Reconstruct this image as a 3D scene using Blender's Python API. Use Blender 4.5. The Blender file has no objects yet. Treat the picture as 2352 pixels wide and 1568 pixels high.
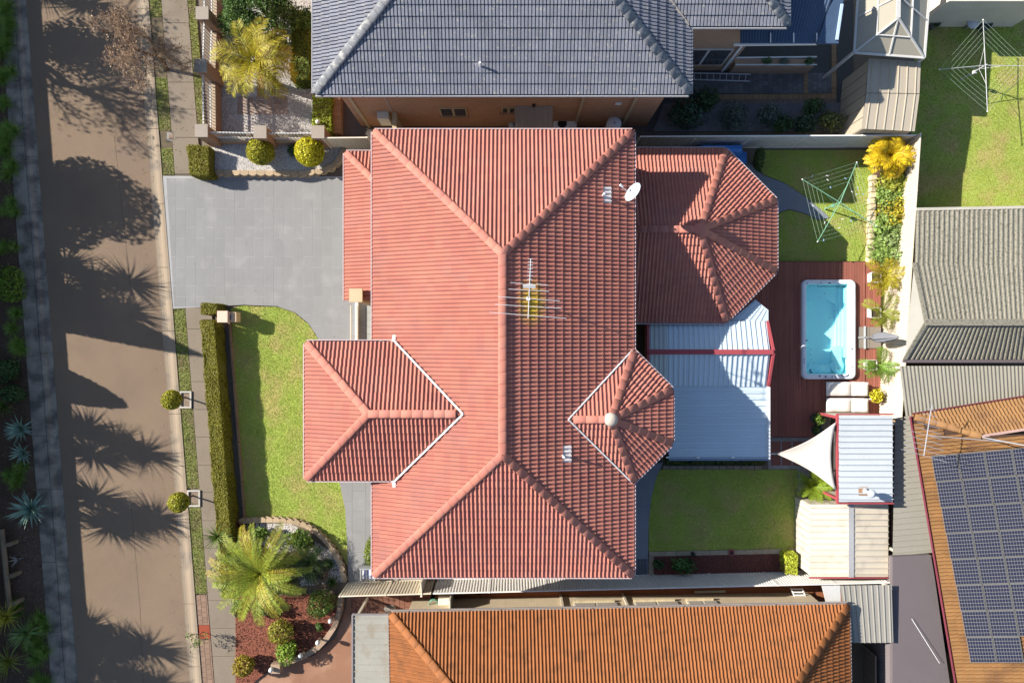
import bpy, bmesh, math, random
import numpy as np
from mathutils import Matrix, Vector
R = math.radians
random.seed(7)
rng = np.random.default_rng(7)
scene = bpy.context.scene
COL = scene.collection

# ---------------------------------------------------------------- camera, sky, sun, exposure
CAM_H = 30.5
cam_data = bpy.data.cameras.new('camera')
cam_data.sensor_fit = 'HORIZONTAL'
cam_data.angle = 2 * math.atan(1176 / 1568)
cam_data.clip_end = 2000
cam = bpy.data.objects.new('camera', cam_data)
cam.location = (0, 0, CAM_H)
COL.objects.link(cam)
scene.camera = cam

SUN_EL, SUN_DX, SUN_DY = R(31), 0.951, -0.309      # light travels towards +x and a little -y
world = bpy.data.worlds.new('World'); scene.world = world; world.use_nodes = True
wn = world.node_tree.nodes
sky = wn.new('ShaderNodeTexSky'); sky.sky_type = 'NISHITA'; sky.sun_disc = False
sky.sun_elevation = SUN_EL; sky.sun_rotation = math.atan2(-SUN_DX, -SUN_DY)
sky.altitude = 50; sky.air_density = 1.0; sky.dust_density = 0.6; sky.ozone_density = 1.2
wn['Background'].inputs['Strength'].default_value = 0.083
world.node_tree.links.new(sky.outputs[0], wn['Background'].inputs['Color'])
sun_data = bpy.data.lights.new('sun', 'SUN'); sun_data.energy = 4.6; sun_data.angle = R(0.5)
sun_data.color = (1.0, 0.94, 0.84)
sun = bpy.data.objects.new('sun', sun_data); COL.objects.link(sun)
sun.rotation_euler = Vector((SUN_DX*math.cos(SUN_EL), SUN_DY*math.cos(SUN_EL), -math.sin(SUN_EL))).to_track_quat('-Z', 'Y').to_euler()
sun.location = (-60, 20, 40)
vs = scene.view_settings
vs.view_transform = 'Standard'; vs.look = 'None'; vs.exposure = 1.22; vs.gamma = 1.0
vs.use_curve_mapping = False
scene.cycles.max_bounces = 6; scene.cycles.diffuse_bounces = 3; scene.cycles.transparent_max_bounces = 16
scene.cycles.caustics_reflective = False; scene.cycles.caustics_refractive = False

# plan coordinates: (x, y) on a 2352 x 1568 survey sheet at height h -> metres
def U(dx, dy, h=0.0):
    s = (CAM_H - h) / 1568
    return ((dx - 1176) * s, (784 - dy) * s)
def U3(dx, dy, h=0.0):
    x, y = U(dx, dy, h); return (x, y, h)
def UP(pts, h=0.0): return [U(a, b, h) for a, b in pts]

# ---------------------------------------------------------------- materials
MATS = {}
def M(name, rgb, rough=0.85, var=0.12, s1=0.9, s2=14.0, bump=0.0, bs=60.0, island=0.0, spec=0.3, metal=0.0, tint=None, tamt=0.0, ts=1.5, hue=0.0):
    """world-space mottled colour; island: per-piece lightness change; tint: second colour in patches"""
    if name in MATS: return MATS[name]
    m = bpy.data.materials.new(name); m.use_nodes = True; MATS[name] = m
    nt = m.node_tree; N = nt.nodes; L = nt.links
    b = N['Principled BSDF']
    b.inputs['Roughness'].default_value = rough; b.inputs['Metallic'].default_value = metal
    b.inputs['Specular IOR Level'].default_value = spec
    geo = N.new('ShaderNodeNewGeometry')
    def noise(sc, det=3):
        n = N.new('ShaderNodeTexNoise'); n.inputs['Scale'].default_value = sc; n.inputs['Detail'].default_value = det
        L.new(geo.outputs['Position'], n.inputs['Vector']); return n.outputs['Fac']
    def math_(op, a, bb, c=None):
        n = N.new('ShaderNodeMath'); n.operation = op
        for i, v in enumerate((a, bb, c)):
            if v is None: continue
            if isinstance(v, (int, float)): n.inputs[i].default_value = v
            else: L.new(v, n.inputs[i])
        return n.outputs[0]
    n1 = noise(s1, 4); n2 = noise(s2, 3)
    val = math_('ADD', math_('MULTIPLY', n1, 0.55), math_('MULTIPLY', n2, 0.45))      # ~0.5
    val = math_('MULTIPLY_ADD', math_('SUBTRACT', val, 0.5), 5.0 * var, 1.0)
    rnd = None
    if island:
        oi = N.new('ShaderNodeObjectInfo')
        rnd = math_('FRACT', math_('ADD', geo.outputs['Random Per Island'], oi.outputs['Random']), 0)
        val = math_('ADD', val, math_('MULTIPLY', math_('SUBTRACT', rnd, 0.5), 2 * island))
    val = math_('MAXIMUM', val, 0.08)
    hsv = N.new('ShaderNodeHueSaturation'); hsv.inputs['Color'].default_value = (*rgb, 1)
    col = None
    if tint is not None:
        mx = N.new('ShaderNodeMix'); mx.data_type = 'RGBA'
        mx.inputs['A'].default_value = (*rgb, 1); mx.inputs['B'].default_value = (*tint, 1)
        t = noise(ts, 5)
        mr = N.new('ShaderNodeMapRange'); mr.inputs['From Min'].default_value = 0.62 - 0.35*tamt; mr.inputs['From Max'].default_value = 0.75 - 0.2*tamt
        L.new(t, mr.inputs['Value']); L.new(mr.outputs[0], mx.inputs['Factor']); L.new(mx.outputs['Result'], hsv.inputs['Color'])
    L.new(val, hsv.inputs['Value'])
    if hue and rnd is not None:
        L.new(math_('MULTIPLY_ADD', math_('SUBTRACT', rnd, 0.5), hue, 0.5), hsv.inputs['Hue'])
    L.new(hsv.outputs[0], b.inputs['Base Color'])
    if bump:
        bn = noise(bs, 4); bp = N.new('ShaderNodeBump'); bp.inputs['Strength'].default_value = bump; bp.inputs['Distance'].default_value = 0.02
        L.new(bn, bp.inputs['Height']); L.new(bp.outputs[0], b.inputs['Normal'])
    return m

def leafmat(name, rgb, island=0.35, hue=0.03, rough=0.55, trans=0.25):
    m = M(name, rgb, rough=rough, var=0.12, s1=1.2, s2=6, island=island, hue=hue, spec=0.35)
    nt = m.node_tree
    if 'Translucent BSDF' not in nt.nodes and trans:
        b = nt.nodes['Principled BSDF']; t = nt.nodes.new('ShaderNodeBsdfTranslucent'); mix = nt.nodes.new('ShaderNodeMixShader')
        src = b.inputs['Base Color'].links[0].from_socket
        nt.links.new(src, t.inputs['Color']); mix.inputs['Fac'].default_value = trans
        nt.links.new(b.outputs[0], mix.inputs[1]); nt.links.new(t.outputs[0], mix.inputs[2])
        nt.links.new(mix.outputs[0], nt.nodes['Material Output'].inputs['Surface'])
    return m

def brickmat(name, c1, c2, mortar, bw=0.24, bh=0.086, mode='wall'):
    if name in MATS: return MATS[name]
    m = M(name, c1, rough=0.9, var=0.1, bump=0.0)
    nt = m.node_tree; N = nt.nodes; L = nt.links
    geo = [n for n in N if n.type == 'NEW_GEOMETRY'][0]
    sp = N.new('ShaderNodeSeparateXYZ'); L.new(geo.outputs['Position'], sp.inputs[0])
    cb = N.new('ShaderNodeCombineXYZ')
    ad = N.new('ShaderNodeMath'); ad.operation = 'ADD'
    L.new(sp.outputs[0], ad.inputs[0]); L.new(sp.outputs[1], ad.inputs[1])
    if mode == 'wall':
        L.new(ad.outputs[0], cb.inputs[0]); L.new(sp.outputs[2], cb.inputs[1])
    else:
        L.new(sp.outputs[0], cb.inputs[0]); L.new(sp.outputs[1], cb.inputs[1])
    br = N.new('ShaderNodeTexBrick'); L.new(cb.outputs[0], br.inputs['Vector'])
    br.inputs['Scale'].default_value = 1.0; br.inputs['Mortar Size'].default_value = 0.008
    br.inputs['Brick Width'].default_value = bw; br.inputs['Row Height'].default_value = bh
    br.inputs['Color1'].default_value = (*c1, 1); br.inputs['Color2'].default_value = (*c2, 1); br.inputs['Mortar'].default_value = (*mortar, 1)
    hsv = [n for n in N if n.type == 'HUE_SAT'][0]
    L.new(br.outputs['Color'], hsv.inputs['Color'])
    return m

# ---------------------------------------------------------------- object helpers
def setp(o, label=None, cat=None, group=None, kind=None):
    if label: o['label'] = label
    if cat: o['category'] = cat
    if group: o['group'] = group
    if kind: o['kind'] = kind
    return o
def link(name, data, parent=None):
    o = bpy.data.objects.new(name, data); COL.objects.link(o)
    if parent is not None:
        o.parent = parent
        if parent.type == 'EMPTY' and not parent.get('_local'):
            o.matrix_parent_inverse = Matrix.Translation(-Vector(parent.location))
    return o
def thing(name, label, cat, loc=(0, 0, 0), group=None, local=False):
    o = bpy.data.objects.new(name, None); COL.objects.link(o); o.location = loc; o.empty_display_size = 0.3
    setp(o, label, cat, group)
    if local: o['_local'] = 1
    return o
def mesh_np(name, V, mat, smooth=False):
    """V: (n,k,3) separate polygons"""
    V = np.asarray(V, dtype=np.float32); n, k = V.shape[:2]
    me = bpy.data.meshes.new(name)
    me.vertices.add(n*k); me.vertices.foreach_set('co', V.reshape(-1))
    me.loops.add(n*k); me.loops.foreach_set('vertex_index', np.arange(n*k, dtype=np.int32))
    me.polygons.add(n); me.polygons.foreach_set('loop_start', np.arange(0, n*k, k, dtype=np.int32))
    me.update(calc_edges=True)
    if mat: me.materials.append(mat)
    return me
class MB:
    def __init__(s): s.v = []; s.f = []; s.mi = []; s.cur = 0
    def add(s, vs, fs):
        o = len(s.v); s.v += [tuple(p) for p in vs]; s.f += [tuple(i+o for i in f) for f in fs]; s.mi += [s.cur]*len(fs); return s
    def box(s, x0, y0, z0, x1, y1, z1):
        return s.add([(x0,y0,z0),(x1,y0,z0),(x1,y1,z0),(x0,y1,z0),(x0,y0,z1),(x1,y0,z1),(x1,y1,z1),(x0,y1,z1)],
              [(3,2,1,0),(4,5,6,7),(0,1,5,4),(1,2,6,5),(2,3,7,6),(3,0,4,7)])
    def prism(s, pts, z0, z1):
        a = sum(pts[i][0]*pts[(i+1)%len(pts)][1]-pts[(i+1)%len(pts)][0]*pts[i][1] for i in range(len(pts)))
        if a < 0: pts = pts[::-1]
        n = len(pts)
        zf0 = z0 if callable(z0) else (lambda p: z0); zf1 = z1 if callable(z1) else (lambda p: z1)
        return s.add([(p[0],p[1],zf0(p)) for p in pts]+[(p[0],p[1],zf1(p)) for p in pts],
              [tuple(range(n-1,-1,-1)), tuple(range(n,2*n))]+[(i,(i+1)%n,n+(i+1)%n,n+i) for i in range(n)])
    def bar(s, p0, p1, w, h, up=(0,0,1)):
        p0 = Vector(p0); p1 = Vector(p1); d = (p1-p0).normalized(); up = Vector(up)
        if abs(d.dot(up)) > .98: up = Vector((1,0,0))
        a = d.cross(up).normalized()*(w/2); b = a.cross(d).normalized()*(h/2)
        q = [p+sa*a+sb*b for p in (p0,p1) for sa,sb in ((-1,-1),(1,-1),(1,1),(-1,1))]
        return s.add(q, [(3,2,1,0),(4,5,6,7),(0,1,5,4),(1,2,6,5),(2,3,7,6),(3,0,4,7)])
    def tube(s, pts, rs, n=6, cap=True):
        pts = [Vector(p) for p in pts]
        if isinstance(rs, (int,float)): rs = [rs]*len(pts)
        rings = []; vs = []
        for i, p in enumerate(pts):
            d = (pts[min(i+1,len(pts)-1)]-pts[max(i-1,0)]).normalized()
            up = Vector((0,0,1)) if abs(d.z) < .9 else Vector((1,0,0))
            a = d.cross(up).normalized(); b = a.cross(d).normalized()
            for k in range(n):
                t = 2*math.pi*k/n; vs.append(p+(a*math.cos(t)+b*math.sin(t))*rs[i])
        fs = []
        for i in range(len(pts)-1):
            for k in range(n):
                fs.append((i*n+k, i*n+(k+1)%n, (i+1)*n+(k+1)%n, (i+1)*n+k))
        if cap: fs += [tuple(range(n-1,-1,-1)), tuple(range((len(pts)-1)*n, len(pts)*n))]
        return s.add(vs, fs)
    def lathe(s, c, prof, n=16, cap=True):
        vs = []; fs = []
        for r, z in prof:
            for k in range(n):
                t = 2*math.pi*k/n; vs.append((c[0]+r*math.cos(t), c[1]+r*math.sin(t), c[2]+z))
        for i in range(len(prof)-1):
            for k in range(n): fs.append((i*n+k, i*n+(k+1)%n, (i+1)*n+(k+1)%n, (i+1)*n+k))
        if cap: fs += [tuple(range(n-1,-1,-1)), tuple(range((len(prof)-1)*n, len(prof)*n))]
        return s.add(vs, fs)
    def sphere(s, c, r, n=10, sz=1.0):
        prof = [(max(1e-4, r*math.sin(math.pi*i/n)), -r*sz*math.cos(math.pi*i/n)) for i in range(n+1)]
        return s.lathe(c, prof, n=n+4, cap=False)
    def mesh(s, name, mats, smooth=False):
        me = bpy.data.meshes.new(name); me.from_pydata(s.v, [], s.f)
        for m in (mats if isinstance(mats, (list,tuple)) else [mats]): me.materials.append(m)
        if any(s.mi): me.polygons.foreach_set('material_index', s.mi)
        if smooth: me.polygons.foreach_set('use_smooth', [True]*len(s.f))
        me.update(); return me
    def build(s, name, mats, parent=None, smooth=False):
        return link(name, s.mesh(name, mats, smooth), parent)
def obj_np(name, V, mat, parent=None): return link(name, mesh_np(name, V, mat), parent)
def bevel(o, w=0.02, seg=2):
    b = o.modifiers.new('bevel', 'BEVEL'); b.width = w; b.segments = seg; b.limit_method = 'ANGLE'; return o
def copy_tree(o, parent=None, label=None, loc=None, rz=None, sc=None):
    c = o.copy(); COL.objects.link(c)
    if parent is not None: c.parent = parent
    if label: c['label'] = label
    if loc is not None: c.location = loc
    if rz is not None: c.rotation_euler = (0, 0, rz)
    if sc is not None: c.scale = sc if isinstance(sc, (tuple, list)) else (sc, sc, sc)
    for ch in list(o.children): copy_tree(ch, c)
    return c
def struct(name, pts, z, mat, thick=0.06, kind='structure'):
    o = MB().prism(UP(pts, z), z-thick, z).build(name, mat); setp(o, kind=kind); return o
def inpoly(p, poly):
    x, y = p; c = False; j = len(poly)-1
    for i in range(len(poly)):
        xi, yi = poly[i]; xj, yj = poly[j]
        if (yi > y) != (yj > y) and x < (xj-xi)*(y-yi)/(yj-yi)+xi: c = not c
        j = i
    return c
def inpoly_np(P, poly):
    x = P[:,0]; y = P[:,1]; c = np.zeros(len(P), bool); j = len(poly)-1
    for i in range(len(poly)):
        xi, yi = poly[i]; xj, yj = poly[j]
        t = ((yi > y) != (yj > y)) & (x < (xj-xi)*(y-yi)/((yj-yi) if yj != yi else 1e-9)+xi); c ^= t; j = i
    return c
def clip_rect(poly, x0, y0, x1, y1):
    def cl(ps, f, inter):
        out = []
        for i in range(len(ps)):
            a = ps[i]; b = ps[(i+1)%len(ps)]
            if f(a):
                out.append(a)
                if not f(b): out.append(inter(a, b))
            elif f(b): out.append(inter(a, b))
        return out
    ix = lambda X: (lambda a, b: (X, a[1]+(b[1]-a[1])*(X-a[0])/(b[0]-a[0])))
    iy = lambda Y: (lambda a, b: (a[0]+(b[0]-a[0])*(Y-a[1])/(b[1]-a[1]), Y))
    for f, g in ((lambda p: p[0]>=x0, ix(x0)), (lambda p: p[0]<=x1, ix(x1)), (lambda p: p[1]>=y0, iy(y0)), (lambda p: p[1]<=y1, iy(y1))):
        if len(poly) < 3: return []
        poly = cl(poly, f, g)
    return poly
def area(p): return abs(sum(p[i][0]*p[(i+1)%len(p)][1]-p[(i+1)%len(p)][0]*p[i][1] for i in range(len(p))))/2
def pave(parent, poly, w, l, gap, z, th, mat, name='slab', ang=0.0, stag=0.0, jit=0.002, skip=None):
    """lay separate slabs (w along the turned x axis, l along y) inside a world-space polygon"""
    ca, sa = math.cos(ang), math.sin(ang)
    loc = [(p[0]*ca+p[1]*sa, -p[0]*sa+p[1]*ca) for p in poly]
    xs = [p[0] for p in loc]; ys = [p[1] for p in loc]
    full = MB().box(-w/2+gap/2, -l/2+gap/2, -th, w/2-gap/2, l/2-gap/2, 0).mesh(name, mat)
    i = 0; x = min(xs)
    while x < max(xs):
        y = min(ys) - (stag*l*(i%2)) - l*0.01
        while y < max(ys):
            c = clip_rect(loc, x+gap/2, y+gap/2, x+w-gap/2, y+l-gap/2)
            if len(c) >= 3 and area(c) > 0.03*w*l:
                cx, cy = x+w/2, y+l/2
                if not (skip and skip((cx*ca-cy*sa, cx*sa+cy*ca))):
                    zz = z+random.uniform(-jit, jit)
                    if area(c) > 0.995*(w-gap)*(l-gap):
                        o = link(name, full, parent); o.matrix_basis = Matrix.Translation((cx*ca-cy*sa, cx*sa+cy*ca, zz)) @ Matrix.Rotation(ang, 4, 'Z')
                    else:
                        MB().prism([(p[0]*ca-p[1]*sa, p[0]*sa+p[1]*ca) for p in c], zz-th, zz).build(name, mat, parent)
            y += l
        x += w; i += 1

# ---------------------------------------------------------------- tiled roofs
def tile_mesh(kind, w, c):
    """profile across the tile, raised lower edge; returns (verts, quads)"""
    if kind == 'roll': pr = [(0,.004),(.10,.004),(.15,.034),(.25,.052),(.35,.034),(.43,.004),(.57,.004),(.65,.034),(.75,.052),(.85,.034),(.92,.004),(1,.004)]
    elif kind == 'barrel': pr = [(0,.004),(.34,.004),(.44,.034),(.58,.052),(.76,.052),(.90,.034),(1,.004)]
    else: pr = [(0,.004),(.05,.004),(.09,.05),(.42,.05),(.46,.004),(.55,.004),(.59,.05),(.92,.05),(.96,.004),(1,.004)]
    step = .045 if kind == 'flat' else .054; lap = .03; n = len(pr)
    vs = [(a*w, 0, b+step) for a, b in pr] + [(a*w, c+lap, b) for a, b in pr] + [(a*w, 0.0, 0.0) for a, b in pr]
    fs = [(i, i+1, n+i+1, n+i) for i in range(n-1)] + [(2*n+i, 2*n+i+1, i+1, i) for i in range(n-1)]
    return np.array(vs), np.array(fs)
class TileRoof:
    def __init__(s, house, tmat, umat, kind='roll', w=.30, c=.325, stag=0.0):
        s.house = house; s.tm = tmat; s.um = umat; s.w = w; s.c = c; s.stag = stag
        s.tv, s.tf = tile_mesh(kind, w, c); s.full = []; s.fieldV = []; s.under = MB(); s.caps = []
        s.tmesh = bpy.data.meshes.new('tile'); s.tmesh.from_pydata(s.tv.tolist(), [], s.tf.tolist()); s.tmesh.materials.append(tmat)
        s.rnd = random.Random(3)
    def slope(s, poly, ze, sl, excl=(), lift=0.0):
        """convex world polygon, first edge is the eave, counter-clockwise from above"""
        p0 = Vector((*poly[0], 0)); p1 = Vector((*poly[1], 0)); u = (p1-p0).normalized(); pp = Vector((-u.y, u.x, 0))
        nrm = math.sqrt(1+sl*sl); v = Vector((pp.x, pp.y, sl))/nrm; n = u.cross(v)
        zf = lambda p: ze + sl*((p[0]-p0.x)*pp.x+(p[1]-p0.y)*pp.y) + lift
        s.under.prism(list(poly), lambda p: zf(p)-.10, lambda p: zf(p)-.004)
        R3 = np.array([[u.x,v.x,n.x],[u.y,v.y,n.y],[u.z,v.z,n.z]])
        us = [(p[0]-p0.x)*u.x+(p[1]-p0.y)*u.y for p in poly]; vs_ = [((p[0]-p0.x)*pp.x+(p[1]-p0.y)*pp.y)*nrm for p in poly]
        base = np.array([p0.x, p0.y, ze+lift]); w, c = s.w, s.c
        bm = bmesh.new(); nclip = 0
        j = 0
        while j*c - .05 < max(vs_):
            v0 = j*c - .04; off = (s.stag*w if j % 2 else 0.0)
            i = math.floor((min(us)-off)/w)
            while i*w + off < max(us):
                u0 = i*w+off; i += 1
                org = base + R3 @ np.array([u0, v0, 0])
                cor = [base + R3 @ np.array([u0+a, v0+b, 0]) for a, b in ((.005,.05),(w-.005,.05),(w-.005,c+.03),(.005,c+.03))]
                cen = base + R3 @ np.array([u0+w/2, v0+c/2, 0])
                if any(inpoly(cen[:2], e) for e in excl): continue
                ins = [inpoly(q[:2], poly) for q in cor]
                if all(ins): s.full.append((org, R3, (cen[0]**2+cen[1]**2)))
                else:
                    # keep if it can touch the polygon
                    cl = [(q[0], q[1]) for q in poly]
                    bx = [q[0] for q in cor]; by = [q[1] for q in cor]
                    if any(ins) or len(clip_rect(cl, min(bx), min(by), max(bx), max(by))) >= 3:
                        W = s.tv @ R3.T + org
                        vv = [bm.verts.new(q) for q in W]
                        for f in s.tf: bm.faces.new([vv[k] for k in f])
                        nclip += 1
            j += 1
        if nclip:
            m = len(poly)
            for k in range(m):
                a = poly[k]; b = poly[(k+1) % m]; d = Vector((b[0]-a[0], b[1]-a[1], 0)).normalized(); out = Vector((d.y, -d.x, 0))
                if k == 0: continue
                bmesh.ops.bisect_plane(bm, geom=bm.verts[:]+bm.edges[:]+bm.faces[:], plane_co=(a[0],a[1],0), plane_no=out, clear_outer=True)
            bm.verts.ensure_lookup_table(); bm.verts.index_update()
            s.fieldV.append(([tuple(q.co) for q in bm.verts], [tuple(q.index for q in f.verts) for f in bm.faces]))
        bm.free()
        return zf
    def cap_line(s, a, b, r=.125, L=.40):
        a = Vector(a); b = Vector(b)
        if a.z > b.z + 1e-4: a, b = b, a
        s.caps.append((a, b, r, L))
    def finish(s, cap_mat=None, n_ind=300):
        roof = s.under.build('roof', s.um, s.house)
        s.full.sort(key=lambda t: t[2])
        for org, R3, _ in s.full[:n_ind]:
            o = link('tile', s.tmesh, roof)
            j = s.rnd.uniform(-.003, .003)
            o.matrix_basis = Matrix([[*R3[0], org[0]+R3[0][2]*j], [*R3[1], org[1]+R3[1][2]*j], [*R3[2], org[2]+R3[2][2]*j], [0,0,0,1]])
        vs = []; fs = []
        for org, R3, _ in s.full[n_ind:]:
            o = len(vs); j = s.rnd.uniform(-.004, .004)
            vs += [tuple(q) for q in (s.tv @ R3.T + org + R3[:,2]*j)]; fs += (s.tf+o).tolist()
        for V, F in s.fieldV:
            o = len(vs); vs += V; fs += [tuple(i+o for i in f) for f in F]
        if vs:
            me = bpy.data.meshes.new('tile_field'); me.from_pydata(vs, [], fs); me.materials.append(s.tm)
            setp(link('tile_field', me, roof), kind='stuff')
        meshes = {}
        for a, b, r, L in s.caps:
            d = b-a; ln = d.length; k = max(1, round(ln/L)); l = ln/k; x = d.normalized()
            y = Vector((0,0,1)).cross(x).normalized(); z = x.cross(y)
            key = (round(r,3), round(l,3))
            if key not in meshes:
                mb = MB(); seg = 7; vs = []
                for q, rr, ex in ((0, r*1.0, .004), (l-.008, r, 0), (0, r-.02, .0)):
                    for t in range(seg+1):
                        th = math.pi*(t/seg); vs.append((q, -rr*math.cos(th)*1.05, rr*math.sin(th)*.42+ex-.01))
                n = seg+1
                mb.add(vs, [(t, n+t, n+t+1, t+1) for t in range(seg)] + [(2*n+t, t, t+1, 2*n+t+1) for t in range(seg)])
                meshes[key] = mb.mesh('ridge_cap', cap_mat or s.tm, smooth=True)
            for i in range(k):
                p = a + x*(l*i) + Vector((0, 0, .035))
                link('ridge_cap', meshes[key], roof).matrix_basis = Matrix(((x.x,y.x,z.x,p.x),(x.y,y.y,z.y,p.y),(x.z,y.z,z.z,p.z),(0,0,0,1)))
        s.roof = roof
        return roof
def gutter(house, pts, z, mat, w=.11, closed=False, inward=None):
    """one mesh per straight run; pts run with the roof on the left-hand side"""
    n = len(pts); runs = [(pts[i], pts[(i+1)%n]) for i in range(n if closed else n-1)]
    for a, b in runs:
        d = Vector((b[0]-a[0], b[1]-a[1], 0)); L = d.length; d.normalize(); o = Vector((d.y, -d.x, 0)); A = Vector((*a, z)); B = Vector((*b, z))
        mb = MB()
        mb.bar(A+o*w/2-Vector((0,0,.07)), B+o*w/2-Vector((0,0,.07)), w, .012)
        mb.bar(A+o*(w+.006)-Vector((0,0,.03)), B+o*(w+.006)-Vector((0,0,.03)), .03, .10)
        t = .5
        while t < L-.2:
            mb.bar(A+d*t+o*(-.0)+Vector((0,0,.012)), A+d*t+o*(w+.016)+Vector((0,0,.024)), .03, .008); t += 1.25
        mb.build('gutter', mat, house)

# ---------------------------------------------------------------- ribbed sheet metal
def rib_sheets(parent, a, b, c, d, mat, pitch=.19, ribw=.035, ribh=.025, sheet=.76, name='roof_sheet', corr=False):
    """quad a,b,c,d (3-D, counter-clockwise from above); ribs run a->d; one object per sheet along a->b"""
    a, b, c, d = map(Vector, (a, b, c, d)); L = (b-a).length; n = max(1, round(L/sheet)); nrm = (b-a).cross(d-a).normalized()
    for k in range(n):
        t0, t1 = k/n, (k+1)/n; m = max(1, round(L/n/pitch)); prof = []
        for i in range(m):
            if corr:
                for q in range(6): prof.append(((i+q/6)/m, ribh*(.5-.5*math.cos(2*math.pi*q/6))))
            else:
                f = ribw/(L/n/m); s = f*.35
                prof += [((i+.5-f/2-s)/m, 0), ((i+.5-f/2)/m, ribh), ((i+.5+f/2)/m, ribh), ((i+.5+f/2+s)/m, 0)]
        prof = [(0.0, 0.0)] + [p for p in prof if p[0] > 1e-6] + [(1.0, 0.0)]
        vs = []
        for t, hgt in prof:
            T = t0+(t1-t0)*t; h = Vector(nrm)*(hgt+.002*(k % 2)); vs += [a.lerp(b, T)+h, d.lerp(c, T)+h]
        fs = [(2*i, 2*i+2, 2*i+3, 2*i+1) for i in range(len(prof)-1)]
        MB().add(vs, fs).build(name, mat, parent)
def fence(name, p0, p1, h, mat, label, cat='fence', z0=0.02, panel=2.36, railmat=None, group=None, side=1):
    """folded steel sheet fence; posts, rails and one ribbed panel per bay"""
    a = Vector((*p0, z0)); b = Vector((*p1, z0)); L = (b-a).length; d = (b-a)/L; nrm = Vector((-d.y, d.x, 0))*side
    n = max(1, round(L/panel)); t = thing(name, label, cat, a, group)
    rm = railmat or mat
    for k in range(n):
        q0 = a+d*(L*k/n); q1 = a+d*(L*(k+1)/n); l = L/n; m = max(2, round(l/.13)); vs = []; fs = []
        for i in range(m):
            for f, o in ((0,-.016),(.35,-.016),(.5,.016),(.85,.016)):
                vs.append(q0+d*(.03+(l-.06)*(i+f)/m)+nrm*o)
        vs.append(q1-d*.03-nrm*.016)
        N = len(vs); vs += [v+Vector((0,0,h-.03)) for v in vs]
        vs = [v+Vector((0,0,.02)) for v in vs]
        fs = [(i, i+1, N+i+1, N+i) for i in range(N-1)]
        MB().add(vs, fs).build('panel', mat, t)
        for zz in (.05, h-.02):
            MB().bar(q0+d*.03+Vector((0,0,zz)), q1-d*.03+Vector((0,0,zz)), .05, .05).build('rail', rm, t)
    for k in range(n+1):
        q = a+d*(L*k/n); MB().box(q.x-.03, q.y-.03, z0, q.x+.03, q.y+.03, z0+h+.02).build('post', rm, t)
    return t

# ---------------------------------------------------------------- plants
def unit(v): return v/np.maximum(np.linalg.norm(v, axis=-1, keepdims=True), 1e-9)
def leaf_quads(C, Nn, size, aspect=.55, r=rng):
    """diamond leaves at centres C with rough normals Nn"""
    n = len(C); t = unit(np.cross(Nn, r.normal(size=(n,3)))); b = np.cross(Nn, t)
    s = size*r.uniform(.7, 1.3, (n,1)); a = t*s; bb = b*s*aspect
    return np.stack([C-a, C-bb, C+a, C+bb], axis=1)
def leaf_blob(c, rad, n, size, shell=.35, flat=0.0, lump=.18, aspect=.55, seed=0):
    r = np.random.default_rng(seed+11)
    d = unit(r.normal(size=(n,3)))
    ph = r.uniform(0, 6.28, 6); k = r.normal(size=(6,3))*2.2
    lum = 1+lump*np.sin(d@k.T+ph).mean(axis=1)*1.8
    rr = (1-shell*r.random(n)**1.6)*lum
    C = np.array(c)+d*rr[:,None]*np.array(rad)
    Nn = unit(d*1.0+r.normal(size=(n,3))*.65)
    return leaf_quads(C, Nn, size, aspect, r)
def box_leaves(x0, y0, z0, x1, y1, z1, n, size, seed=0, M4=None, lump=.04):
    r = np.random.default_rng(seed+5); A = [(x1-x0)*(y1-y0), (x1-x0)*(z1-z0), (x1-x0)*(z1-z0), (y1-y0)*(z1-z0), (y1-y0)*(z1-z0)]
    A = np.array(A)/sum(A); side = r.choice(5, n, p=A); u = r.random((n,3)); C = u*np.array([x1-x0,y1-y0,z1-z0])+np.array([x0,y0,z0]); Nn = np.zeros((n,3))
    for k,(ax,val,sg) in enumerate(((2,z1,1),(1,y0,-1),(1,y1,1),(0,x0,-1),(0,x1,1))):
        m = side == k; C[m,ax] = val+(-r.random(m.sum())*.07+.02)*sg; Nn[m,ax] = sg
    C += (np.sin(C[:,[1,0,0]]*3.1)+np.sin(C[:,[0,1,1]]*5.3))*lump*.5
    Nn = unit(Nn+r.normal(size=(n,3))*.6)
    return leaf_quads(C, Nn, size, .6, r)
def blades(c, n, L, w, el=(10,85), droop=.5, seg=4, seed=0, spread=0.05):
    """rosette of long tapering blades -> (n*seg,4,3)"""
    r = np.random.default_rng(seed+3); az = np.arange(n)*2.39996+r.normal(0,.15,n); e = np.radians(r.uniform(el[0], el[1], n)); l = L*r.uniform(.8,1.1,n)
    out = []
    for i in range(n):
        h = np.array([math.cos(az[i]), math.sin(az[i]), 0.]); sd = np.array([-h[1], h[0], 0.]); p = np.array(c, float)+h*spread*r.random(); ee = e[i]; pts = []
        for k in range(seg+1):
            pts.append(p.copy()); p = p+(h*math.cos(ee)+np.array([0,0,math.sin(ee)]))*l[i]/seg; ee -= droop*r.uniform(.6,1.3)/seg
        for k in range(seg):
            f = lambda t: w*(.45+.55*math.sin(math.pi*min(1, t*1.5+.18)))*(1-t**3) if t < 1 else 0.0
            w0, w1 = f(k/seg)/2, f((k+1)/seg)/2+1e-4
            out.append([pts[k]-sd*w0, pts[k]+sd*w0, pts[k+1]+sd*w1, pts[k+1]-sd*w1])
    return np.array(out)
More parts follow.
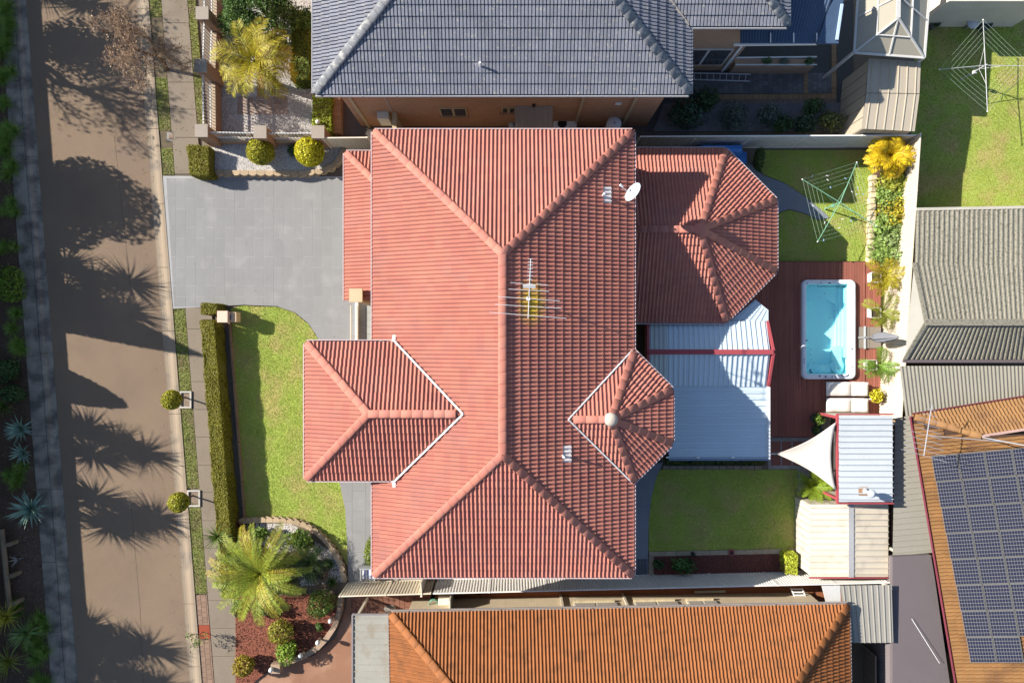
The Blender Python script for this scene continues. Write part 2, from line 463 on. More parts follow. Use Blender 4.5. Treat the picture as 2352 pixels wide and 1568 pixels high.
def fronds(c, n, L, leaf, el=(0,70), droop=1.4, nl=26, lw=.03, seed=0, vee=.35, fill=1.0):
    """feather palm crown: arched rachis with two rows of leaflets"""
    r = np.random.default_rng(seed+9); out = []
    for i in range(n):
        az = i*2.39996+r.normal(0,.28); t_ = i/max(1,n-1); ee = math.radians(el[0]+(el[1]-el[0])*t_+r.normal(0,5)); l = L*r.uniform(.85,1.08)
        h = np.array([math.cos(az), math.sin(az), 0.]); up = np.array([0,0,1.]); sd = np.array([-h[1], h[0], 0.])
        p = np.array(c, float); seg = 10; P = []; T = []
        for k in range(seg+1):
            P.append(p.copy()); dv = h*math.cos(ee)+up*math.sin(ee); T.append(dv); p = p+dv*l/seg; ee -= droop*r.uniform(.85,1.15)/seg*(.5+k/seg)
        P = np.array(P); T = np.array(T)
        for k in range(seg):
            w0 = .02*(1-k/seg)+.004; w1 = .02*(1-(k+1)/seg)+.004
            out.append([P[k]-sd*w0, P[k]+sd*w0, P[k+1]+sd*w1, P[k+1]-sd*w1])
        for q in range(nl):
            t = .12+.88*q/nl; x = t*seg; k = min(seg-1, int(x)); pt = P[k]+(P[k+1]-P[k])*(x-k); tg = T[k]; nn = np.cross(tg, sd)
            nn = nn if nn[2] > 0 else -nn
            ll = leaf*(math.sin(math.pi*(.12+.80*t))**.7)*r.uniform(.85,1.1)
            for s in (-1, 1):
                dd = sd*s*.80+tg*.55+nn*vee*r.uniform(.2,1.2)-up*.12; dd /= np.linalg.norm(dd); ww = tg*lw*.5
                m = pt+dd*ll*.5; e2 = pt+dd*ll-up*.06*ll
                out.append([pt-ww*.6, m-ww, e2, m+ww])
    return np.array(out)
def bush(name, label, cat, c, rad, mat, n=900, size=.06, group=None, seed=0, stem=True, lump=.25, shell=.5):
    t = thing(name, label, cat, (c[0], c[1], 0.0), group)
    obj_np('foliage', leaf_blob((c[0], c[1], c[2]), rad, n, size, shell=shell, lump=lump, seed=seed), mat, t)
    if stem:
        mb = MB()
        for k in range(4):
            a = k*1.7+seed; mb.tube([(c[0], c[1], 0), (c[0]+math.cos(a)*rad[0]*.25, c[1]+math.sin(a)*rad[1]*.25, c[2]*.6), (c[0]+math.cos(a)*rad[0]*.6, c[1]+math.sin(a)*rad[1]*.6, c[2]+rad[2]*.3)], [.025,.018,.008], 5)
        mb.build('stem', M('bark', (.12,.08,.05), island=.0), t)
    return t
def tufts(name, poly, dens, h, w, mat, z, seed=0, hole=None):
    """short grass over a world polygon; one object"""
    r = np.random.default_rng(seed+21); xs = [p[0] for p in poly]; ys = [p[1] for p in poly]
    n = int((max(xs)-min(xs))*(max(ys)-min(ys))*dens); P = np.stack([r.uniform(min(xs),max(xs),n), r.uniform(min(ys),max(ys),n)], 1)
    P = P[inpoly_np(P, poly)]
    for q in (hole or ()): P = P[~inpoly_np(P, q)]
    n = len(P); a = r.uniform(0, 6.28, n); d = np.stack([np.cos(a), np.sin(a), 0*a], 1); e = np.stack([-np.sin(a), np.cos(a), 0*a], 1)
    B = np.concatenate([P, np.full((n,1), z)], 1); ln = (r.uniform(.3,1.0,(n,1)))
    tip = B+e*h*ln*r.uniform(.3,1.2,(n,1))+np.array([0,0,1.])*h*r.uniform(.5,1.1,(n,1))
    ww = w*r.uniform(.6,1.3,(n,1))
    V = np.stack([B-d*ww, B+d*ww, tip], 1)
    return setp(obj_np(name, V, mat), kind='stuff')
def pebbles(name, poly, dens, s, mat, z, seed=0, label=None):
    r = np.random.default_rng(seed+31); xs = [p[0] for p in poly]; ys = [p[1] for p in poly]
    n = int((max(xs)-min(xs))*(max(ys)-min(ys))*dens); P = np.stack([r.uniform(min(xs),max(xs),n), r.uniform(min(ys),max(ys),n)], 1)
    P = P[inpoly_np(P, poly)]; n = len(P); B = np.concatenate([P, np.full((n,1), z)], 1)
    a = r.uniform(0,6.28,n); out = []
    ring = [B+np.stack([np.cos(a+k*math.pi/2)*s*r.uniform(.6,1.2,n), np.sin(a+k*math.pi/2)*s*r.uniform(.6,1.2,n), 0*a], 1) for k in range(4)]
    top = B+np.stack([r.normal(0,s*.2,n), r.normal(0,s*.2,n), s*r.uniform(.5,1.0,n)], 1)
    V = np.concatenate([np.stack([ring[k], ring[(k+1)%4], top], 1) for k in range(4)])
    # reorder so that each pebble stays one island: merge by shared vertices
    vs = np.concatenate([np.stack(ring,1), top[:,None]], 1).reshape(-1,3); idx = np.arange(n)*5
    F = np.concatenate([np.stack([idx+k, idx+(k+1)%4, idx+4], 1) for k in range(4)])
    me = bpy.data.meshes.new(name); me.vertices.add(len(vs)); me.vertices.foreach_set('co', vs.astype(np.float32).reshape(-1))
    me.loops.add(F.size); me.loops.foreach_set('vertex_index', F.astype(np.int32).reshape(-1)); me.polygons.add(len(F)); me.polygons.foreach_set('loop_start', np.arange(0, F.size, 3, dtype=np.int32)); me.update(calc_edges=True)
    me.materials.append(mat)
    return setp(link(name, me), kind='stuff')
# ================================================================ the setting
rl = lambda y: 313 + .078*y          # right-hand edge of the road on the sheet
ll = lambda y: 60 + .0756*y          # left-hand edge
ASPH = M('road_seal', (.19,.135,.091), rough=.92, var=.13, s1=.35, s2=75, bump=.6, bs=160, tint=(.175,.125,.09), tamt=.35, ts=.5)
CONC = M('kerb_concrete', (.25,.195,.14), rough=.9, var=.09, s1=.8, s2=25, bump=.3, bs=120, tint=(.17,.14,.11), tamt=.3, ts=1.2)
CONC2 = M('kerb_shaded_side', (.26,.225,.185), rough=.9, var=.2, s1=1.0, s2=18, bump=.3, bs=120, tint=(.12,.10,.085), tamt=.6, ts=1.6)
PATHM = M('path_concrete', (.195,.158,.12), rough=.92, var=.07, s1=.7, s2=30, bump=.3, bs=150, tint=(.17,.135,.10), tamt=.3, ts=.9)
SOIL = M('soil', (.11,.07,.048), rough=.95, var=.25, s1=2, s2=30, bump=.9, bs=70)
MULCH = M('mulch', (.055,.035,.025), rough=.95, var=.3, s1=2, s2=40, bump=1.0, bs=60, island=.5)
REDM = M('red_mulch', (.15,.052,.032), rough=.95, var=.2, s1=1.2, s2=40, bump=.9, bs=70, island=.45)
GRASS = leafmat('grass_blade', (.40,.49,.09), island=.35, hue=.05, trans=.25)
GRASSD = leafmat('verge_blade', (.24,.26,.07), island=.4, hue=.05, trans=.25)
LAWNB = M('lawn_base', (.29,.35,.07), rough=.95, var=.18, s1=.7, s2=30, bump=.8, bs=60, tint=(.38,.31,.12), tamt=.5, ts=.9)
VERGEB = M('verge_base', (.18,.19,.055), rough=.95, var=.2, s1=1.1, s2=30, bump=.8, bs=60, tint=(.17,.13,.07), tamt=.55, ts=1.6)
SLAB = M('driveway_slab', (.215,.213,.21), rough=.85, var=.07, s1=.9, s2=35, bump=.35, bs=90, island=.03, spec=.25, tint=(.245,.24,.235), tamt=.2, ts=1.3)
GROUT = M('driveway_joint', (.30,.295,.29), rough=.9)
PIT = UP([(1848,648),(1962,648),(1962,866),(1848,866)],.3)     # pit below the spa
def holed(pts, hole):
    # outline with a slit to an inner loop, so that the sheet really is open there
    h = list(hole)
    return pts + [pts[0]] + h + [h[0]]
ground = MB().prism(holed([(-400,400),(-400,-400),(400,-400),(400,400)], PIT), -.4, -.08).build('ground', M('bare_ground', (.16,.13,.10), var=.2, s1=.3, s2=8)); setp(ground, kind='structure')

YA, YB = -1500, 3100
struct('road', [(ll(YA),YA),(rl(YA),YA),(rl(YB),YB),(ll(YB),YB)], 0.0, ASPH)
rd = bpy.data.objects['road']
SEAM = M('road_seam', (.10,.072,.05), var=.2)
for a_, b_, w_ in (((247,-30),(249,86),.02),((249,86),(318,84),.018),((262,310),(300,660),.012),((300,1150),(322,1400),.012),((322,1400),(330,1600),.014)):
    MB().bar(U3(*a_,.001), U3(*b_,.001), w_, .006).build('seam', SEAM, rd)
# soil of the blocks on both sides
_gs = UP([(rl(YA)+20,YA),(rl(YB)+20,YB),(3700,YB),(3700,YA)],.012)
setp(MB().prism(holed(_gs, PIT), -.05, .012).build('garden_soil', M('yard_soil', (.15,.12,.09), var=.2, s1=.5, s2=12, bump=.5)), kind='structure')
struct('garden_bank', [(-1600,YA),(ll(YA)-62,YA),(ll(YB)-62,YB),(-1600,YB)], .10, SOIL)
def strip(off0, off1, f, y0, y1): return [(f(y0)+off0,y0),(f(y0)+off1,y0),(f(y1)+off1,y1),(f(y1)+off0,y1)]
def kerb(f, offs, joints, mat):
    """rolled kerb: profile of (offset, height) pairs, cast in separate lengths"""
    root = None
    for y0, y1 in zip(joints[:-1], joints[1:]):
        a0, a1 = y0+.45, y1-.45; vs = []
        for y in (a0, a1):
            for o, z in offs: vs.append((*U(f(y)+o, y, z), z))
            vs.append((*U(f(y)+offs[-1][0], y, -.05), -.05)); vs.append((*U(f(y)+offs[0][0], y, -.05), -.05))
        n = len(offs)+2; mb = MB().add(vs, [(i, (i+1)%n, n+(i+1)%n, n+i) for i in range(n)]+[tuple(range(n-1,-1,-1)), tuple(range(n,2*n))])
        if root is None: root = mb.build('kerb', mat); setp(root, kind='structure')
        else: mb.build('kerb_length', mat, root)
    return root
kerb(rl, [(0,.012),(3,.004),(9,.006),(14,.03),(18,.075),(22,.10),(28,.105)], [-400,-170,20,100,296,468,614,760,950,1070,1232,1386,1530,1700], CONC)
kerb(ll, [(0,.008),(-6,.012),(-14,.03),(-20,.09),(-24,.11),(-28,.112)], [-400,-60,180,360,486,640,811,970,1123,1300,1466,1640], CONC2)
MB().prism([U(*p) for p in strip(-20,-8,ll,-400,1700)], .0, .0001)
# narrow concrete strip behind the far kerb, cast in lengths
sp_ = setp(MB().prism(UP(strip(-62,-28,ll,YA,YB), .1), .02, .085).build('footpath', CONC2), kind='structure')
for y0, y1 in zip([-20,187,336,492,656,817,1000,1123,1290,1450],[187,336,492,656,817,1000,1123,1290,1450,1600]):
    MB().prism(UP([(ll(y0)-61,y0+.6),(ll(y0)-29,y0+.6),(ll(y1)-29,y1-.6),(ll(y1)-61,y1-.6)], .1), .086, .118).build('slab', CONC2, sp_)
# footpath on the near side in bays
fp = setp(MB().prism(UP(strip(57,117,rl,YA,YB), .08), .02, .06).build('footpath', M('path_joint', (.10,.08,.06))), kind='structure')
ys = [-40,53,189,251,316,400]
for y0, y1 in zip(ys[:-1], ys[1:]): MB().prism(UP(strip(57.5,117,rl,y0+.5,y1-.5), .09), .062, .092).build('slab', PATHM, fp)
ys = [706,755,813,876,940,1003,1068,1130,1195,1258,1320,1378,1442,1506,1570,1640]
for y0, y1 in zip(ys[:-1], ys[1:]): MB().prism(UP(strip(57.5,117,rl,y0+.4,y1-.4), .09), .062, .092).build('slab', PATHM, fp)
# grass verge strips
for k, (y0, y1) in enumerate([(-40,40),(178,300),(340,402),(708,903),(937,1121),(1154,1363)]):
    g = strip(29,56.5,rl,y0,y1); struct('verge', g, .075, VERGEB, .06); tufts('grass', UP(g,.08), 900, .05, .016, GRASSD, .075, seed=k)
struct('verge', strip(29,56.5,rl,40,178), .072, M('bare_verge', (.11,.085,.05), var=.3, s1=2, s2=30, bump=.8), .06)
struct('verge', strip(29,56.5,rl,300,340), .072, MATS['bare_verge'], .06)
struct('verge', strip(117,136,rl,-40,318), .075, VERGEB, .06); tufts('grass', UP(strip(117,136,rl,-40,318),.08), 900, .05, .016, GRASSD, .075, seed=40)
# brick-paved verge further along
PAVEB = M('verge_paver', (.21,.135,.095), var=.12, island=.12, s2=30, bump=.3)
bp = setp(MB().prism(UP(strip(28,57,rl,1365,1600),.06), .0, .05).build('paved_verge', M('paver_joint', (.09,.065,.05))), kind='structure')
pave(bp, UP(strip(29,56,rl,1366,1434),.07), .23, .23, .012, .075, .03, PAVEB, 'paver', ang=R(4.5), stag=.5)
pave(bp, UP(strip(29,56,rl,1468,1600),.07), .23, .23, .012, .075, .03, PAVEB, 'paver', ang=R(4.5), stag=.5)
sq = UP(strip(31,56,rl,1435,1466),.07); MB().prism(sq, .03, .072).build('mulch_square', M('fresh_red_mulch', (.26,.055,.025), var=.3, s2=40, bump=.9), bp)

# ---- driveway of separate slabs over a pale joint bed
DRIVE = [(374,404),(472,405),(797,405),(862,405),(862,790),(735,788),(727,770),(708,742),(676,716),(636,703),(560,700),(498,703),(394,709)]
dr = setp(MB().prism(UP(DRIVE,.08), .02, .0915).build('driveway', GROUT), kind='structure')
pave(dr, UP([(382,409)]+[(x, max(y,410)) for x,y in DRIVE[1:]][:-1]+[(400,704)],.09), .435, 1.30, .018, .095, .03, SLAB, 'slab', stag=.37, jit=.0012)
# front path to the lower side gate
PATH2 = [(778,1098),(862,1098),(862,1336),(800,1336),(798,1260),(793,1170)]
pt = setp(MB().prism(UP(PATH2,.08), .02, .078).build('garden_path', GROUT), kind='structure')
pave(pt, UP(PATH2,.09), .6, .9, .006, .09, .03, SLAB, 'slab', stag=.5, jit=.001)
# porch floor
po = setp(MB().prism(UP([(818,690),(905,690),(905,800),(818,800)],.2), .0, .17).build('porch', M('porch_edge', (.55,.52,.47))), kind='structure')
pave(po, UP([(823,692),(905,692),(905,800),(823,800)],.2), .32, .32, .012, .19, .02, M('porch_tile', (.32,.33,.30), rough=.5, island=.05), 'floor_tile')
# rear grey paths
STEEL = M('path_stencil', (.17,.19,.22), rough=.85, var=.06, s2=40, bump=.3, bs=120)
def gpath(pts):
    o = setp(MB().prism(UP(pts,.07), .02, .06).build('garden_path', M('dark_joint', (.07,.07,.075))), kind='structure'); return o
PB1 = [(1440,1085),(1524,1060),(1508,1095),(1496,1140),(1490,1200),(1488,1325),(1440,1325)]
g = gpath(PB1); pave(g, UP(PB1,.08), .95, 1.6, .006, .075, .03, STEEL, 'slab')
PB2 = [(1690,350),(1752,402),(1800,420),(1850,452),(1893,488),(1905,500),(1880,505),(1850,490),(1812,480),(1790,488),(1776,505),(1740,505)]
g = gpath(PB2); pave(g, UP(PB2,.08), .9, 1.4, .006, .075, .03, STEEL, 'slab')
# ---- lawns
LAWN1 = [(530,708),(560,702),(636,705),(676,718),(708,744),(727,772),(735,790),(760,800),(760,1098),(778,1098),(793,1170),(797,1240),(799,1300),(778,1262),(745,1226),(700,1197),(640,1186),(566,1190),(548,985)]
LAWN2 = [(1740,345),(2010,345),(2004,470),(1998,600),(1776,600),(1776,507),(1790,490),(1812,482),(1850,492),(1880,507),(1905,502),(1893,487),(1850,451),(1800,419),(1752,400),(1735,360)]
LAWN3 = [(1508,1078),(1830,1078),(1832,1100),(1832,1262),(1490,1270),(1490,1200),(1496,1140)]
LAWN4 = [(2105,45),(2420,45),(2420,480),(2085,480)]
for k, L_ in enumerate((LAWN1, LAWN2, LAWN3, LAWN4)):
    struct('lawn', L_, .05, LAWNB, .05)
    tufts('grass', UP(L_,.05), 1800 if k < 3 else 1100, .032, .012, GRASS if k < 3 else leafmat('neighbour_grass', (.30,.345,.04), island=.35, hue=.05), .05, seed=60+k)
# ---- gravel and soil beds
WHITEP = M('white_pebble', (.52,.49,.46), rough=.8, island=.22, var=.1)
GRAVB = M('gravel_bed', (.36,.33,.31), rough=.95, var=.25, s1=3, s2=60, bump=1.0, bs=50)
BED1 = [(486,330),(792,330),(790,360),(778,378),(745,392),(700,396),(486,396)]
struct('gravel_bed', BED1, .30, GRAVB, .3)
pebbles('white_gravel', UP(BED1,.3), 620, .03, WHITEP, .30, 1)
BED2 = [(560,1196),(640,1192),(700,1203),(742,1232),(776,1268),(795,1305),(797,1340),(790,1352),(540,1366)]
struct('garden_bed', BED2, .16, M('bed_soil', (.15,.11,.08), var=.3, s1=2, s2=40, bump=1.0, bs=50), .16)
pebbles('white_gravel', UP([(590,1198),(668,1202),(712,1228),(700,1262),(640,1270),(580,1240)],.16), 700, .035, WHITEP, .16, 2)
pebbles('white_gravel', UP([(725,1245),(770,1270),(790,1335),(690,1345),(680,1310)],.16), 560, .032, WHITEP, .16, 3)
COURT = [(503,-40),(724,-40),(724,183),(718,215),(718,306),(510,306),(506,190)]
struct('gravel_court', COURT, .06, GRAVB, .05)
pebbles('white_gravel', UP(COURT,.06), 300, .035, WHITEP, .06, 4)
BED3 = [(2012,345),(2100,345),(2060,600),(2000,600)]
struct('garden_bed', BED3, .22, SOIL, .22)
BED4 = [(1493,1276),(1830,1268),(1830,1322),(1493,1328)]
struct('garden_bed', BED4, .10, M('bark_mulch', (.085,.032,.03), var=.3, s2=40, bump=1.0, bs=60), .1)
pebbles('bark_chips', UP(BED4,.1), 350, .03, REDM, .10, 5)
BED5 = [(1525,1052),(1760,1052),(1760,1068),(1525,1068)]
struct('garden_bed', BED5, .09, SOIL, .08)
# neighbour's red mulch bed and terracotta forecourt
BED6 = [(541,1372),(778,1366),(772,1420),(752,1462),(712,1497),(660,1518),(630,1528),(541,1600)]
struct('mulch_bed', BED6, .15, REDM, .15)
pebbles('bark_chips', UP(BED6,.15), 260, .035, REDM, .15, 6)
TERR = [(640,1530),(720,1505),(770,1465),(792,1400),(800,1366),(1000,1352),(1000,1372),(870,1400),(900,1410),(900,1620),(560,1620),(545,1580)]
struct('forecourt', TERR, .05, M('terracotta_concrete', (.235,.118,.072), rough=.85, var=.12, s1=.8, s2=22, bump=.2, tint=(.30,.17,.11), tamt=.35, ts=.9), .05)
tp = setp(MB().prism(UP([(806,1366),(990,1352),(990,1396),(870,1402),(806,1440)],.055), .03, .055).build('side_path', M('terracotta_joint', (.07,.03,.022))), kind='structure')
pave(tp, UP([(806,1366),(990,1352),(990,1396),(870,1402),(806,1440)],.065), .24, .30, .014, .068, .03, M('terracotta_paver', (.19,.085,.055), island=.16, var=.15, s2=30), 'paver', stag=.5)
struct('side_yard', [(985,1345),(1950,1330),(1950,1392),(985,1400)], .05, M('red_dirt', (.22,.075,.03), var=.2, s1=1.0, s2=25, bump=.6), .05)
struct('side_yard', [(1920,1335),(2060,1335),(2060,1640),(1920,1640)], .045, M('brown_paving', (.12,.09,.06), var=.2, s2=25, bump=.4), .05)
struct('concrete_yard', [(2046,1150),(2200,1150),(2300,1640),(2046,1640)], .06, M('yard_concrete', (.17,.145,.15), rough=.9, var=.08, s1=.5, s2=40, bump=.4, bs=150), .05)
# top neighbour's side and back yards
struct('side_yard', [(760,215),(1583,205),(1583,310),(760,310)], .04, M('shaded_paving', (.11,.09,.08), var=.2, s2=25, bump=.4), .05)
BACKY = [(1480,100),(1960,0),(1960,300),(1480,305)]
struct('courtyard', BACKY, .042, M('courtyard_joint', (.07,.07,.07)), .05)
cy = [o for o in bpy.data.objects if o.name == 'courtyard'][0]
CPAV = M('courtyard_paver', (.13,.13,.135), island=.2, var=.12, s2=30)
pave(cy, UP([(1583,168),(1910,168),(1910,214),(1600,214)],.06), .22, .22, .012, .062, .03, CPAV, 'paver', stag=.5)
BORD = M('brick_border', (.27,.175,.10), island=.16, var=.12, s2=30)
for q in ([(1640,217),(1921,215),(1921,227),(1640,229)], [(1910,100),(1921,100),(1921,215),(1910,215)], [(1846,168),(1856,168),(1856,215),(1846,215)]):
    vert = abs(q[1][0]-q[0][0]) < 30
    pave(cy, UP(q,.07), .23 if vert else .085, .085 if vert else .23, .008, .075, .03, BORD, 'brick')
pave(cy, UP([(1560,229),(1921,227),(1921,238),(1560,242)],.07), .085, .23, .008, .085, .03, M('brick_border_dull', (.19,.14,.11), island=.16), 'brick')
struct('garden_bed', [(1525,238),(1962,236),(1962,302),(1500,302)], .10, M('dark_pebble_bed', (.15,.15,.16), var=.3, s1=3, s2=60, bump=1.0), .1)
struct('concrete_path', [(2133,-40),(2420,-40),(2420,46),(2133,40)], .05, M('pale_concrete', (.24,.225,.21), var=.08, s2=30, bump=.3), .05)
# ================================================================ the red-tiled house in the middle
TILE = M('terracotta_tile', (.37,.138,.102), rough=.75, var=.125, s1=.7, s2=26, bump=.3, bs=70, island=.04, spec=.3, tint=(.34,.138,.108), tamt=.4, ts=1.1, hue=.006)
def lichen(mat, cx, cy, cz):
    nt = mat.node_tree; N = nt.nodes; L = nt.links
    hsv = [n for n in N if n.type == 'HUE_SAT'][0]; b = N['Principled BSDF']; geo = [n for n in N if n.type == 'NEW_GEOMETRY'][0]
    mp = N.new('ShaderNodeMapping'); mp.inputs['Location'].default_value = (-cx/.62, -cy/1.0, -cz/3); mp.inputs['Scale'].default_value = (1/.62, 1/1.0, 1/3)
    L.new(geo.outputs['Position'], mp.inputs['Vector'])
    g = N.new('ShaderNodeTexGradient'); g.gradient_type = 'SPHERICAL'; L.new(mp.outputs[0], g.inputs[0])
    nz = N.new('ShaderNodeTexNoise'); nz.inputs['Scale'].default_value = 7; L.new(geo.outputs['Position'], nz.inputs['Vector'])
    mu = N.new('ShaderNodeMath'); mu.operation = 'MULTIPLY'; L.new(g.outputs['Fac'], mu.inputs[0]); L.new(nz.outputs['Fac'], mu.inputs[1])
    mr = N.new('ShaderNodeMapRange'); mr.inputs['From Min'].default_value = .03; mr.inputs['From Max'].default_value = .42; L.new(mu.outputs[0], mr.inputs['Value'])
    mx = N.new('ShaderNodeMix'); mx.data_type = 'RGBA'; mx.inputs['B'].default_value = (.50,.33,.03,1)
    L.new(mr.outputs[0], mx.inputs['Factor']); L.new(hsv.outputs[0], mx.inputs['A']); L.new(mx.outputs['Result'], b.inputs['Base Color'])
lichen(TILE, 0.68, 1.35, 6.9)
UNDER = M('roof_sarking', (.05,.022,.02))
GUTT = M('gutter_paint', (.52,.40,.40), rough=.5)
WALLM = brickmat('cream_brick', (.36,.25,.17), (.30,.20,.13), (.35,.32,.28))
FLASH = M('valley_flashing', (.62,.62,.62), rough=.5, var=.12)
main_house = thing('tiled_house', 'two-storey red terracotta-tiled house in the middle of the picture', 'house', (0,0,0))
E = 5.25; S = .405; SP = .43
rx0, ry1 = U(860,303,E); rx1, ry0 = U(1452,1320,E)
hw = (rx1-rx0)/2; mx = (rx0+rx1)/2; zr = E+S*hw
ra, rb = (mx, ry1-hw), (mx, ry0+hw)
T = TileRoof(main_house, TILE, UNDER)
# front wing
EW = 5.58; wx0, wy1 = U(705,788,EW); _, wy0 = U(705,1098,EW); whw = (wy1-wy0)/2; wmy = (wy0+wy1)/2; zw = EW+S*whw
wxr = rx0+(zw-E)/S; wxe = rx0+(EW-E)/S
# bay at the back
bx1, by1 = U(1541,808,E); _, by0 = U(1541,1103,E); bhw = (by1-by0)/2; bmy = (by0+by1)/2; zb = E+S*bhw; bxr = rx1-bhw
bax = bx1-bhw
exW = [[(wxe+.15,wy1-.15),(wxr-.3,wmy),(wxe+.15,wy0+.15),(rx0-.2,wy0+.2),(rx0-.2,wy1-.2)]]
exB = [[(rx1+.1,by1-.2),(bxr+.3,bmy),(rx1+.1,by0+.2)]]
T.slope([(rx0,ry1),(rx0,ry0),rb,ra], E, S, exW)              # west
T.slope([(rx1,ry0),(rx1,ry1),ra,rb], E, S, exB)              # east
T.slope([(rx1,ry1),(rx0,ry1),ra], E, S)                      # north
T.slope([(rx0,ry0),(rx1,ry0),rb], E, S)                      # south
Z3 = lambda p, z: (p[0], p[1], z)
cz = .035
T.cap_line(Z3(ra,zr+cz), Z3(rb,zr+cz), .14)
for c_, e_ in (((rx0,ry1),ra),((rx1,ry1),ra),((rx0,ry0),rb),((rx1,ry0),rb)): T.cap_line(Z3(c_,E+.04), Z3(e_,zr+cz), .135)
# wing slopes
wa = (wx0+whw, wmy)
T.slope([(wx0,wy1),(wx0,wy0),wa], EW, S, lift=.03)
T.slope([(wx0,wy0),(wxe,wy0),(wxr,wmy),wa], EW, S, lift=.03)
T.slope([(wxe,wy1),(wx0,wy1),wa,(wxr,wmy)], EW, S, lift=.03)
for q in ((wx0,wy0),(wx0,wy1)): T.cap_line(Z3(q,EW+.08), Z3(wa,zw+.08), .135)
T.cap_line(Z3(wa,zw+.08), (wxr-.15,wmy,zw+.0801), .135)
# bay slopes: half octagon
k8 = bhw*math.tan(R(22.5))
bp_ = [(bax+k8, by1), (bx1, bmy+k8), (bx1, bmy-k8), (bax+k8, by0)]
ba = (bax, bmy)
T.slope([bp_[0], (rx1,by1), (bxr,bmy), ba], E, S, lift=.03)
T.slope([bp_[1], bp_[0], ba], E, S, lift=.03)
T.slope([bp_[2], bp_[1], ba], E, S, lift=.03)
T.slope([bp_[3], bp_[2], ba], E, S, lift=.03)
T.slope([(rx1,by0), bp_[3], ba, (bxr,bmy)], E, S, lift=.03)
for q in bp_: T.cap_line(Z3(q,E+.08), Z3(ba,zb+.08), .13)
T.cap_line((bxr+.1,bmy,zb+.08), Z3(ba,zb+.0801), .13)
# garage roof
EG = 2.62; gx0, gy1 = U(795,352,EG); _, gy0 = U(795,690,EG); gxw = -4.66
gd = gxw-gx0
T.slope([(gx0,gy1),(gx0,gy0),(gxw,gy0),(gxw,gy1-gd)], EG, S)
T.slope([(gxw,gy1),(gx0,gy1),(gxw,gy1-gd)], EG, S)
T.cap_line((gx0,gy1,EG+.05), (gxw,gy1-gd,EG+S*gd+cz), .13)
# rear pavilion
EP = 2.6; px1, py1 = U(1780,345,EP); _, py0 = U(1780,737,EP); phw = (py1-py0)/2; pmy = (py0+py1)/2; zp = EP+SP*phw; pax = px1-phw; pxw = 3.98
kp = phw*math.tan(R(22.5)); pa = (pax,pmy)
pp_ = [(pax+kp,py1),(px1,pmy+kp),(px1,pmy-kp),(pax+kp,py0)]
T.slope([pp_[0],(pxw,py1),(pxw,pmy),pa], EP, SP)
T.slope([pp_[1],pp_[0],pa], EP, SP); T.slope([pp_[2],pp_[1],pa], EP, SP); T.slope([pp_[3],pp_[2],pa], EP, SP)
T.slope([(pxw,py0),pp_[3],pa,(pxw,pmy)], EP, SP)
for q in pp_: T.cap_line(Z3(q,EP+.05), Z3(pa,zp+.06), .135)
T.cap_line((pxw,pmy,zp+.06), Z3(pa,zp+.0601), .135)
roof = T.finish()
# finial blocks on the two apexes
MB().lathe((ba[0],ba[1],zb+.04), [(.24,0),(.25,.06),(.22,.14),(.12,.20),(.01,.22)], 18).build('apex_cap', M('mortar_cap', (.42,.36,.30), var=.2), roof, True)
MB().lathe((pa[0],pa[1],zp+.02), [(.26,0),(.26,.08),(.20,.15),(.01,.18)], 16).build('apex_cap', TILE, roof, True)
# white valley flashings
def valley(a, b, w=.11):
    MB().bar(a, b, w, .05).build('valley_flashing', FLASH, roof)
for sy, ye in ((1,wy1),(-1,wy0)):
    valley((wxe-.02, ye+.10*sy, EW+.12), (wxr+.10, wmy+.0*sy, zw+.13), .065)
    MB().bar((wxe-.04, ye+.06*sy, EW+.10), (wxe-.0, ye+.30*sy, EW+.10), .13, .02).build('valley_flashing', FLASH, roof)
for sy, ye in ((1,by1),(-1,by0)): valley((rx1-.02, ye+.06*sy, E+.10), (bxr-.08, bmy, zb+.11), .05)
# gutters
gutter(main_house, [(rx0,ry1),(rx0,wy1+.0)], E+.0, GUTT); gutter(main_house, [(rx0,wy0),(rx0,ry0),(rx1,ry0),(rx1,by0)], E, GUTT); gutter(main_house, [(rx1,by1),(rx1,ry1),(rx0,ry1)], E, GUTT)
gutter(main_house, [(wxe,wy1),(wx0,wy1),(wx0,wy0),(wxe,wy0)], EW+.02, GUTT)
gutter(main_house, [(rx1,by0),bp_[3],bp_[2],bp_[1],bp_[0],(rx1,by1)], E+.02, GUTT)
gutter(main_house, [(gxw-.35,gy1),(gx0,gy1),(gx0,gy0)], EG, GUTT)
gutter(main_house, [(pxw+.5,py0),pp_[3],pp_[2],pp_[1],pp_[0],(pxw+.5,py1)], EP, GUTT)
# walls
def wall(pts, z0, z1, m=None, name='wall'): return MB().prism(pts, z0, z1).build(name, m or WALLM, main_house)
wall([(rx0+.45,ry0+.45),(rx1-.45,ry0+.45),(rx1-.45,ry1-.45),(rx0+.45,ry1-.45)], .0, E-.1)
wall([(wx0+.45,wy0+.45),(rx0+.44,wy0+.45),(rx0+.44,wy1-.45),(wx0+.45,wy1-.45)], .0, EW-.1)
wall([(gx0+.45,gy0+.1),(rx0+.44,gy0+.1),(rx0+.44,gy1-.45),(gx0+.45,gy1-.45)], .0, EG-.1)
ins = lambda P, c, k: [(p[0]+(c[0]-p[0])*k, p[1]+(c[1]-p[1])*k) for p in P]
wall([(rx1-.46,by0+.45)]+ins(bp_[::-1], ba, .17)+[(rx1-.46,by1-.45)], .0, E-.1)
wall([(pxw+.02,py0+.45)]+ins(pp_[::-1], pa, .13)+[(pxw+.02,py1-.45)], .0, EP-.1)
# garage door
MB().box(gx0+.42, gy0+.6, .1, gx0+.448, gy0+5.2, 2.3).build('garage_door', M('door_paint', (.45,.42,.38)), main_house)
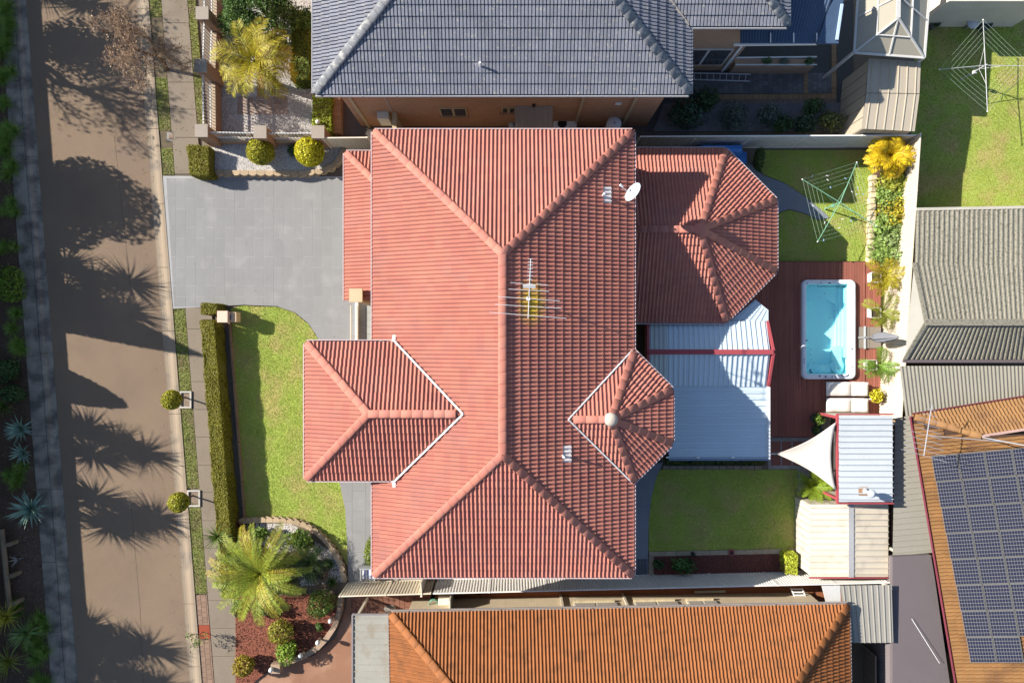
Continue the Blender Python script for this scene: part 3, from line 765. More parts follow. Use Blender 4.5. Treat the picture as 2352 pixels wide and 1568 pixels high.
# porch pier and parapet beside the garage
PIER = M('pier_render', (.50,.36,.23), rough=.85, var=.12)
pxy = U(817,678,3.35)
pier = MB().box(pxy[0]-.20, pxy[1]-.22, .0, pxy[0]+.20, pxy[1]+.22, 3.2).box(pxy[0]-.26, pxy[1]-.27, 3.2, pxy[0]+.26, pxy[1]+.27, 3.36).build('porch_pier', PIER, main_house)
MB().box(pxy[0]+.262, pxy[1]-.12, .0, rx0+.44, pxy[1]+.12, 2.55).box(pxy[0]+.262, pxy[1]-.16, 2.552, rx0+.44, pxy[1]+.16, 2.68).build('parapet', M('parapet_brick', (.40,.20,.09), var=.15, island=.1), main_house)
# porch front sill and screen
q0 = U(820,694,.3); q1 = U(820,786,.3)
MB().box(q0[0]-.06, q1[1], .1, q0[0]+.06, q0[1], .42).build('porch_sill', M('white_render', (.7,.68,.64)), main_house)
for x in (832, 845):
    a = U(x,694,.3); MB().box(a[0]-.02, q1[1], 2.42, a[0]+.02, q0[1]-.25, 2.46).build('porch_beam', M('cream_steel', (.55,.48,.36)), main_house)
# vent tiles with pipes
VENT = M('vent_flashing', (.52,.47,.46), var=.15, s2=30)
def vent(dx, dy, house=main_house, rf=None):
    x, y = U(dx, dy, 6.4); z = E+S*(rx1-x)
    mb = MB(); n = Vector((S,0,1)).normalized()
    for i in (-1,0,1):
        pass
    org_ = [((rx1-x)*math.sqrt(1+S*S)//T.c)*T.c-.04, ((y-ry0)//T.w)*T.w]
    vd = Vector((-1,0,S)).normalized(); nd_ = Vector((S,0,1)).normalized()
    vmesh = bpy.data.meshes.get('vent_tile') or bpy.data.meshes.new('vent_tile')
    if not vmesh.polygons: vmesh.from_pydata(T.tv.tolist(), [], T.tf.tolist()); vmesh.materials.append(VENT)
    for k in (0,1):
        p = Vector((rx1,ry0,E))+Vector((0,1,0))*(org_[1]+k*T.w-T.w/2)+vd*org_[0]+nd_*.012
        link('vent_tile', vmesh, roof).matrix_basis = Matrix(((0,vd.x,nd_.x,p.x),(1,vd.y,nd_.y,p.y),(0,vd.z,nd_.z,p.z),(0,0,0,1)))
    o = None if 1 else MB().add([(x-.24,y-.22,E+S*(rx1-x+.24)+.062),(x+.24,y-.22,E+S*(rx1-x-.24)+.062),(x+.24,y+.22,E+S*(rx1-x-.24)+.062),(x-.24,y+.22,E+S*(rx1-x+.24)+.062),
        (x-.24,y-.22,E+S*(rx1-x+.24)+.01),(x+.24,y-.22,E+S*(rx1-x-.24)+.01),(x+.24,y+.22,E+S*(rx1-x-.24)+.01),(x-.24,y+.22,E+S*(rx1-x+.24)+.01)],
        [(0,1,2,3),(4,5,1,0),(5,6,2,1),(6,7,3,2),(7,4,0,3)]).build('vent_flashing', VENT, roof)
    MB().tube([(x,y,z+.03),(x,y,z+.42)], .04, 10).build('vent_pipe', M('white_pvc', (.7,.7,.7), rough=.4), roof)
vent(1390,441); vent(1293,1046)
# ================================================================ antenna and dish on the roof
STEELW = M('galvanised', (.62,.64,.66), rough=.4, metal=.3, var=.05)
za = 8.55
def ant(dx, dy): return Vector(U3(dx, dy, za))
base = Vector((*U(1214,683,za), 0)); base.z = E+S*(rx1-base.x)
an = thing('roof_antenna', 'white television antenna with long crossbars standing on the red roof ridge', 'antenna', base)
MB().tube([base+Vector((0,0,-.05)), base+Vector((0,0,za-base.z+.02))], .022, 8).build('mast', STEELW, an)
a0, a1 = ant(1219,594), ant(1213,731)
MB().tube([a0, a1], .012, 6).build('boom', STEELW, an)
for dy, x0, x1, sk in [(595,1214,1223,0),(602,1213,1224,0),(609,1212,1224,0),(617,1212,1224,0),(625,1211,1224,0),(633,1210,1224,0),(642,1210,1223,0),(652,1209,1223,0)]:
    MB().tube([ant(x0,dy), ant(x1,dy+sk)], .010, 5).build('element', STEELW, an)
for (x0, y0), (x1, y1) in [((1172,649),(1200,651)),((1232,652),(1259,655)),((1168,664),(1261,669)),((1143,681),(1286,691)),((1137,699),(1290,708)),((1124,717),(1301,731))]:
    MB().tube([ant(x0,y0), ant(x1,y1)], .009, 5).build('element', STEELW, an)
for y in (654,657,660): MB().tube([ant(1201,y)+Vector((0,0,.04)), ant(1230,y+1)+Vector((0,0,.04))], .016, 5).build('element', STEELW, an)
MB().box(base.x-.07, base.y-.09, za-.10, base.x+.05, base.y+.02, za+.02).build('balun_box', M('grey_plastic', (.5,.5,.52)), an)
# dish
dc = Vector(U3(1455,442,6.0))
ds = thing('satellite_dish', 'pale oval satellite dish at the right eave of the red roof', 'satellite dish', (dc.x-.15, dc.y-.05, E+.05))
ax = Vector((-.80,.42,.42)).normalized(); sx = ax.cross(Vector((0,0,1))).normalized(); sy = sx.cross(ax)
vs = []; fs = []; n = 24; rr = [0,.11,.21,.30,.37]
for i, r_ in enumerate(rr):
    for k in range(n):
        t = 2*math.pi*k/n; vs.append(dc+sx*math.cos(t)*r_+sy*math.sin(t)*r_*1.1+ax*(.34*r_*r_))
for i in range(len(rr)-1):
    for k in range(n): fs.append((i*n+k, i*n+(k+1)%n, (i+1)*n+(k+1)%n, (i+1)*n+k))
o = MB().add(vs, fs).build('reflector', M('dish_grey', (.42,.48,.54), rough=.5), ds, True)
sm = o.modifiers.new('t', 'SOLIDIFY'); sm.thickness = .012
f_ = dc+ax*.52-sy*.18
MB().tube([dc-sy*.37, f_-sy*.02], .014, 6).build('feed_arm', STEELW, ds)
MB().tube([f_, f_-ax*.12], .045, 10).build('feed_horn', M('white_plastic', (.7,.7,.68)), ds)
MB().tube([(dc.x-.25,dc.y-.05,E+.1), (dc.x-.22,dc.y-.05,dc.z-.25), dc-ax*.02], .022, 8).build('dish_mast', STEELW, ds)

# ================================================================ patio cover behind the house
POLY = M('patio_sheet', (.46,.54,.60), rough=.35, var=.07, s1=.6, s2=10, spec=.5)
POLYG = M('patio_sheet_aged', (.42,.47,.46), rough=.5, var=.12, s1=1.0, s2=14)
MAROON = M('maroon_steel', (.30,.055,.065), rough=.5, var=.08)
WHITES = M('white_steel', (.68,.68,.68), rough=.45, var=.05)
pc = thing('patio_cover', 'pale metal patio cover with a red ridge between house and deck', 'patio cover', U3(1620,880,0))
er, zr_ = 2.38, 2.92
def Q(*p): return [U3(*q) for q in p]
for x0, x1, m in ((1490,1532,POLYG),(1532,1763,POLY)):
    rib_sheets(pc, *Q((x0,737,er),(x1,737,er),(x1,804,zr_),(x0,804,zr_))[::1], mat=m, pitch=.20, ribw=.03, ribh=.03) if 0 else None
    a, b, c, d = Q((x0,738,er),(x1-3*(x1>1600),738,er),(x1+6*(x1>1600),808,zr_),(x0,808,zr_))
    rib_sheets(pc, b, a, d, c, mat=m, pitch=.19, ribw=.05, ribh=.035)
    a, b, c, d = Q((x0,886,er),(x1-3*(x1>1600),886,er),(x1+6*(x1>1600),808,zr_),(x0,808,zr_))
    rib_sheets(pc, a, b, c, d, mat=m, pitch=.19, ribw=.05, ribh=.035)
a, b, c, d = Q((1536,1053,2.27),(1765,1053,2.27),(1765,880,2.31),(1536,880,2.31))
rib_sheets(pc, d, a, b, c, mat=POLY, pitch=.25, ribw=.04, ribh=.055, sheet=.76)
a, b, c, d = Q((1672,742,2.28),(1765,737,2.28),(1765,712,2.28),(1735,688,2.28))
MB().prism([(p[0],p[1]) for p in (a,b,c,d)], 2.25, 2.28).build('roof_sheet', POLY, pc)
for k in range(5):
    p = U3(1690+k*14, 738, 2.28); q = U3(1735+k*6, 692+k*5, 2.28)
    MB().bar((p[0],p[1],2.29), (q[0],q[1],2.29), .03, .02).build('sheet_rib', POLY, pc)
MB().bar(U3(1490,808,zr_+.06), U3(1776,808,zr_+.06), .20, .07).build('ridge_capping', MAROON, pc)
for p, q in (((1762,738,er),(1776,806,zr_)),((1776,810,zr_),(1764,886,er)),((1488,738,er),(1488,808,zr_)),((1488,808,zr_),(1488,886,er))):
    MB().bar(Vector(U3(*p))+Vector((0,0,.03)), Vector(U3(*q))+Vector((0,0,.03)), .09, .12).build('barge_board', MAROON, pc)
MB().bar(U3(1766,888,2.36), U3(1766,1054,2.34), .07, .12).build('gutter', WHITES, pc)
MB().bar(U3(1536,1055,2.30), U3(1766,1055,2.30), .06, .12).build('gutter', M('blue_grey_steel', (.16,.2,.28)), pc)
for p in ((1530,1050),(1600,1050),(1680,1050)): MB().bar(U3(p[0],p[1],2.37), U3(p[0]+7,p[1],2.37), .06, .02).build('gutter_strap', WHITES, pc)
for x, y in ((1755,745),(1755,880),(1757,1045),(1560,1045),(1495,880)):
    p = U(x,y,2.3); MB().box(p[0]-.045,p[1]-.045,.2,p[0]+.045,p[1]+.045,2.22).build('post', MAROON, pc)
# bent cream pipe between house and cover
MB().tube([U3(1458,700,2.55), U3(1481,735,2.4)], .05, 8).build('downpipe', WHITES, pc)

# ================================================================ deck
DECKM = M('deck_timber', (.25,.088,.062), rough=.75, var=.12, s1=1.0, s2=30, bump=.3, bs=40, island=.14)
deck = thing('timber_deck', 'red-brown timber deck around the swim spa', 'deck', U3(1850,800,0))
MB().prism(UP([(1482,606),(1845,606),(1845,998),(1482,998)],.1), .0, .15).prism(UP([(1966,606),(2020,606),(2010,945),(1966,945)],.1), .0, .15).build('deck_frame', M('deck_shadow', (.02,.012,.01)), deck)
dz = .22; x = U(1480,0,dz)[0]; xe = U(2022,0,dz)[0]; bw = .118; i = 0
spx0, spx1 = U(1845,0,.4)[0], U(1965,0,.4)[0]; spy1, spy0 = U(0,644,.4)[1], U(0,869,.4)[1]
random.seed(5)
while x < xe:
    xd = 1176+x*1568/(CAM_H-dz)
    y1 = U(0,601,dz)[1]; y0 = U(0,1003 if xd < 1866 else 950,dz)[1]
    if xd > 1985: zz = dz-.035
    else: zz = dz
    segs = []
    if x+bw > spx0 and x < spx1: segs = [(y0, spy0-.02), (spy1+.02, y1)]
    else: segs = [(y0, y1)]
    for s0, s1 in segs:
        L_ = s1-s0; cuts = [s0]
        while s1-cuts[-1] > 4.2: cuts.append(cuts[-1]+random.uniform(1.8,3.9))
        cuts.append(s1)
        for c0, c1 in zip(cuts[:-1], cuts[1:]):
            if c1-c0 > .05: MB().box(x+.004, c0+.003, zz-.03, x+bw-.006, c1-.003, zz+random.uniform(-.001,.001)).build('board', DECKM, deck)
    x += bw
# ================================================================ swim spa
ACRY = M('spa_acrylic', (.66,.69,.74), rough=.25, var=.05, s1=1.5, s2=8, spec=.5)
ACRB = M('spa_basin', (.62,.93,.96), rough=.3, var=.04)
NAVY = M('navy_plastic', (.015,.03,.12), rough=.4)
sp0 = U(1843,871,.40); sp1 = U(1967,642,.40); sw = sp1[0]-sp0[0]; sh = sp1[1]-sp0[1]
spa = thing('swim_spa', 'white swim spa with turquoise water sunk into the deck', 'swim spa', (sp0[0]+sw/2, sp0[1]+sh/2, 0))
def rrect(x0, y0, x1, y1, r, n=6):
    out = []
    for cx, cy, a0 in ((x1-r,y1-r,0),(x0+r,y1-r,90),(x0+r,y0+r,180),(x1-r,y0+r,270)):
        for k in range(n+1):
            t = R(a0+90*k/n); out.append((cx+r*math.cos(t), cy+r*math.sin(t)))
    return out
X0, Y0 = sp0; X1, Y1 = sp1
loops = [(rrect(X0+.05,Y0+.05,X1-.05,Y1-.05,.2),.0),(rrect(X0,Y0,X1,Y1,.25),.14),(rrect(X0,Y0,X1,Y1,.25),.34),(rrect(X0+.02,Y0+.02,X1-.02,Y1-.02,.24),.385),(rrect(X0+.07,Y0+.07,X1-.07,Y1-.07,.21),.40),
         (rrect(X0+.15,Y0+.20,X1-.27,Y1-.17,.16),.40),(rrect(X0+.17,Y0+.22,X1-.29,Y1-.19,.15),.385)]
def loft(loops, mat, name, parent, cap=False):
    mb = MB(); vs = []; n = len(loops[0][0])
    for pts, z in loops: vs += [(p[0],p[1],z) for p in pts]
    fs = [(i*n+k, i*n+(k+1)%n, (i+1)*n+(k+1)%n, (i+1)*n+k) for i in range(len(loops)-1) for k in range(n)]
    if cap: fs.append(tuple(range((len(loops)-1)*n, len(loops)*n)))
    return mb.add(vs, fs).build(name, mat, parent, True)
loft(loops, ACRY, 'shell', spa)
bl = [(rrect(X0+.17,Y0+.22,X1-.29,Y1-.19,.15),.385),(rrect(X0+.19,Y0+.24,X1-.31,Y1-.21,.14),.2),(rrect(X0+.21,Y0+.26,X1-.33,Y1-.23,.12),.0),(rrect(X0+.27,Y0+.32,X1-.40,Y1-.30,.1),-.04)]
loft(bl, ACRB, 'basin', spa, True)
# ledges along the right side, bench at the head, seats at the foot
for k in range(3):
    x1_ = X1-.33-.0; w_ = .42-.13*k; z_ = .06+.07*k
    MB().prism(rrect(x1_-w_, Y0+.95, X1-.30-.004*k, Y1-.35, .04, 3), -.03, z_).build('step', ACRB, spa)
MB().prism([(X0+.22,Y1-.24),(X0+.22,Y1-.78),(X0+.34,Y1-.86),(X1-1.05,Y1-.86),(X1-.72,Y1-1.10),(X1-.72,Y1-.24)], -.03, .05).build('bench', ACRB, spa)
MB().prism([(X0+.22,Y0+1.30),(X0+.42,Y0+1.30),(X0+.46,Y0+.86),(X0+.68,Y0+.66),(X1-1.0,Y0+.66),(X1-1.0,Y0+.27),(X0+.22,Y0+.27)], -.03, .12).build('bench', ACRB, spa)
MB().prism(rrect(X1-.95,Y0+.75,X1-.55,Y0+1.45,.08), -.03, .20).build('lounge_seat', ACRB, spa)
for cx, cy, a, b_, z_ in ((X1-.72,Y0+.58,.30,.32,.19),(X0+.44,Y0+.60,.20,.20,.10),(X0+.92,Y0+.46,.30,.20,.12)):
    mb = MB(); mb.sphere((0,0,0), 1, 12); mb.v = [(cx+v[0]*a, cy+v[1]*b_, z_-.06+v[2]*.10) for v in mb.v]; mb.build('seat', ACRB, spa, True)
WATER = bpy.data.materials.new('spa_water'); WATER.use_nodes = True; nt = WATER.node_tree; nt.nodes.remove(nt.nodes['Principled BSDF'])
tr = nt.nodes.new('ShaderNodeBsdfTransparent'); tr.inputs[0].default_value = (.72,.97,.985,1); gl = nt.nodes.new('ShaderNodeBsdfGlossy'); gl.inputs['Roughness'].default_value = .06
mixs = nt.nodes.new('ShaderNodeMixShader')
nz = nt.nodes.new('ShaderNodeTexNoise'); nz.inputs['Scale'].default_value = 5; bpn = nt.nodes.new('ShaderNodeBump'); bpn.inputs['Strength'].default_value = .15; nt.links.new(nz.outputs[0], bpn.inputs['Height'])
nt.links.new(bpn.outputs[0], gl.inputs['Normal'])
mixs.inputs[0].default_value = .05; nt.links.new(tr.outputs[0], mixs.inputs[1]); nt.links.new(gl.outputs[0], mixs.inputs[2]); nt.links.new(mixs.outputs[0], nt.nodes['Material Output'].inputs[0])
wp = rrect(X0+.185,Y0+.235,X1-.305,Y1-.205,.14); MB().add([(p[0],p[1],.27) for p in wp], [tuple(range(len(wp)))]).build('water', WATER, spa)
def fitting(name, u, v, a, b_, z=.402):
    mb = MB(); mb.lathe((0,0,0), [(1,0),(1,.008),(.6,.016),(.01,.018)], 14); mb.v = [(X0+u*sw+p[0]*a, Y1-v*sh+p[1]*b_, z+p[2]) for p in mb.v]; mb.build(name, NAVY, spa, True)
for u, v, a, b_ in ((.50,.035,.055,.028),(.34,.032,.028,.028),(.67,.035,.028,.028),(.09,.037,.026,.026),(.08,.61,.035,.035),(.035,.80,.024,.024),(.035,.83,.024,.024),(.92,.695,.045,.028),(.92,.875,.028,.022),(.32,.966,.045,.035),(.43,.972,.058,.028),(.55,.972,.025,.025),(.61,.972,.025,.025)): fitting('jet_knob', u, v, a, b_)
for u, v, a0, a1, r_ in ((.17,.915,100,300,.075),(.79,.945,190,350,.16)):
    pts = [(X0+u*sw+math.cos(R(t))*r_, Y1-v*sh+math.sin(R(t))*r_*.75, .39) for t in np.linspace(a0,a1,9)]
    MB().tube(pts, .03, 6).build('pillow', NAVY, spa, True)
MB().tube([(X0+.29*sw,Y1-.04*sh,.40),(X0+.29*sw,Y1-.068*sh,.36),(X0+.70*sw,Y1-.068*sh,.36),(X0+.70*sw,Y1-.04*sh,.40)], .012, 6).build('grab_rail', NAVY, spa)
for u, v in ((.66,.66),(.72,.66),(.65,.72),(.72,.72),(.65,.745),(.72,.745),(.65,.775),(.72,.775),(.63,.885),(.70,.885),(.68,.90),(.17,.70),(.17,.75),(.19,.80),(.24,.83),(.36,.85),(.43,.85),(.52,.67)):
    mb = MB().lathe((X0+u*sw, Y1-v*sh, .272), [(.017,0),(.017,.01),(.008,.014)], 8); mb.build('jet', M('grey_jet', (.10,.14,.18)), spa)

# ================================================================ furniture on the deck
CUSH = M('cushion', (.60,.56,.52), rough=.9, var=.1, s1=2, s2=20, bump=.4, bs=25)
FRAME = M('lounger_frame', (.30,.30,.31), rough=.4)
def lounger(cx, cy, label):
    t = thing('sun_lounger', label, 'sun lounger', (cx, cy, dz), 'sun loungers beside the spa')
    L_, W_ = 1.78, .60
    def cushion(x0, x1, z0, z1, ang=0):
        mb = MB(); n = 8; vs = []
        for i in range(n+1):
            for j in range(n+1):
                u = i/n; v = j/n; ed = min(1, min(u,1-u)*7)*min(1, min(v,1-v)*6)
                xx = x0+(x1-x0)*u; zz = z0+(z1-z0)*u
                vs.append((cx+xx, cy-W_/2+W_*v, zz+.09*ed**.5+.012*math.sin(u*9)*ed))
        fs = [(i*(n+1)+j, (i+1)*(n+1)+j, (i+1)*(n+1)+j+1, i*(n+1)+j+1) for i in range(n) for j in range(n)]
        mb.add(vs, fs).build('cushion', CUSH, t, True)
    cushion(-L_/2, .21, dz+.30, dz+.30); cushion(.22, L_/2, dz+.31, dz+.44)
    for s in (-1,1):
        MB().tube([(cx-L_/2, cy+s*(W_/2-.01), dz+.27), (cx+L_/2-.1, cy+s*(W_/2-.01), dz+.27)], .02, 6).build('side_rail', FRAME, t)
        for xx in (-L_/2+.12, L_/2-.25): MB().tube([(cx+xx, cy+s*(W_/2-.02), dz), (cx+xx, cy+s*(W_/2-.02), dz+.27)], .02, 6).build('leg', FRAME, t)
    MB().box(cx-L_/2+.03, cy-W_/2+.02, dz+.27, cx+L_/2-.1, cy+W_/2-.02, dz+.295).build('seat_base', FRAME, t)
c = U(1945,893,.55); lounger(*c, 'cushioned sun lounger next to the spa, upper of two')
c = U(1945,930,.55); lounger(*c, 'cushioned sun lounger nearer the metal shed, lower of two')
# closed cantilever parasol
pb = U(1992,775,.25)
ps = thing('closed_parasol', 'closed grey parasol on a crossed base beside the spa', 'parasol', (*pb, dz))
for i in (-1,1):
    for j in (-1,1): MB().box(pb[0]+.10+.26*i-.25, pb[1]+.24*j-.23, dz-.03, pb[0]+.10+.26*i+.25, pb[1]+.24*j+.23, dz+.03).build('base_slab', M('base_concrete', (.22,.19,.16), var=.1), ps)
MB().bar((pb[0]-.12,pb[1]-.5,dz+.06), (pb[0]-.12,pb[1]+.5,dz+.06), .07, .05).bar((pb[0]-.42,pb[1],dz+.06), (pb[0]+.4,pb[1],dz+.06), .05, .05).build('cross_base', M('base_steel', (.40,.42,.44), rough=.5), ps)
MB().tube([(pb[0],pb[1],dz),(pb[0],pb[1],2.72)], .035, 10).build('mast', M('dark_grey_steel', (.15,.15,.17)), ps)
vs = []; fs = []; n = 28; prof = [(.06,.85),(.16,.95),(.19,1.2),(.17,1.7),(.12,2.2),(.06,2.6),(.02,2.68)]
for r_, z_ in prof:
    for k in range(n):
        t = 2*math.pi*k/n; f = 1+.28*math.cos(7*t+z_); vs.append((pb[0]+r_*f*math.cos(t), pb[1]+r_*f*math.sin(t), z_))
for i in range(len(prof)-1):
    for k in range(n): fs.append((i*n+k, i*n+(k+1)%n, (i+1)*n+(k+1)%n, (i+1)*n+k))
MB().add(vs, fs).build('canopy', M('parasol_fabric', (.17,.17,.19), var=.12, s2=20), ps, True)

# ================================================================ sheds in the back corner
ZINC = M('zincalume', (.46,.49,.51), rough=.4, var=.08, s1=.7, s2=12, spec=.5)
CREAMS = M('cream_sheet', (.56,.50,.40), rough=.55, var=.08, s1=.8, s2=14, tint=(.45,.40,.33), tamt=.3, ts=1.5)
shed1 = thing('metal_shed', 'open shed with ribbed silver roof and red fascia behind the shade sail', 'shed', U3(1985,1060,0))
h1 = 2.35
rib_sheets(shed1, *[Vector(U3(*q)) for q in ((1926,954,h1+.08),(1926,1152,h1+.08),(2050,1152,h1),(2050,954,h1))], mat=ZINC, pitch=.24, ribw=.03, ribh=.06)
MB().bar(U3(1923,952,h1), U3(1923,1154,h1), .06, .16).build('fascia', MAROON, shed1)
MB().bar(U3(1922,951,h1), U3(2051,951,h1), .05, .14).bar(U3(1922,1155,h1), U3(2051,1155,h1), .05, .14).build('fascia', MAROON, shed1)
wl = [U(1930,960,h1), U(2046,960,h1), U(2046,1148,h1), U(1930,1148,h1)]
for p, q in ((wl[0],wl[1]),(wl[1],wl[2]),(wl[2],wl[3])): MB().bar((*p,1.15), (*q,1.15), .04, 2.28).build('wall', CREAMS, shed1)
for p in (wl[0], wl[3]): MB().box(p[0]-.05,p[1]-.05,.05,p[0]+.05,p[1]+.05,h1-.05).build('post', MAROON, shed1)
MB().prism(wl, .0, .06).build('floor', M('shed_floor', (.12,.10,.09)), shed1)
fl = U(1987,1127,h1+.05)
MB().lathe((*fl,h1+.03), [(.14,0),(.10,.06),(.07,.08),(.07,.42),(.13,.44),(.17,.54),(.13,.64),(.01,.68)], 14).build('flue', M('flue_steel', (.38,.42,.48), rough=.4), shed1, True)
MB().box(fl[0]-.28, fl[1]-.18, h1+.065, fl[0]+.1, fl[1]+.18, h1+.072).build('flue_stain', M('rust_brown', (.30,.17,.10), var=.3), shed1)
shed2 = thing('garden_shed', 'cream ribbed garden shed with grey ridge in the bottom corner of the yard', 'shed', U3(1940,1240,0))
e2, r2 = 1.62, 1.86
def g2(x0, x1, z0, z1): return [Vector(U3(*q)) for q in ((x0,1158,z0),(x0,1324,z0),(x1,1324,z1),(x1,1158,z1))]
rib_sheets(shed2, *g2(1859,1950,e2,r2), mat=CREAMS, pitch=.25, ribw=.02, ribh=.06)
q = g2(2040,1960,e2,r2); rib_sheets(shed2, q[1], q[0], q[3], q[2], mat=CREAMS, pitch=.25, ribw=.02, ribh=.06)
MB().bar(U3(1955,1157,r2+.02), U3(1955,1325,r2+.02), .22, .03).build('ridge_capping', M('ridge_grey', (.30,.30,.31)), shed2)
w2 = [U(1862,1160,e2), U(2037,1160,e2), U(2037,1321,e2), U(1862,1321,e2)]
for k in range(4):
    p, q = w2[k], w2[(k+1)%4]; m_ = 10 if k % 2 else 8
    for i in range(m_):
        a_ = Vector((*p,.8)).lerp(Vector((*q,.8)), (i+.04)/m_); b_ = Vector((*p,.8)).lerp(Vector((*q,.8)), (i+.96)/m_); MB().bar(a_, b_, .03, 1.58).build('wall_sheet', CREAMS, shed2)
MB().prism(ins(w2, (sum(p[0] for p in w2)/4, sum(p[1] for p in w2)/4), .02), .02, 1.58).build('wall', M('cream_sheet_joint', (.40,.36,.29)), shed2)
for x0, x1 in ((1859,1955),(1955,2040)):
    MB().bar(U3(x0,1326,e2 if x0 == 1859 else r2), U3(x1,1326,r2 if x0 == 1859 else e2), .05, .09).build('barge', MAROON, shed2)
# paving under shade sail
pv = setp(MB().prism(UP([(1765,1004),(1925,1004),(1925,1150),(1832,1150),(1832,1077),(1765,1077)],.06), .0, .055).build('sail_paving', M('pebble_mix', (.27,.25,.24), var=.4, s1=6, s2=60, bump=1.0, bs=40)), kind='structure')
for i in range(4):
    for j in range(2):
        c = U(1782+i*25, 1026+j*30, .06); MB().box(c[0]-.21, c[1]-.24, .03, c[0]+.21, c[1]+.24, .068).build('paver', M('red_paver', (.22,.085,.065), island=.15, var=.15), pv)
# shade sail
sail = thing('shade_sail', 'cream triangular shade sail stretched from the metal shed', 'shade sail', U3(1880,1045,0))
A_, B_, C_ = Vector(U3(1783,1042,2.15)), Vector(U3(1921,968,2.45)), Vector(U3(1921,1126,2.45))
n = 18; vs = []; idx = {}
def curve(p, q, t, c, k): m = p.lerp(q, t); return m+(c-m)*k*4*t*(1-t)
cen = (A_+B_+C_)/3
for i in range(n+1):
    t = i/n; L0 = curve(A_,B_,t,cen,.17); R0 = curve(A_,C_,t,cen,.17)
    for j in range(n+1):
        s_ = j/n; p = L0.lerp(R0, s_); p.x -= .22*t**3*4*s_*(1-s_); p.z -= .10*math.sin(math.pi*t)*math.sin(math.pi*s_); idx[i,j] = len(vs); vs.append(p)
o = MB().add(vs, [(idx[i,j],idx[i+1,j],idx[i+1,j+1],idx[i,j+1]) for i in range(n) for j in range(n)]).build('cloth', M('sail_cloth', (.55,.49,.43), rough=.9, var=.05, bump=.2, bs=100), sail, True)
sm = o.modifiers.new('t', 'SOLIDIFY'); sm.thickness = .006
pa_ = U(1783,1042,2.15); MB().tube([(pa_[0]-.35,pa_[1],.0),(pa_[0]-.35,pa_[1],2.25)], .04, 8).build('post', WHITES, sail); MB().tube([(pa_[0]-.35,pa_[1],2.2), A_], .012, 5).build('cable', STEELW, sail)
# lattice screen by the shed
lt = thing('lattice_screen', 'small cream lattice screen standing between potted plant and shed', 'screen', U3(1905,965,.2))
q0, q1 = U(1893,955,.8), U(1919,955,.8)
for k in range(7):
    x_ = q0[0]+(q1[0]-q0[0])*k/6; MB().box(x_-.012, q0[1]-.62, .25, x_+.012, q0[1], .28).build('slat', CREAMS, lt)
    y_ = q0[1]-.62*k/6; MB().box(q0[0]-.01, y_-.012, .282, q1[0]+.01, y_+.012, .30).build('slat', CREAMS, lt)

# ================================================================ clothes hoists
def hoist(name, head, tips, base, hh, mat, label, pegs=0, nl=5):
    t = thing(name, label, 'clothesline', (*base, 0)); H = Vector((*head, hh))
    MB().tube([(*head,0.02),(*head,hh*.6)], .032, 10).tube([(*head,hh*.6),(*head,hh+.08)], .024, 8).build('pole', mat, t)
    tv = [Vector((*p, hh+.10)) for p in tips]
    for p in tv: MB().tube([H+Vector((0,0,-.02)), p], [.018,.013], 6).build('arm', mat, t); 
    for p in tv: MB().sphere(p, .03, 6).build('arm_cap', M('white_plastic', (.7,.7,.68)), t)
    for p in tv: MB().tube([H+Vector((0,0,-.42)), H.lerp(p,.42)+Vector((0,0,0))], .009, 5).build('strut', mat, t)
    wire = M('clothes_wire', (.26,.36,.29), rough=.5); r_ = random.Random(4)
    for k in range(4):
        a_, b_ = tv[k], tv[(k+1)%4]
        for q in range(nl):
            f = 1-.12*q; p0 = H.lerp(a_, f)+Vector((0,0,.015)); p1 = H.lerp(b_, f)+Vector((0,0,.015)); mid = (p0+p1)/2-Vector((0,0,.03))
            MB().tube([p0, mid, p1], .0038, 4).build('line', wire, t)
            for _ in range(pegs if r_.random() < .7 else 0):
                pp = p0.lerp(p1, r_.uniform(.1,.9)); a2 = r_.uniform(0,3.1); d2 = Vector((math.cos(a2),math.sin(a2),0))*.045
                MB().bar(pp-d2-Vector((0,0,.01)), pp+d2-Vector((0,0,.01)), .022, .02).build('peg', M('peg_%d' % r_.randrange(3), [(.7,.7,.72),(.25,.40,.65),(.7,.66,.6)][r_.randrange(3)]), t)
    MB().box(head[0]-.06, head[1]-.09, hh*.55, head[0]+.06, head[1]+.05, hh*.62).build('winder', mat, t)
    return t
GREENST = M('green_steel', (.17,.36,.24), rough=.5)
hd = U(1930,465,1.5)
hoist('rotary_clothesline', hd, [U(1843,412,1.6),U(1968,373,1.6),U(2012,519,1.6),U(1878,555,1.6)], hd, 1.5, GREENST, 'green rotary clothesline with pegs on the small rear lawn', pegs=1)
hd = U(2264,150,1.7)
hoist('rotary_clothesline', hd, [U(2158,160,1.8),U(2258,46,1.8),U(2370,152,1.8),U(2268,256,1.8)], hd, 1.7, M('grey_steel_pole', (.42,.42,.42), rough=.5), 'grey rotary clothesline on the neighbouring lawn in the top right corner')

# ================================================================ fences around the yard
FCR = M('fence_cream', (.60,.53,.42), rough=.6, var=.06, s1=.6, s2=10)
FWH = M('fence_white', (.70,.67,.63), rough=.6, var=.06, s1=.6, s2=10)
fence('steel_fence', U(765,344), U(862,343), 1.75, FCR, 'short cream steel fence beside the garage and gravel bed', side=1)
fence('steel_fence', U(1455,341), U(2054,338), 1.75, FWH, 'long pale steel fence along the top of the back yard', side=1)
fence('steel_fence', U(2054,338), U(2013,950), 1.95, FCR, 'cream steel fence behind the potted palms and spa', side=1)
fence('steel_fence', U(802,1336), U(1002,1330), 1.70, FCR, 'cream steel side fence by the front path and striped chair', side=1)
fence('steel_fence', U(1002,1330), U(2002,1306), 1.70, FWH, 'long pale steel fence along the bottom of the property', side=1)
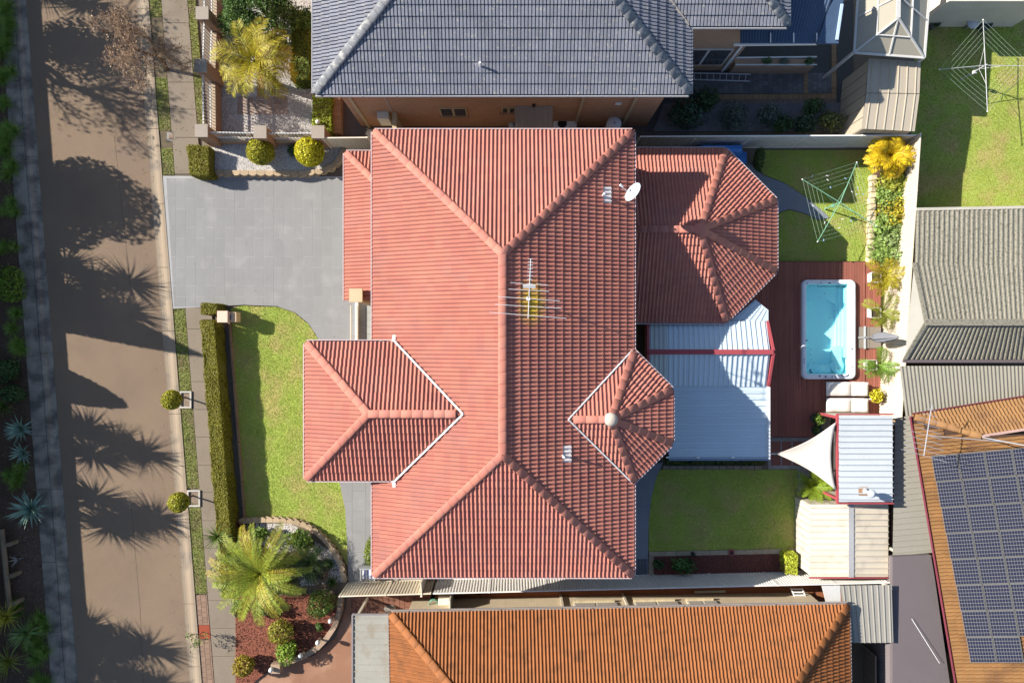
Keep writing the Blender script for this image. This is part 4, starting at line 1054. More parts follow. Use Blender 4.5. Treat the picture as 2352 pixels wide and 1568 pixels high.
# side gate
g0, g1 = Vector(U3(978,1318,0)), Vector(U3(980,1333,0))
gt = thing('side_gate', 'narrow cream gate across the lower side passage', 'gate', g0)
MB().bar(g0+Vector((0,.2,.9)), g1+Vector((0,0,.9)), .05, 1.7).build('gate_leaf', FCR, gt); MB().box(g1.x-.04,g1.y-.04,.02,g1.x+.04,g1.y+.04,1.85).build('post', FCR, gt)
# concrete strip of the side passage
struct('side_passage', [(858,1300),(1495,1290),(1495,1326),(858,1336)], .05, M('passage_concrete', (.19,.17,.15), var=.12, s2=25, bump=.3), .05)
# striped chair and grey table by the front path
ch = thing('striped_chair', 'blue and white striped chair on the front path under the eave', 'chair', U3(840,1312,.1))
cx_, cy_ = U(846,1314,.5)
for k in range(7): MB().box(cx_-.26+k*.075, cy_-.26, .50, cx_-.26+k*.075+.073, cy_+.26, .53).build('seat_stripe', M('stripe_%d' % (k%2), [(.6,.6,.62),(.10,.13,.25)][k%2]), ch)
for sx_ in (-.30,.30):
    MB().bar((cx_+sx_,cy_-.3,.68),(cx_+sx_,cy_+.3,.68),.05,.04).build('arm_rest', FRAME, ch)
    for sy_ in (-.27,.27): MB().tube([(cx_+sx_,cy_+sy_,.09),(cx_+sx_,cy_+sy_,.68)], .02, 6).build('leg', FRAME, ch)
MB().bar((cx_-.3,cy_+.30,.75),(cx_+.3,cy_+.30,.75),.05,.45).build('backrest', FRAME, ch)
# tarp over a trailer-like stack by the top fence
tp_ = thing('tarpaulin', 'blue tarpaulin over stored goods behind the rear pavilion', 'tarpaulin', U3(1660,340,0))
BLUE = M('blue_tarp', (.05,.20,.55), rough=.4, var=.15, s1=3, s2=12)
n = 12; m_ = 8; vs = []
p00, p11 = U(1600,354,1.1), U(1722,327,1.1)
for i in range(n+1):
    for j in range(m_+1):
        u, v = i/n, j/m_; ed = min(1, min(u,1-u)*8, min(v,1-v)*6)
        vs.append((p00[0]+(p11[0]-p00[0])*u, p00[1]+(p11[1]-p00[1])*v, .1+1.0*ed+.04*math.sin(u*21+v*5)+.03*math.sin(v*17)))
MB().add(vs, [(i*(m_+1)+j,(i+1)*(m_+1)+j,(i+1)*(m_+1)+j+1,i*(m_+1)+j+1) for i in range(n) for j in range(m_)]).build('cover', BLUE, tp_, True)
c = U(1702,362,.5); MB().box(c[0]-.25,c[1]-.25,.08,c[0]+.25,c[1]+.25,.5).build('barrel', BLUE, tp_)
# ================================================================ grey-roofed neighbour at the top
GTILE = M('grey_roof_tile', (.165,.172,.205), rough=.75, var=.12, s1=1.0, s2=16, bump=.2, bs=70, island=.10, spec=.2, tint=(.30,.28,.25), tamt=.12, ts=9)
GCAP = M('grey_ridge_tile', (.16,.165,.18), rough=.7, var=.2, s1=3, s2=14, island=.06, tint=(.34,.33,.30), tamt=.25, ts=6)
GUND = M('grey_sarking', (.03,.032,.045))
GGUT = M('grey_gutter', (.36,.36,.38), rough=.5)
BRK = brickmat('orange_brick', (.48,.25,.14), (.40,.205,.115), (.33,.26,.20))
nh = thing('grey_roofed_house', 'two-storey brick house with a dark grey tiled roof at the top edge', 'house', U3(1150,100,0))
EN = 5.5; SN = .40
nx0, ny0 = U(724,214,EN); nx1, _ = U(1583,210,EN); nhw = (nx1-nx0)/2; 
vx1, vy0 = U(1808,58,EN)
NT = TileRoof(nh, GTILE, GUND, kind='flat', w=.255, c=.37, stag=.5)
top = ny0+6.0; zt = SN
# hips leave the two front corners at 45 degrees
NT.slope([(nx0,ny0),(nx1,ny0),(nx1-5.4,ny0+5.4),(nx0+5.4,ny0+5.4)], EN, SN)
NT.slope([(nx0,ny0+9),(nx0,ny0),(nx0+5.4,ny0+5.4),(nx0+5.4,ny0+9)], EN, SN)
vdx = vy0-ny0
NT.slope([(nx1,ny0),(nx1,vy0),(nx1-2.8,vy0+2.8),(nx1-5.4,ny0+8),(nx1-5.4,ny0+5.4)], EN, SN)
NT.slope([(nx1,vy0),(vx1,vy0),(vx1-3.0,vy0+3.0),(nx1-3.0,vy0+3.0)], EN, SN)
NT.slope([(vx1,vy0),(vx1,vy0+6),(vx1-3.0,vy0+6),(vx1-3.0,vy0+3.0)], EN, SN)
for a_, b_ in (((nx0,ny0),(nx0+5.4,ny0+5.4)),((nx1,ny0),(nx1-5.4,ny0+5.4)),((vx1,vy0),(vx1-3,vy0+3))):
    NT.cap_line((*a_,EN+.05), (*b_,EN+SN*abs(b_[0]-a_[0])+.06), .16, .36)
nroof = NT.finish(GCAP)
MB().bar((nx1-.05,vy0-.05,EN+.08), (nx1-3,vy0+3,EN+SN*3+.08), .10, .04).build('valley_mortar', M('valley_mortar', (.30,.26,.22), var=.3, s2=20), nroof)
gutter(nh, [(nx0,ny0+9),(nx0,ny0),(nx1,ny0),(nx1,vy0),(vx1,vy0),(vx1,vy0+6)], EN, GGUT)
wy_ = ny0+.50
def nbox(x0, y0, z0, x1, y1, z1, m, name='wall', par=nh): return MB().box(x0,y0,z0,x1,y1,z1).build(name, m, par)
nbox(nx0+.5, wy_, 0, nx1-.5, wy_+9, EN-.1, BRK)
nbox(nx1-.502, vy0+.5, 0, vx1-.5, vy0+6, EN-.1, brickmat('dusty_brick', (.40,.26,.18), (.34,.22,.15), (.30,.25,.21)))
nbox(nx0+.05, ny0+.05, EN-.12, nx1-.05, wy_, EN-.07, M('eave_lining', (.42,.38,.33)), 'soffit')
ALU = M('cream_window_frame', (.46,.36,.22), rough=.5); GLASS = M('dark_glass', (.06,.06,.07), rough=.12, spec=.6); SILL = M('sill_brick', (.38,.21,.12), island=.1)
def window(x0, x1, z0, z1, y, frame=ALU, house=nh, split=1, sgn=-1):
    w = MB().bar((x0,y+sgn*.02,(z0+z1)/2),(x1,y+sgn*.02,(z0+z1)/2), .05, z1-z0).build('window', frame, house)
    n = split+1; L_ = (x1-x0)/n
    for k in range(n): MB().bar((x0+L_*k+.05,y+sgn*.032,(z0+z1)/2),(x0+L_*(k+1)-.05,y+sgn*.032,(z0+z1)/2), .036, z1-z0-.12).build('pane', GLASS, w)
    for k in range(int((x1-x0+.16)/.09)):
        xx = x0-.08+k*.09; MB().box(xx, y+min(sgn*.10,0), z0-.10, xx+.082, y+max(sgn*.10,0), z0-.01).build('sill_brick', SILL, w)
sW = lambda dx, dz_: None
def wx(dx, dy):          # point on the front wall seen at sheet position -> (x, z)
    s_ = wy_/((784-dy)); return (dx-1176)*s_, CAM_H-1568*s_
xa, za_ = wx(1008,247); xb, zb_ = wx(1074,265); window(xa, xb, zb_, za_, wy_)
xa, za_ = wx(1152,246); xb, zb_ = wx(1184,258); window(xa, xb, zb_, za_, wy_)
def dpipe(x, z0, z1, m, y=None): MB().box(x-.05, (y or wy_)-.085, z0, x+.05, (y or wy_)-.005, z1).build('downpipe', m, nh)
PIPE = M('cream_pipe', (.44,.34,.22), rough=.5)
for d_ in (812, 1336, 1455): dpipe(wx(d_,235)[0], .1, EN-.1, PIPE)
MB().box(wx(893,240)[0]-.01, wy_-.03, 1.9, wx(893,240)[0]+.01, wy_-.005, 4.6).build('cable', M('grey_plastic',(.5,.5,.52)), nh)
xa, za_ = wx(866,256); xb, zb_ = wx(901,273)
MB().box(xa, wy_-.30, zb_, xb, wy_-.005, za_).build('hot_water_box', M('cream_box', (.62,.56,.46)), nh)
xa, za_ = wx(1420,237); MB().box(xa-.12, wy_-.05, za_-.1, xa+.12, wy_-.005, za_+.1).build('vent_plate', M('white_plastic',(.7,.7,.68)), nh)
# awning
za_ = 2.6
rib_sheets(nh, *[Vector(U3(*q)) for q in ((1183,296,za_-.15),(1269,296,za_-.15),(1269,243,za_+.1),(1183,243,za_+.1))], mat=M('awning_sheet', (.34,.28,.22), rough=.5, var=.1), pitch=.19, ribw=.03, ribh=.03, name='awning')
vx_, vz_ = U(1226,243,2.75); MB().box(vx_-.06, vz_-.05, 2.7, vx_+.06, vz_+.06, 2.95).build('wall_light', M('black_metal', (.02,.02,.02)), nh)
# vent on the roof
vx_, vy_ = U(1103,152,5.9); vz_ = EN+SN*(vy_-ny0)
MB().add([(vx_-.2,vy_-.22,vz_-.22*SN+.05),(vx_+.2,vy_-.22,vz_-.22*SN+.05),(vx_+.2,vy_+.22,vz_+.22*SN+.05),(vx_-.2,vy_+.22,vz_+.22*SN+.05)], [(0,1,2,3)]).build('vent_flashing', VENT, nroof)
MB().tube([(vx_,vy_,vz_),(vx_,vy_,vz_+.4)], .04, 8).build('vent_pipe', M('white_pvc', (.7,.7,.7)), nroof)
# wing wall window, downpipe
wy2 = vy0+.5
def wx2(dx, dy): s_ = wy2/(784-dy); return (dx-1176)*s_, CAM_H-1568*s_
xa, za_ = wx2(1575,112); xb, zb_ = wx2(1658,148); window(xa, xb, zb_, za_, wy2, M('white_window', (.55,.55,.54)))
dpipe(wx2(1690,120)[0], .1, EN-.1, M('white_pvc', (.7,.7,.7)), wy2)
# air conditioner and water heater along the wall
ac = thing('air_conditioner', 'pale air conditioning unit with black fan beside the brick wall', 'air conditioner', U3(1300,284,0))
c = U(1298,284,.75); MB().box(c[0]-.5,c[1]-.22,.02,c[0]+.5,c[1]+.22,.75).build('casing', M('white_plastic',(.7,.7,.68)), ac)
MB().lathe((c[0]-.12,c[1],.752), [(.2,0),(.2,.012),(.06,.014),(.05,.02)], 18).build('fan_grille', M('black_metal', (.02,.02,.02)), ac)
wh = thing('water_heater', 'round white water heater beside the brick wall', 'water heater', U3(1411,283,0))
c = U(1411,283,1.3); MB().lathe((*c,.02), [(.31,0),(.31,1.24),(.28,1.29),(.06,1.32),(.01,1.32)], 24).build('tank', M('white_enamel', (.60,.60,.62), rough=.35), wh, True)
MB().lathe((*c,1.342), [(.03,0),(.03,.03)], 8).build('valve', M('black_metal', (.02,.02,.02)), wh)
for k, dx in enumerate((1176,1190,1212)):
    c = U(dx,288,.4); b_ = thing('gas_bottle', ['pale gas bottle left of the awning','dark drum left of the awning','dark pot nearest the awning'][k], 'bottle', (*c,0))
    MB().lathe((*c,.04), [(.14,0),(.15,.05),(.15,.45),(.08,.52),(.08,.58)], 14).build('body', M('bottle_%d' % k, [(.4,.4,.42),(.05,.06,.09),(.06,.06,.07)][k]), b_, True)
# cross wall beside the brick house
xw = thing('cream_wall', 'short cream dividing wall against the brick house', 'wall', U3(905,290,0))
q0 = U(905,262,2.0); MB().box(q0[0]-.06, q0[1]-1.2, 0, q0[0]+.06, wy_-.01, 1.85).box(q0[0]-.09, q0[1]-1.2, 1.852, q0[0]+.09, wy_-.01, 1.92).build('wall', M('cream_render', (.44,.34,.21)), xw)
# low skillion roof and veranda behind the wing
vr = thing('veranda', 'dark blue-grey veranda roof with planter boxes behind the brick house', 'veranda', U3(1800,110,0))
DKB = M('dark_blue_sheet', (.045,.075,.13), rough=.5, var=.15)
rib_sheets(vr, *[Vector(U3(*q)) for q in ((1700,100,4.2),(1875,100,4.2),(1930,-60,4.6),(1700,-60,4.6))], mat=DKB, pitch=.10, ribh=.02, corr=True)
MB().prism(UP([(1876,100),(1926,100),(1942,-40),(1932,-60)],4.4), 4.3, 4.4).build('roof_wing', DKB, vr)
MB().bar(U3(1922,92,4.45), U3(1934,10,4.45), .10, .05).build('barge', M('blue_white', (.36,.46,.6)), vr)
MB().bar(U3(1685,103,4.1), U3(1876,101,4.1), .07, .12).build('beam', WHITES, vr)
for k, dx in enumerate((1770,1823,1876)): MB().bar(U3(dx,76,4.32), U3(dx,98,4.26), .04, .03).build('strap', WHITES, vr)
MB().box(*U(1690,150,1.0), .0, *U(1874,132,1.0), .85).build('planter_wall', brickmat('dusty_brick', (.3,.2,.14), (.3,.2,.14), (.3,.2,.14)), vr)
MB().bar(U3(1690,133,1.05), U3(1876,131,1.05), .05, .05).bar(U3(1690,149,.98), U3(1876,149,.98), .04, .04).build('rail', WHITES, vr)
for k, dx in enumerate((1762,1800,1858)):
    c = U(dx,141,1.0); bush('planter_plant', ['white-flowering plant in the left of the veranda planter','grey wispy plant in the middle of the veranda planter','green plant in the right of the veranda planter'][k], 'plant', (*c,1.02), (.22,.14,.14), leafmat('planter_leaf_%d' % k, [(.10,.16,.07),(.16,.19,.17),(.06,.15,.05)][k]), 160, .05, 'veranda planter plants', seed=k, stem=False)
# ladder
ld = thing('ladder', 'aluminium ladder lying on the dark courtyard paving', 'ladder', U3(1650,177,.1))
a0_, a1_, b0_, b1_ = U3(1586,168,.22), U3(1724,171,.22), U3(1586,183,.22), U3(1722,187,.22)
for p, q in ((a0_,a1_),(b0_,b1_)): MB().bar(p, q, .035, .06).build('stile', STEELW, ld)
for k in range(9):
    t = (k+.6)/9.3; MB().tube([Vector(a0_).lerp(Vector(a1_),t), Vector(b0_).lerp(Vector(b1_),t)], .014, 6).build('rung', STEELW, ld)
# translucent gazebo
gz = thing('gazebo', 'gazebo with translucent panelled hip roof and white frame', 'gazebo', U3(2050,60,0))
TRANSL = M('gazebo_sheet', (.29,.265,.21), rough=.5, var=.06)
ez, rz_ = 2.8, 3.5
Cn = [(1961,122),(2122,134),(2140,-90),(1975,-90)]; c3 = [Vector(U3(*p,ez)) for p in Cn]
R0, R1 = Vector(U3(2062,42,rz_)), Vector(U3(2064,-90,rz_))
def face(pts, nu):
    o = MB().add(pts, [tuple(range(len(pts)))]).build('roof_panel', TRANSL, gz); return o
face([c3[0], R0, R1, c3[3]], 2); face([c3[1], c3[2], R1, R0], 2); face([c3[0], c3[1], R0], 2)
up = Vector((0,0,.03))
for p, q, w_ in ((c3[0],R0,.07),(c3[1],R0,.07),(R0,R1,.16),(c3[0],c3[1],.09),(c3[1],c3[2],.09),(c3[0],c3[3],.09),(c3[0].lerp(c3[1],.5),R0,.05),
             (c3[0].lerp(R0,.52),c3[1].lerp(R0,.52),.05),(c3[0].lerp(R0,.52),c3[3].lerp(R1,.52),.05),(c3[1].lerp(R0,.52),c3[2].lerp(R1,.52),.05)):
    MB().bar(p+up, q+up, w_, .05).build('frame_bar', M('gazebo_white', (.46,.45,.43)), gz)
for t in (.0,.38,.8):
    for i, (a_, b_) in enumerate(((0,3),(1,2))):
        if t: MB().bar(c3[a_].lerp(c3[b_],t)+up, R0.lerp(R1,t)+up, .05, .05).build('frame_bar', MATS['gazebo_white'], gz)
for p in Cn[:2]:
    q = U(p[0],p[1],ez); MB().box(q[0]-.05,q[1]-.02,.04,q[0]+.05,q[1]+.08,ez).build('post', MATS['gazebo_white'], gz)
# cream shed below the gazebo
s3 = thing('cream_shed', 'cream flat-roofed shed between gazebo and top fence', 'shed', U3(2040,220,0))
CRD = M('cream_shed_sheet', (.36,.31,.24), rough=.6, var=.06)
hz_ = 2.35
rib_sheets(s3, *[Vector(U3(*q)) for q in ((1979,296,hz_-.05),(2101,302,hz_-.05),(2112,216,hz_),(1990,214,hz_))], mat=CRD, pitch=.33, ribw=.03, ribh=.03)
rib_sheets(s3, *[Vector(U3(*q)) for q in ((1990,213,hz_+.03),(2112,215,hz_+.03),(2115,142,hz_+.05),(1995,134,hz_+.05))], mat=CRD, pitch=.33, ribw=.03, ribh=.03)
w3 = [U(1983,294,hz_), U(2098,299,hz_), U(2112,144,hz_), U(1998,137,hz_)]
for k in range(4):
    p, q = w3[k], w3[(k+1)%4]
    for i in range(6):
        a_ = Vector((*p,1.0)).lerp(Vector((*q,1.0)), (i+.03)/6); b_ = Vector((*p,1.0)).lerp(Vector((*q,1.0)), (i+.97)/6); MB().bar(a_+Vector((0,0,.13)), b_+Vector((0,0,.13)), .03, 2.22).build('wall_sheet', CRD, s3)
MB().prism(ins(w3, (sum(p[0] for p in w3)/4, sum(p[1] for p in w3)/4), .03), .0, 2.2).build('wall', M('cream_dark_joint', (.22,.19,.15)), s3)
# neighbour top right: edge of a house
eh = thing('cream_house_edge', 'edge of a cream building along the top right border', 'building', U3(2280,-20,0))
MB().box(*U(2180,-60,2.4), .0, *U(2420,2,2.4)[::1], 2.4).build('wall', M('cream_wall_paint', (.55,.50,.42)), eh)
MB().box(U(2180,0,2.5)[0], U(0,3,2.5)[1], 2.402, U(2420,0,2.5)[0], U(0,-60,2.5)[1], 2.5).build('roof', M('cream_roof_sheet', (.52,.48,.41)), eh)
for k, (dx, dy, r_, lb) in enumerate(((2232,55,.26,'round white table on the shaded lawn'),(2152,50,.22,'round planter with grass beside the concrete path'),(2270,52,.25,'dark round tub by the concrete path'))):
    c = U(dx,dy,.5); t = thing(['round_table','planter','tub'][k], lb, ['table','planter','tub'][k], (*c,0))
    MB().lathe((*c,.05), [(.05,0),(.05,.5),(r_,.52),(r_,.55),(.01,.56)] if k == 0 else [(r_*.8,0),(r_,.4),(r_*.85,.4),(r_*.8,.3),(.01,.3)], 18).build('body', M('tub_%d' % k, [(.5,.5,.52),(.10,.10,.10),(.06,.07,.08)][k]), t, True)
    if k == 1: obj_np('grass_leaves', blades((*c,.35), 50, .5, .02, (30,85), .9, seed=5), leafmat('lime_leaf', (.12,.19,.03)), t)
# ================================================================ neighbours on the right
CREAMR = M('weathered_cream_roof', (.205,.19,.15), rough=.7, var=.12, s1=.8, s2=16, tint=(.10,.09,.065), tamt=.35, ts=13)
bA = thing('ribbed_roof_garage', 'weathered cream ribbed gable roof right of the back garden', 'garage', U3(2250,650,0))
eA, rA = 2.4, 3.4
rib_sheets(bA, *[Vector(U3(*q)) for q in ((2420,478,eA),(2104,484,eA),(2101,604,eA+.46),(2420,602,eA+.46))], mat=CREAMR, pitch=.20, ribw=.06, ribh=.035)
rib_sheets(bA, *[Vector(U3(*q)) for q in ((2420,601,eA+.50),(2100,603,eA+.50),(2127,738,rA),(2420,738,rA))], mat=CREAMR, pitch=.20, ribw=.06, ribh=.035)
rib_sheets(bA, *[Vector(U3(*q)) for q in ((2078,824,eA),(2420,824,eA),(2420,742,rA),(2128,742,rA))], mat=CREAMR, pitch=.20, ribw=.06, ribh=.045)
MB().add([Vector(U3(*q)) for q in ((2100,603,eA+.5),(2078,824,eA),(2128,740,rA))], [(0,1,2)]).build('hip_panel', M('plain_cream_sheet', (.27,.26,.235), var=.08), bA)
MB().bar(U3(2126,740,rA+.05), U3(2420,740,rA+.05), .26, .05).build('ridge_capping', CREAMR, bA)
MB().bar(U3(2078,825,eA+.04), U3(2128,740,rA+.05), .16, .05).bar(U3(2100,603,eA+.55), U3(2128,740,rA+.05), .16, .05).build('hip_capping', CREAMR, bA)
MB().bar(U3(2104,481,eA), U3(2420,475,eA), .12, .10).build('gutter', M('cream_gutter', (.40,.37,.31)), bA)
MB().bar(U3(2074,829,eA-.02), U3(2420,829,eA-.02), .13, .10).build('gutter', M('dark_gutter', (.10,.08,.085)), bA)
MB().prism(UP([(2082,506),(2420,500),(2420,800),(2066,800)],0), 0, eA-.05).build('wall', M('yellow_brick_wall', (.36,.25,.12), var=.15), bA)
bB = thing('flat_ribbed_roof', 'flat cream corrugated roof between garage and tiled house on the right', 'carport', U3(2200,890,0))
rib_sheets(bB, *[Vector(U3(*q)) for q in ((2080,955,2.20),(2420,905,2.20),(2420,840,2.35),(2066,840,2.35))], mat=M('cream_corrugated', (.23,.215,.175), rough=.6, var=.09, s2=14, tint=(.2,.18,.14), tamt=.12, ts=12), pitch=.15, ribh=.03, corr=True)
for x_, y_ in ((2080,845),(2100,945),(2300,900)): 
    p = U(x_,y_,2.2); MB().box(p[0]-.05,p[1]-.05,0,p[0]+.05,p[1]+.05,2.15).build('post', CREAMS, bB)
rib_sheets(bB, *[Vector(U3(*q)) for q in ((2136,1272,2.05),(2046,1272,2.05),(2060,958,2.05),(2104,958,2.05))][::1], mat=M('cream_corrugated', (.4,.37,.3)), pitch=.19, ribw=.02, ribh=.02) if 0 else None
bC2 = thing('side_awning', 'long narrow cream ribbed awning left of the tiled house with solar panels', 'awning', U3(2090,1100,0))
rib_sheets(bC2, *[Vector(U3(*q)) for q in ((2056,960,1.85),(2050,1276,1.85),(2146,1268,1.95),(2100,952,1.95))], mat=M('awning_cream', (.24,.225,.19), rough=.6, var=.08), pitch=.24, ribw=.025, ribh=.025)
for p in ((2062,1268),(2062,1120),(2062,975)):
    q = U(*p,2.1); MB().box(q[0]-.05,q[1]-.05,0,q[0]+.05,q[1]+.05,1.82).build('post', CREAMS, bC2)
MB().bar(U3(2101,955,2.0), U3(2148,1272,2.0), .16, .05).build('flashing', M('lead_flashing', (.22,.20,.20), var=.3), bC2)
# tiled house with solar panels
OT = M('orange_roof_tile', (.21,.108,.04), rough=.75, var=.12, s1=.9, s2=18, bump=.25, bs=70, island=.08, tint=(.15,.075,.032), tamt=.4, ts=1.3)
bC = thing('solar_house', 'orange-tiled house with solar panels at the right edge', 'house', U3(2280,1250,0))
zC = 2.7; SC = .36
pC0, pC1 = U(2098,956,zC), U(2202,1570,zC); pC0 = Vector((*pC0,0)); pC1 = Vector((*pC1,0)); dC = (pC1-pC0).normalized(); pC2 = pC1+dC*3; nC = Vector((-dC.y, dC.x, 0))
CT = TileRoof(bC, OT, M('orange_sarking', (.05,.025,.015)))
far = 6.0
tl = Vector((*U(2352,916,zC),0)); dT = (tl-pC0).normalized(); tl = pC0+dT*8
qh = pC0+(dC*.46+nC*1.55)
hipk = pC0+(nC*2.05+dC*1.05)
zW = lambda p: zC+SC*((Vector((p[0],p[1],0))-pC0).dot(nC))
W_poly = [pC0, pC2, pC2+nC*far, pC0+nC*far+dC*.7, hipk]
CT.slope([(p.x,p.y) for p in (pC0, pC2, pC2+nC*far, pC0+nC*far+dC*1.35, hipk)], zC, SC)
nT = Vector((-dT.y, dT.x, 0)); nT = nT if nT.y < 0 else -nT
zh = zW(hipk); ST = (zh-zC)/((hipk-pC0).dot(nT))
CT.slope([(p.x,p.y) for p in (tl, pC0, hipk, hipk+dT*6)], zC, ST)
CT.cap_line((pC0.x,pC0.y,zC+.05), (hipk.x,hipk.y,zh+.06), .13)
croof = CT.finish()
MB().bar((hipk.x,hipk.y,zh+.07), (hipk.x+dT.x*6,hipk.y+dT.y*6,zh+.07), .09, .08).build('flashing', M('pink_flashing', (.45,.30,.27)), croof)
gutter(bC, [(tl.x,tl.y),(pC0.x,pC0.y),(pC2.x,pC2.y)], zC, M('maroon_gutter', (.16,.035,.05), rough=.5))
wi = [pC0+(dC*.5+nC*.5), pC2+nC*.5, pC2+nC*6, pC0+dC*.5+nC*6]
MB().prism([(p.x,p.y) for p in wi], 0, zC-.1).build('wall', brickmat('tan_brick', (.30,.18,.09), (.25,.15,.075), (.34,.28,.21)), bC)
# wall openings seen under the eave
for s0, s1 in ((4.2,5.4),(8.6,10.4)):
    a_ = pC0+dC*s0+nC*.49; b_ = pC0+dC*s1+nC*.49
    w_ = MB().bar((a_.x,a_.y,1.5),(b_.x,b_.y,1.5),.05,1.2).build('window', WHITES, bC); MB().bar((a_.x-nC.x*.03,a_.y-nC.y*.03,1.5),(b_.x-nC.x*.03,b_.y-nC.y*.03,1.5),.03,1.05).build('pane', GLASS, w_)
    k = 0
    while s0+k*.09 < s1: 
        p = pC0+dC*(s0+k*.09+.04)+nC*.44; MB().bar((p.x,p.y,.84),(p.x+nC.x*.05,p.y+nC.y*.05,.84),.08,.1).build('sill_brick', M('tan_sill', (.40,.25,.13), island=.1), w_); k += 1
# solar panels
PV = bpy.data.materials.new('solar_cells'); PV.use_nodes = True; nt = PV.node_tree; b_ = nt.nodes['Principled BSDF']; b_.inputs['Roughness'].default_value = .35; b_.inputs['Specular IOR Level'].default_value = .25
tc = nt.nodes.new('ShaderNodeTexCoord'); sx_ = nt.nodes.new('ShaderNodeSeparateXYZ'); nt.links.new(tc.outputs['Object'], sx_.inputs[0])
def grid(sock, n, wdt):
    a_ = nt.nodes.new('ShaderNodeMath'); a_.operation = 'MULTIPLY'; a_.inputs[1].default_value = n; nt.links.new(sock, a_.inputs[0])
    f = nt.nodes.new('ShaderNodeMath'); f.operation = 'FRACT'; nt.links.new(a_.outputs[0], f.inputs[0])
    c_ = nt.nodes.new('ShaderNodeMath'); c_.operation = 'LESS_THAN'; c_.inputs[1].default_value = wdt; nt.links.new(f.outputs[0], c_.inputs[0]); return c_.outputs[0]
mxg = nt.nodes.new('ShaderNodeMath'); mxg.operation = 'MAXIMUM'; nt.links.new(grid(sx_.outputs[0],10.5,.11), mxg.inputs[0]); nt.links.new(grid(sx_.outputs[1],7.0,.13), mxg.inputs[1])
mc = nt.nodes.new('ShaderNodeMix'); mc.data_type = 'RGBA'; mc.inputs['A'].default_value = (.017,.019,.040,1); mc.inputs['B'].default_value = (.15,.15,.145,1); nt.links.new(mxg.outputs[0], mc.inputs['Factor']); nt.links.new(mc.outputs['Result'], b_.inputs['Base Color'])
cw, chh = .905, 1.045
pan = MB().box(.03,.03,.0,cw-.03,chh-.03,.03).mesh('solar_panel', PV); pfr = MB()
for x0,y0,x1,y1 in ((0,0,cw,.02),(0,chh-.02,cw,chh),(0,.021,.02,chh-.021),(cw-.02,.021,cw,chh-.021)): pfr.box(x0+.004,y0+.004,-.01,x1-.004,y1-.004,.037)
pfm = pfr.mesh('frame', M('panel_frame', (.16,.16,.16), rough=.5))
org = Vector(U3(2123,1047,0)); org.z = 0
nrm_ = math.sqrt(1+SC*SC); v3 = Vector((nC.x,nC.y,SC))/nrm_; d3 = Vector((dC.x,dC.y,0)); n3 = v3.cross(-d3).normalized()
pbase = pC0+dC*1.62+nC*.30
for row in range(8):
    for colk in range(6):
        if row == 7 and colk > 1: continue
        p = pbase+dC*((row+1)*(chh+.012))+nC*(colk*(cw+.02)/nrm_)+nC*(.02*row)
        z_ = zW(p)+.13
        o = link('solar_panel', pan, croof)
        mtx = Matrix(((v3.x,-d3.x,n3.x,p.x),(v3.y,-d3.y,n3.y,p.y),(v3.z,-d3.z,n3.z,z_),(0,0,0,1))); o.matrix_basis = mtx
        f_ = link('panel_frame', pfm, croof); f_.matrix_basis = mtx
fr_ = thing('flat_grey_roof', 'flat purple-grey roof left of the brick wall with solar panels', 'roof', U3(2100,1400,0))
MB().prism(UP([(2050,1278),(2138,1274),(2146,1320),(2192,1640),(2050,1640)],2.1), 1.9, 2.1).build('roof_slab', M('purple_grey_concrete', (.125,.105,.11), rough=.9, var=.08, s1=.5, s2=40, bump=.4, bs=150), fr_)
MB().prism(UP([(2056,1284),(2130,1284),(2180,1634),(2056,1634)],2.1), 0, 1.898).build('wall', M('yard_concrete', (.17,.145,.15)), fr_)
MB().tube([U3(2094,1420,2.2), U3(2158,1522,2.3)], .012, 4).build('cable', WHITES, fr_)
# antenna on that house
hb = Vector((hipk.x+.05, hipk.y-.05, zh)); hp = thing('roof_antenna', 'tall thin grey antenna on the orange roof at the right edge', 'antenna', hb)
tp3 = Vector((*U(2122,1043,zh+2.6), zh+2.6)); tp3 = Vector((hb.x+.15, hb.y, zh+2.3))
MB().tube([hb, tp3], .022, 6).build('mast', M('dull_steel', (.30,.31,.34), rough=.5), hp)
b0 = Vector(U3(2122,1046,zh+1.2)); b1 = Vector(U3(2140,930,zh+1.2))
MB().tube([b0, b1], .018, 5).tube([hb+Vector((0,0,1.2)), b0.lerp(b1,.4)], .016, 5).build('boom', MATS['dull_steel'], hp)
for k in range(11):
    t = k/10; c = b0.lerp(b1, t); w_ = .9-.075*k; dd = Vector((1,-.28,0)).normalized()*w_
    MB().tube([c-dd, c+dd], .009, 4).build('element', MATS['dull_steel'], hp)
# ================================================================ orange-tiled neighbour at the bottom
OB = M('orange_tile_b', (.24,.086,.026), rough=.75, var=.07, s1=1.0, s2=18, bump=.25, bs=70, island=.07, tint=(.165,.062,.02), tamt=.3, ts=2.2)
bh = thing('orange_tiled_house', 'single-storey orange-tiled house along the bottom edge', 'house', U3(1420,1500,0))
zB = 2.65; SB = .42
q0, q1 = Vector((*U(898,1408,zB),0)), Vector((*U(1946,1389,zB),0)); dB = (q1-q0).normalized(); nB = Vector((dB.y,-dB.x,0)); LB = (q1-q0).length
BT = TileRoof(bh, OB, M('orange_b_sarking', (.05,.02,.012)), kind='roll', w=.29, c=.33)
k_ = 5.0
P_ = lambda u, v: (q0.x+dB.x*u+nB.x*v, q0.y+dB.y*u+nB.y*v)
BT.slope([P_(LB,0),P_(0,0),P_(k_,k_),P_(LB-k_,k_)], zB, SB)
BT.slope([P_(0,0),P_(0,10),P_(k_,5.001),P_(k_,k_)], zB, SB); BT.slope([P_(LB,10),P_(LB,0),P_(LB-k_,k_),P_(LB-k_,5.001)], zB, SB)
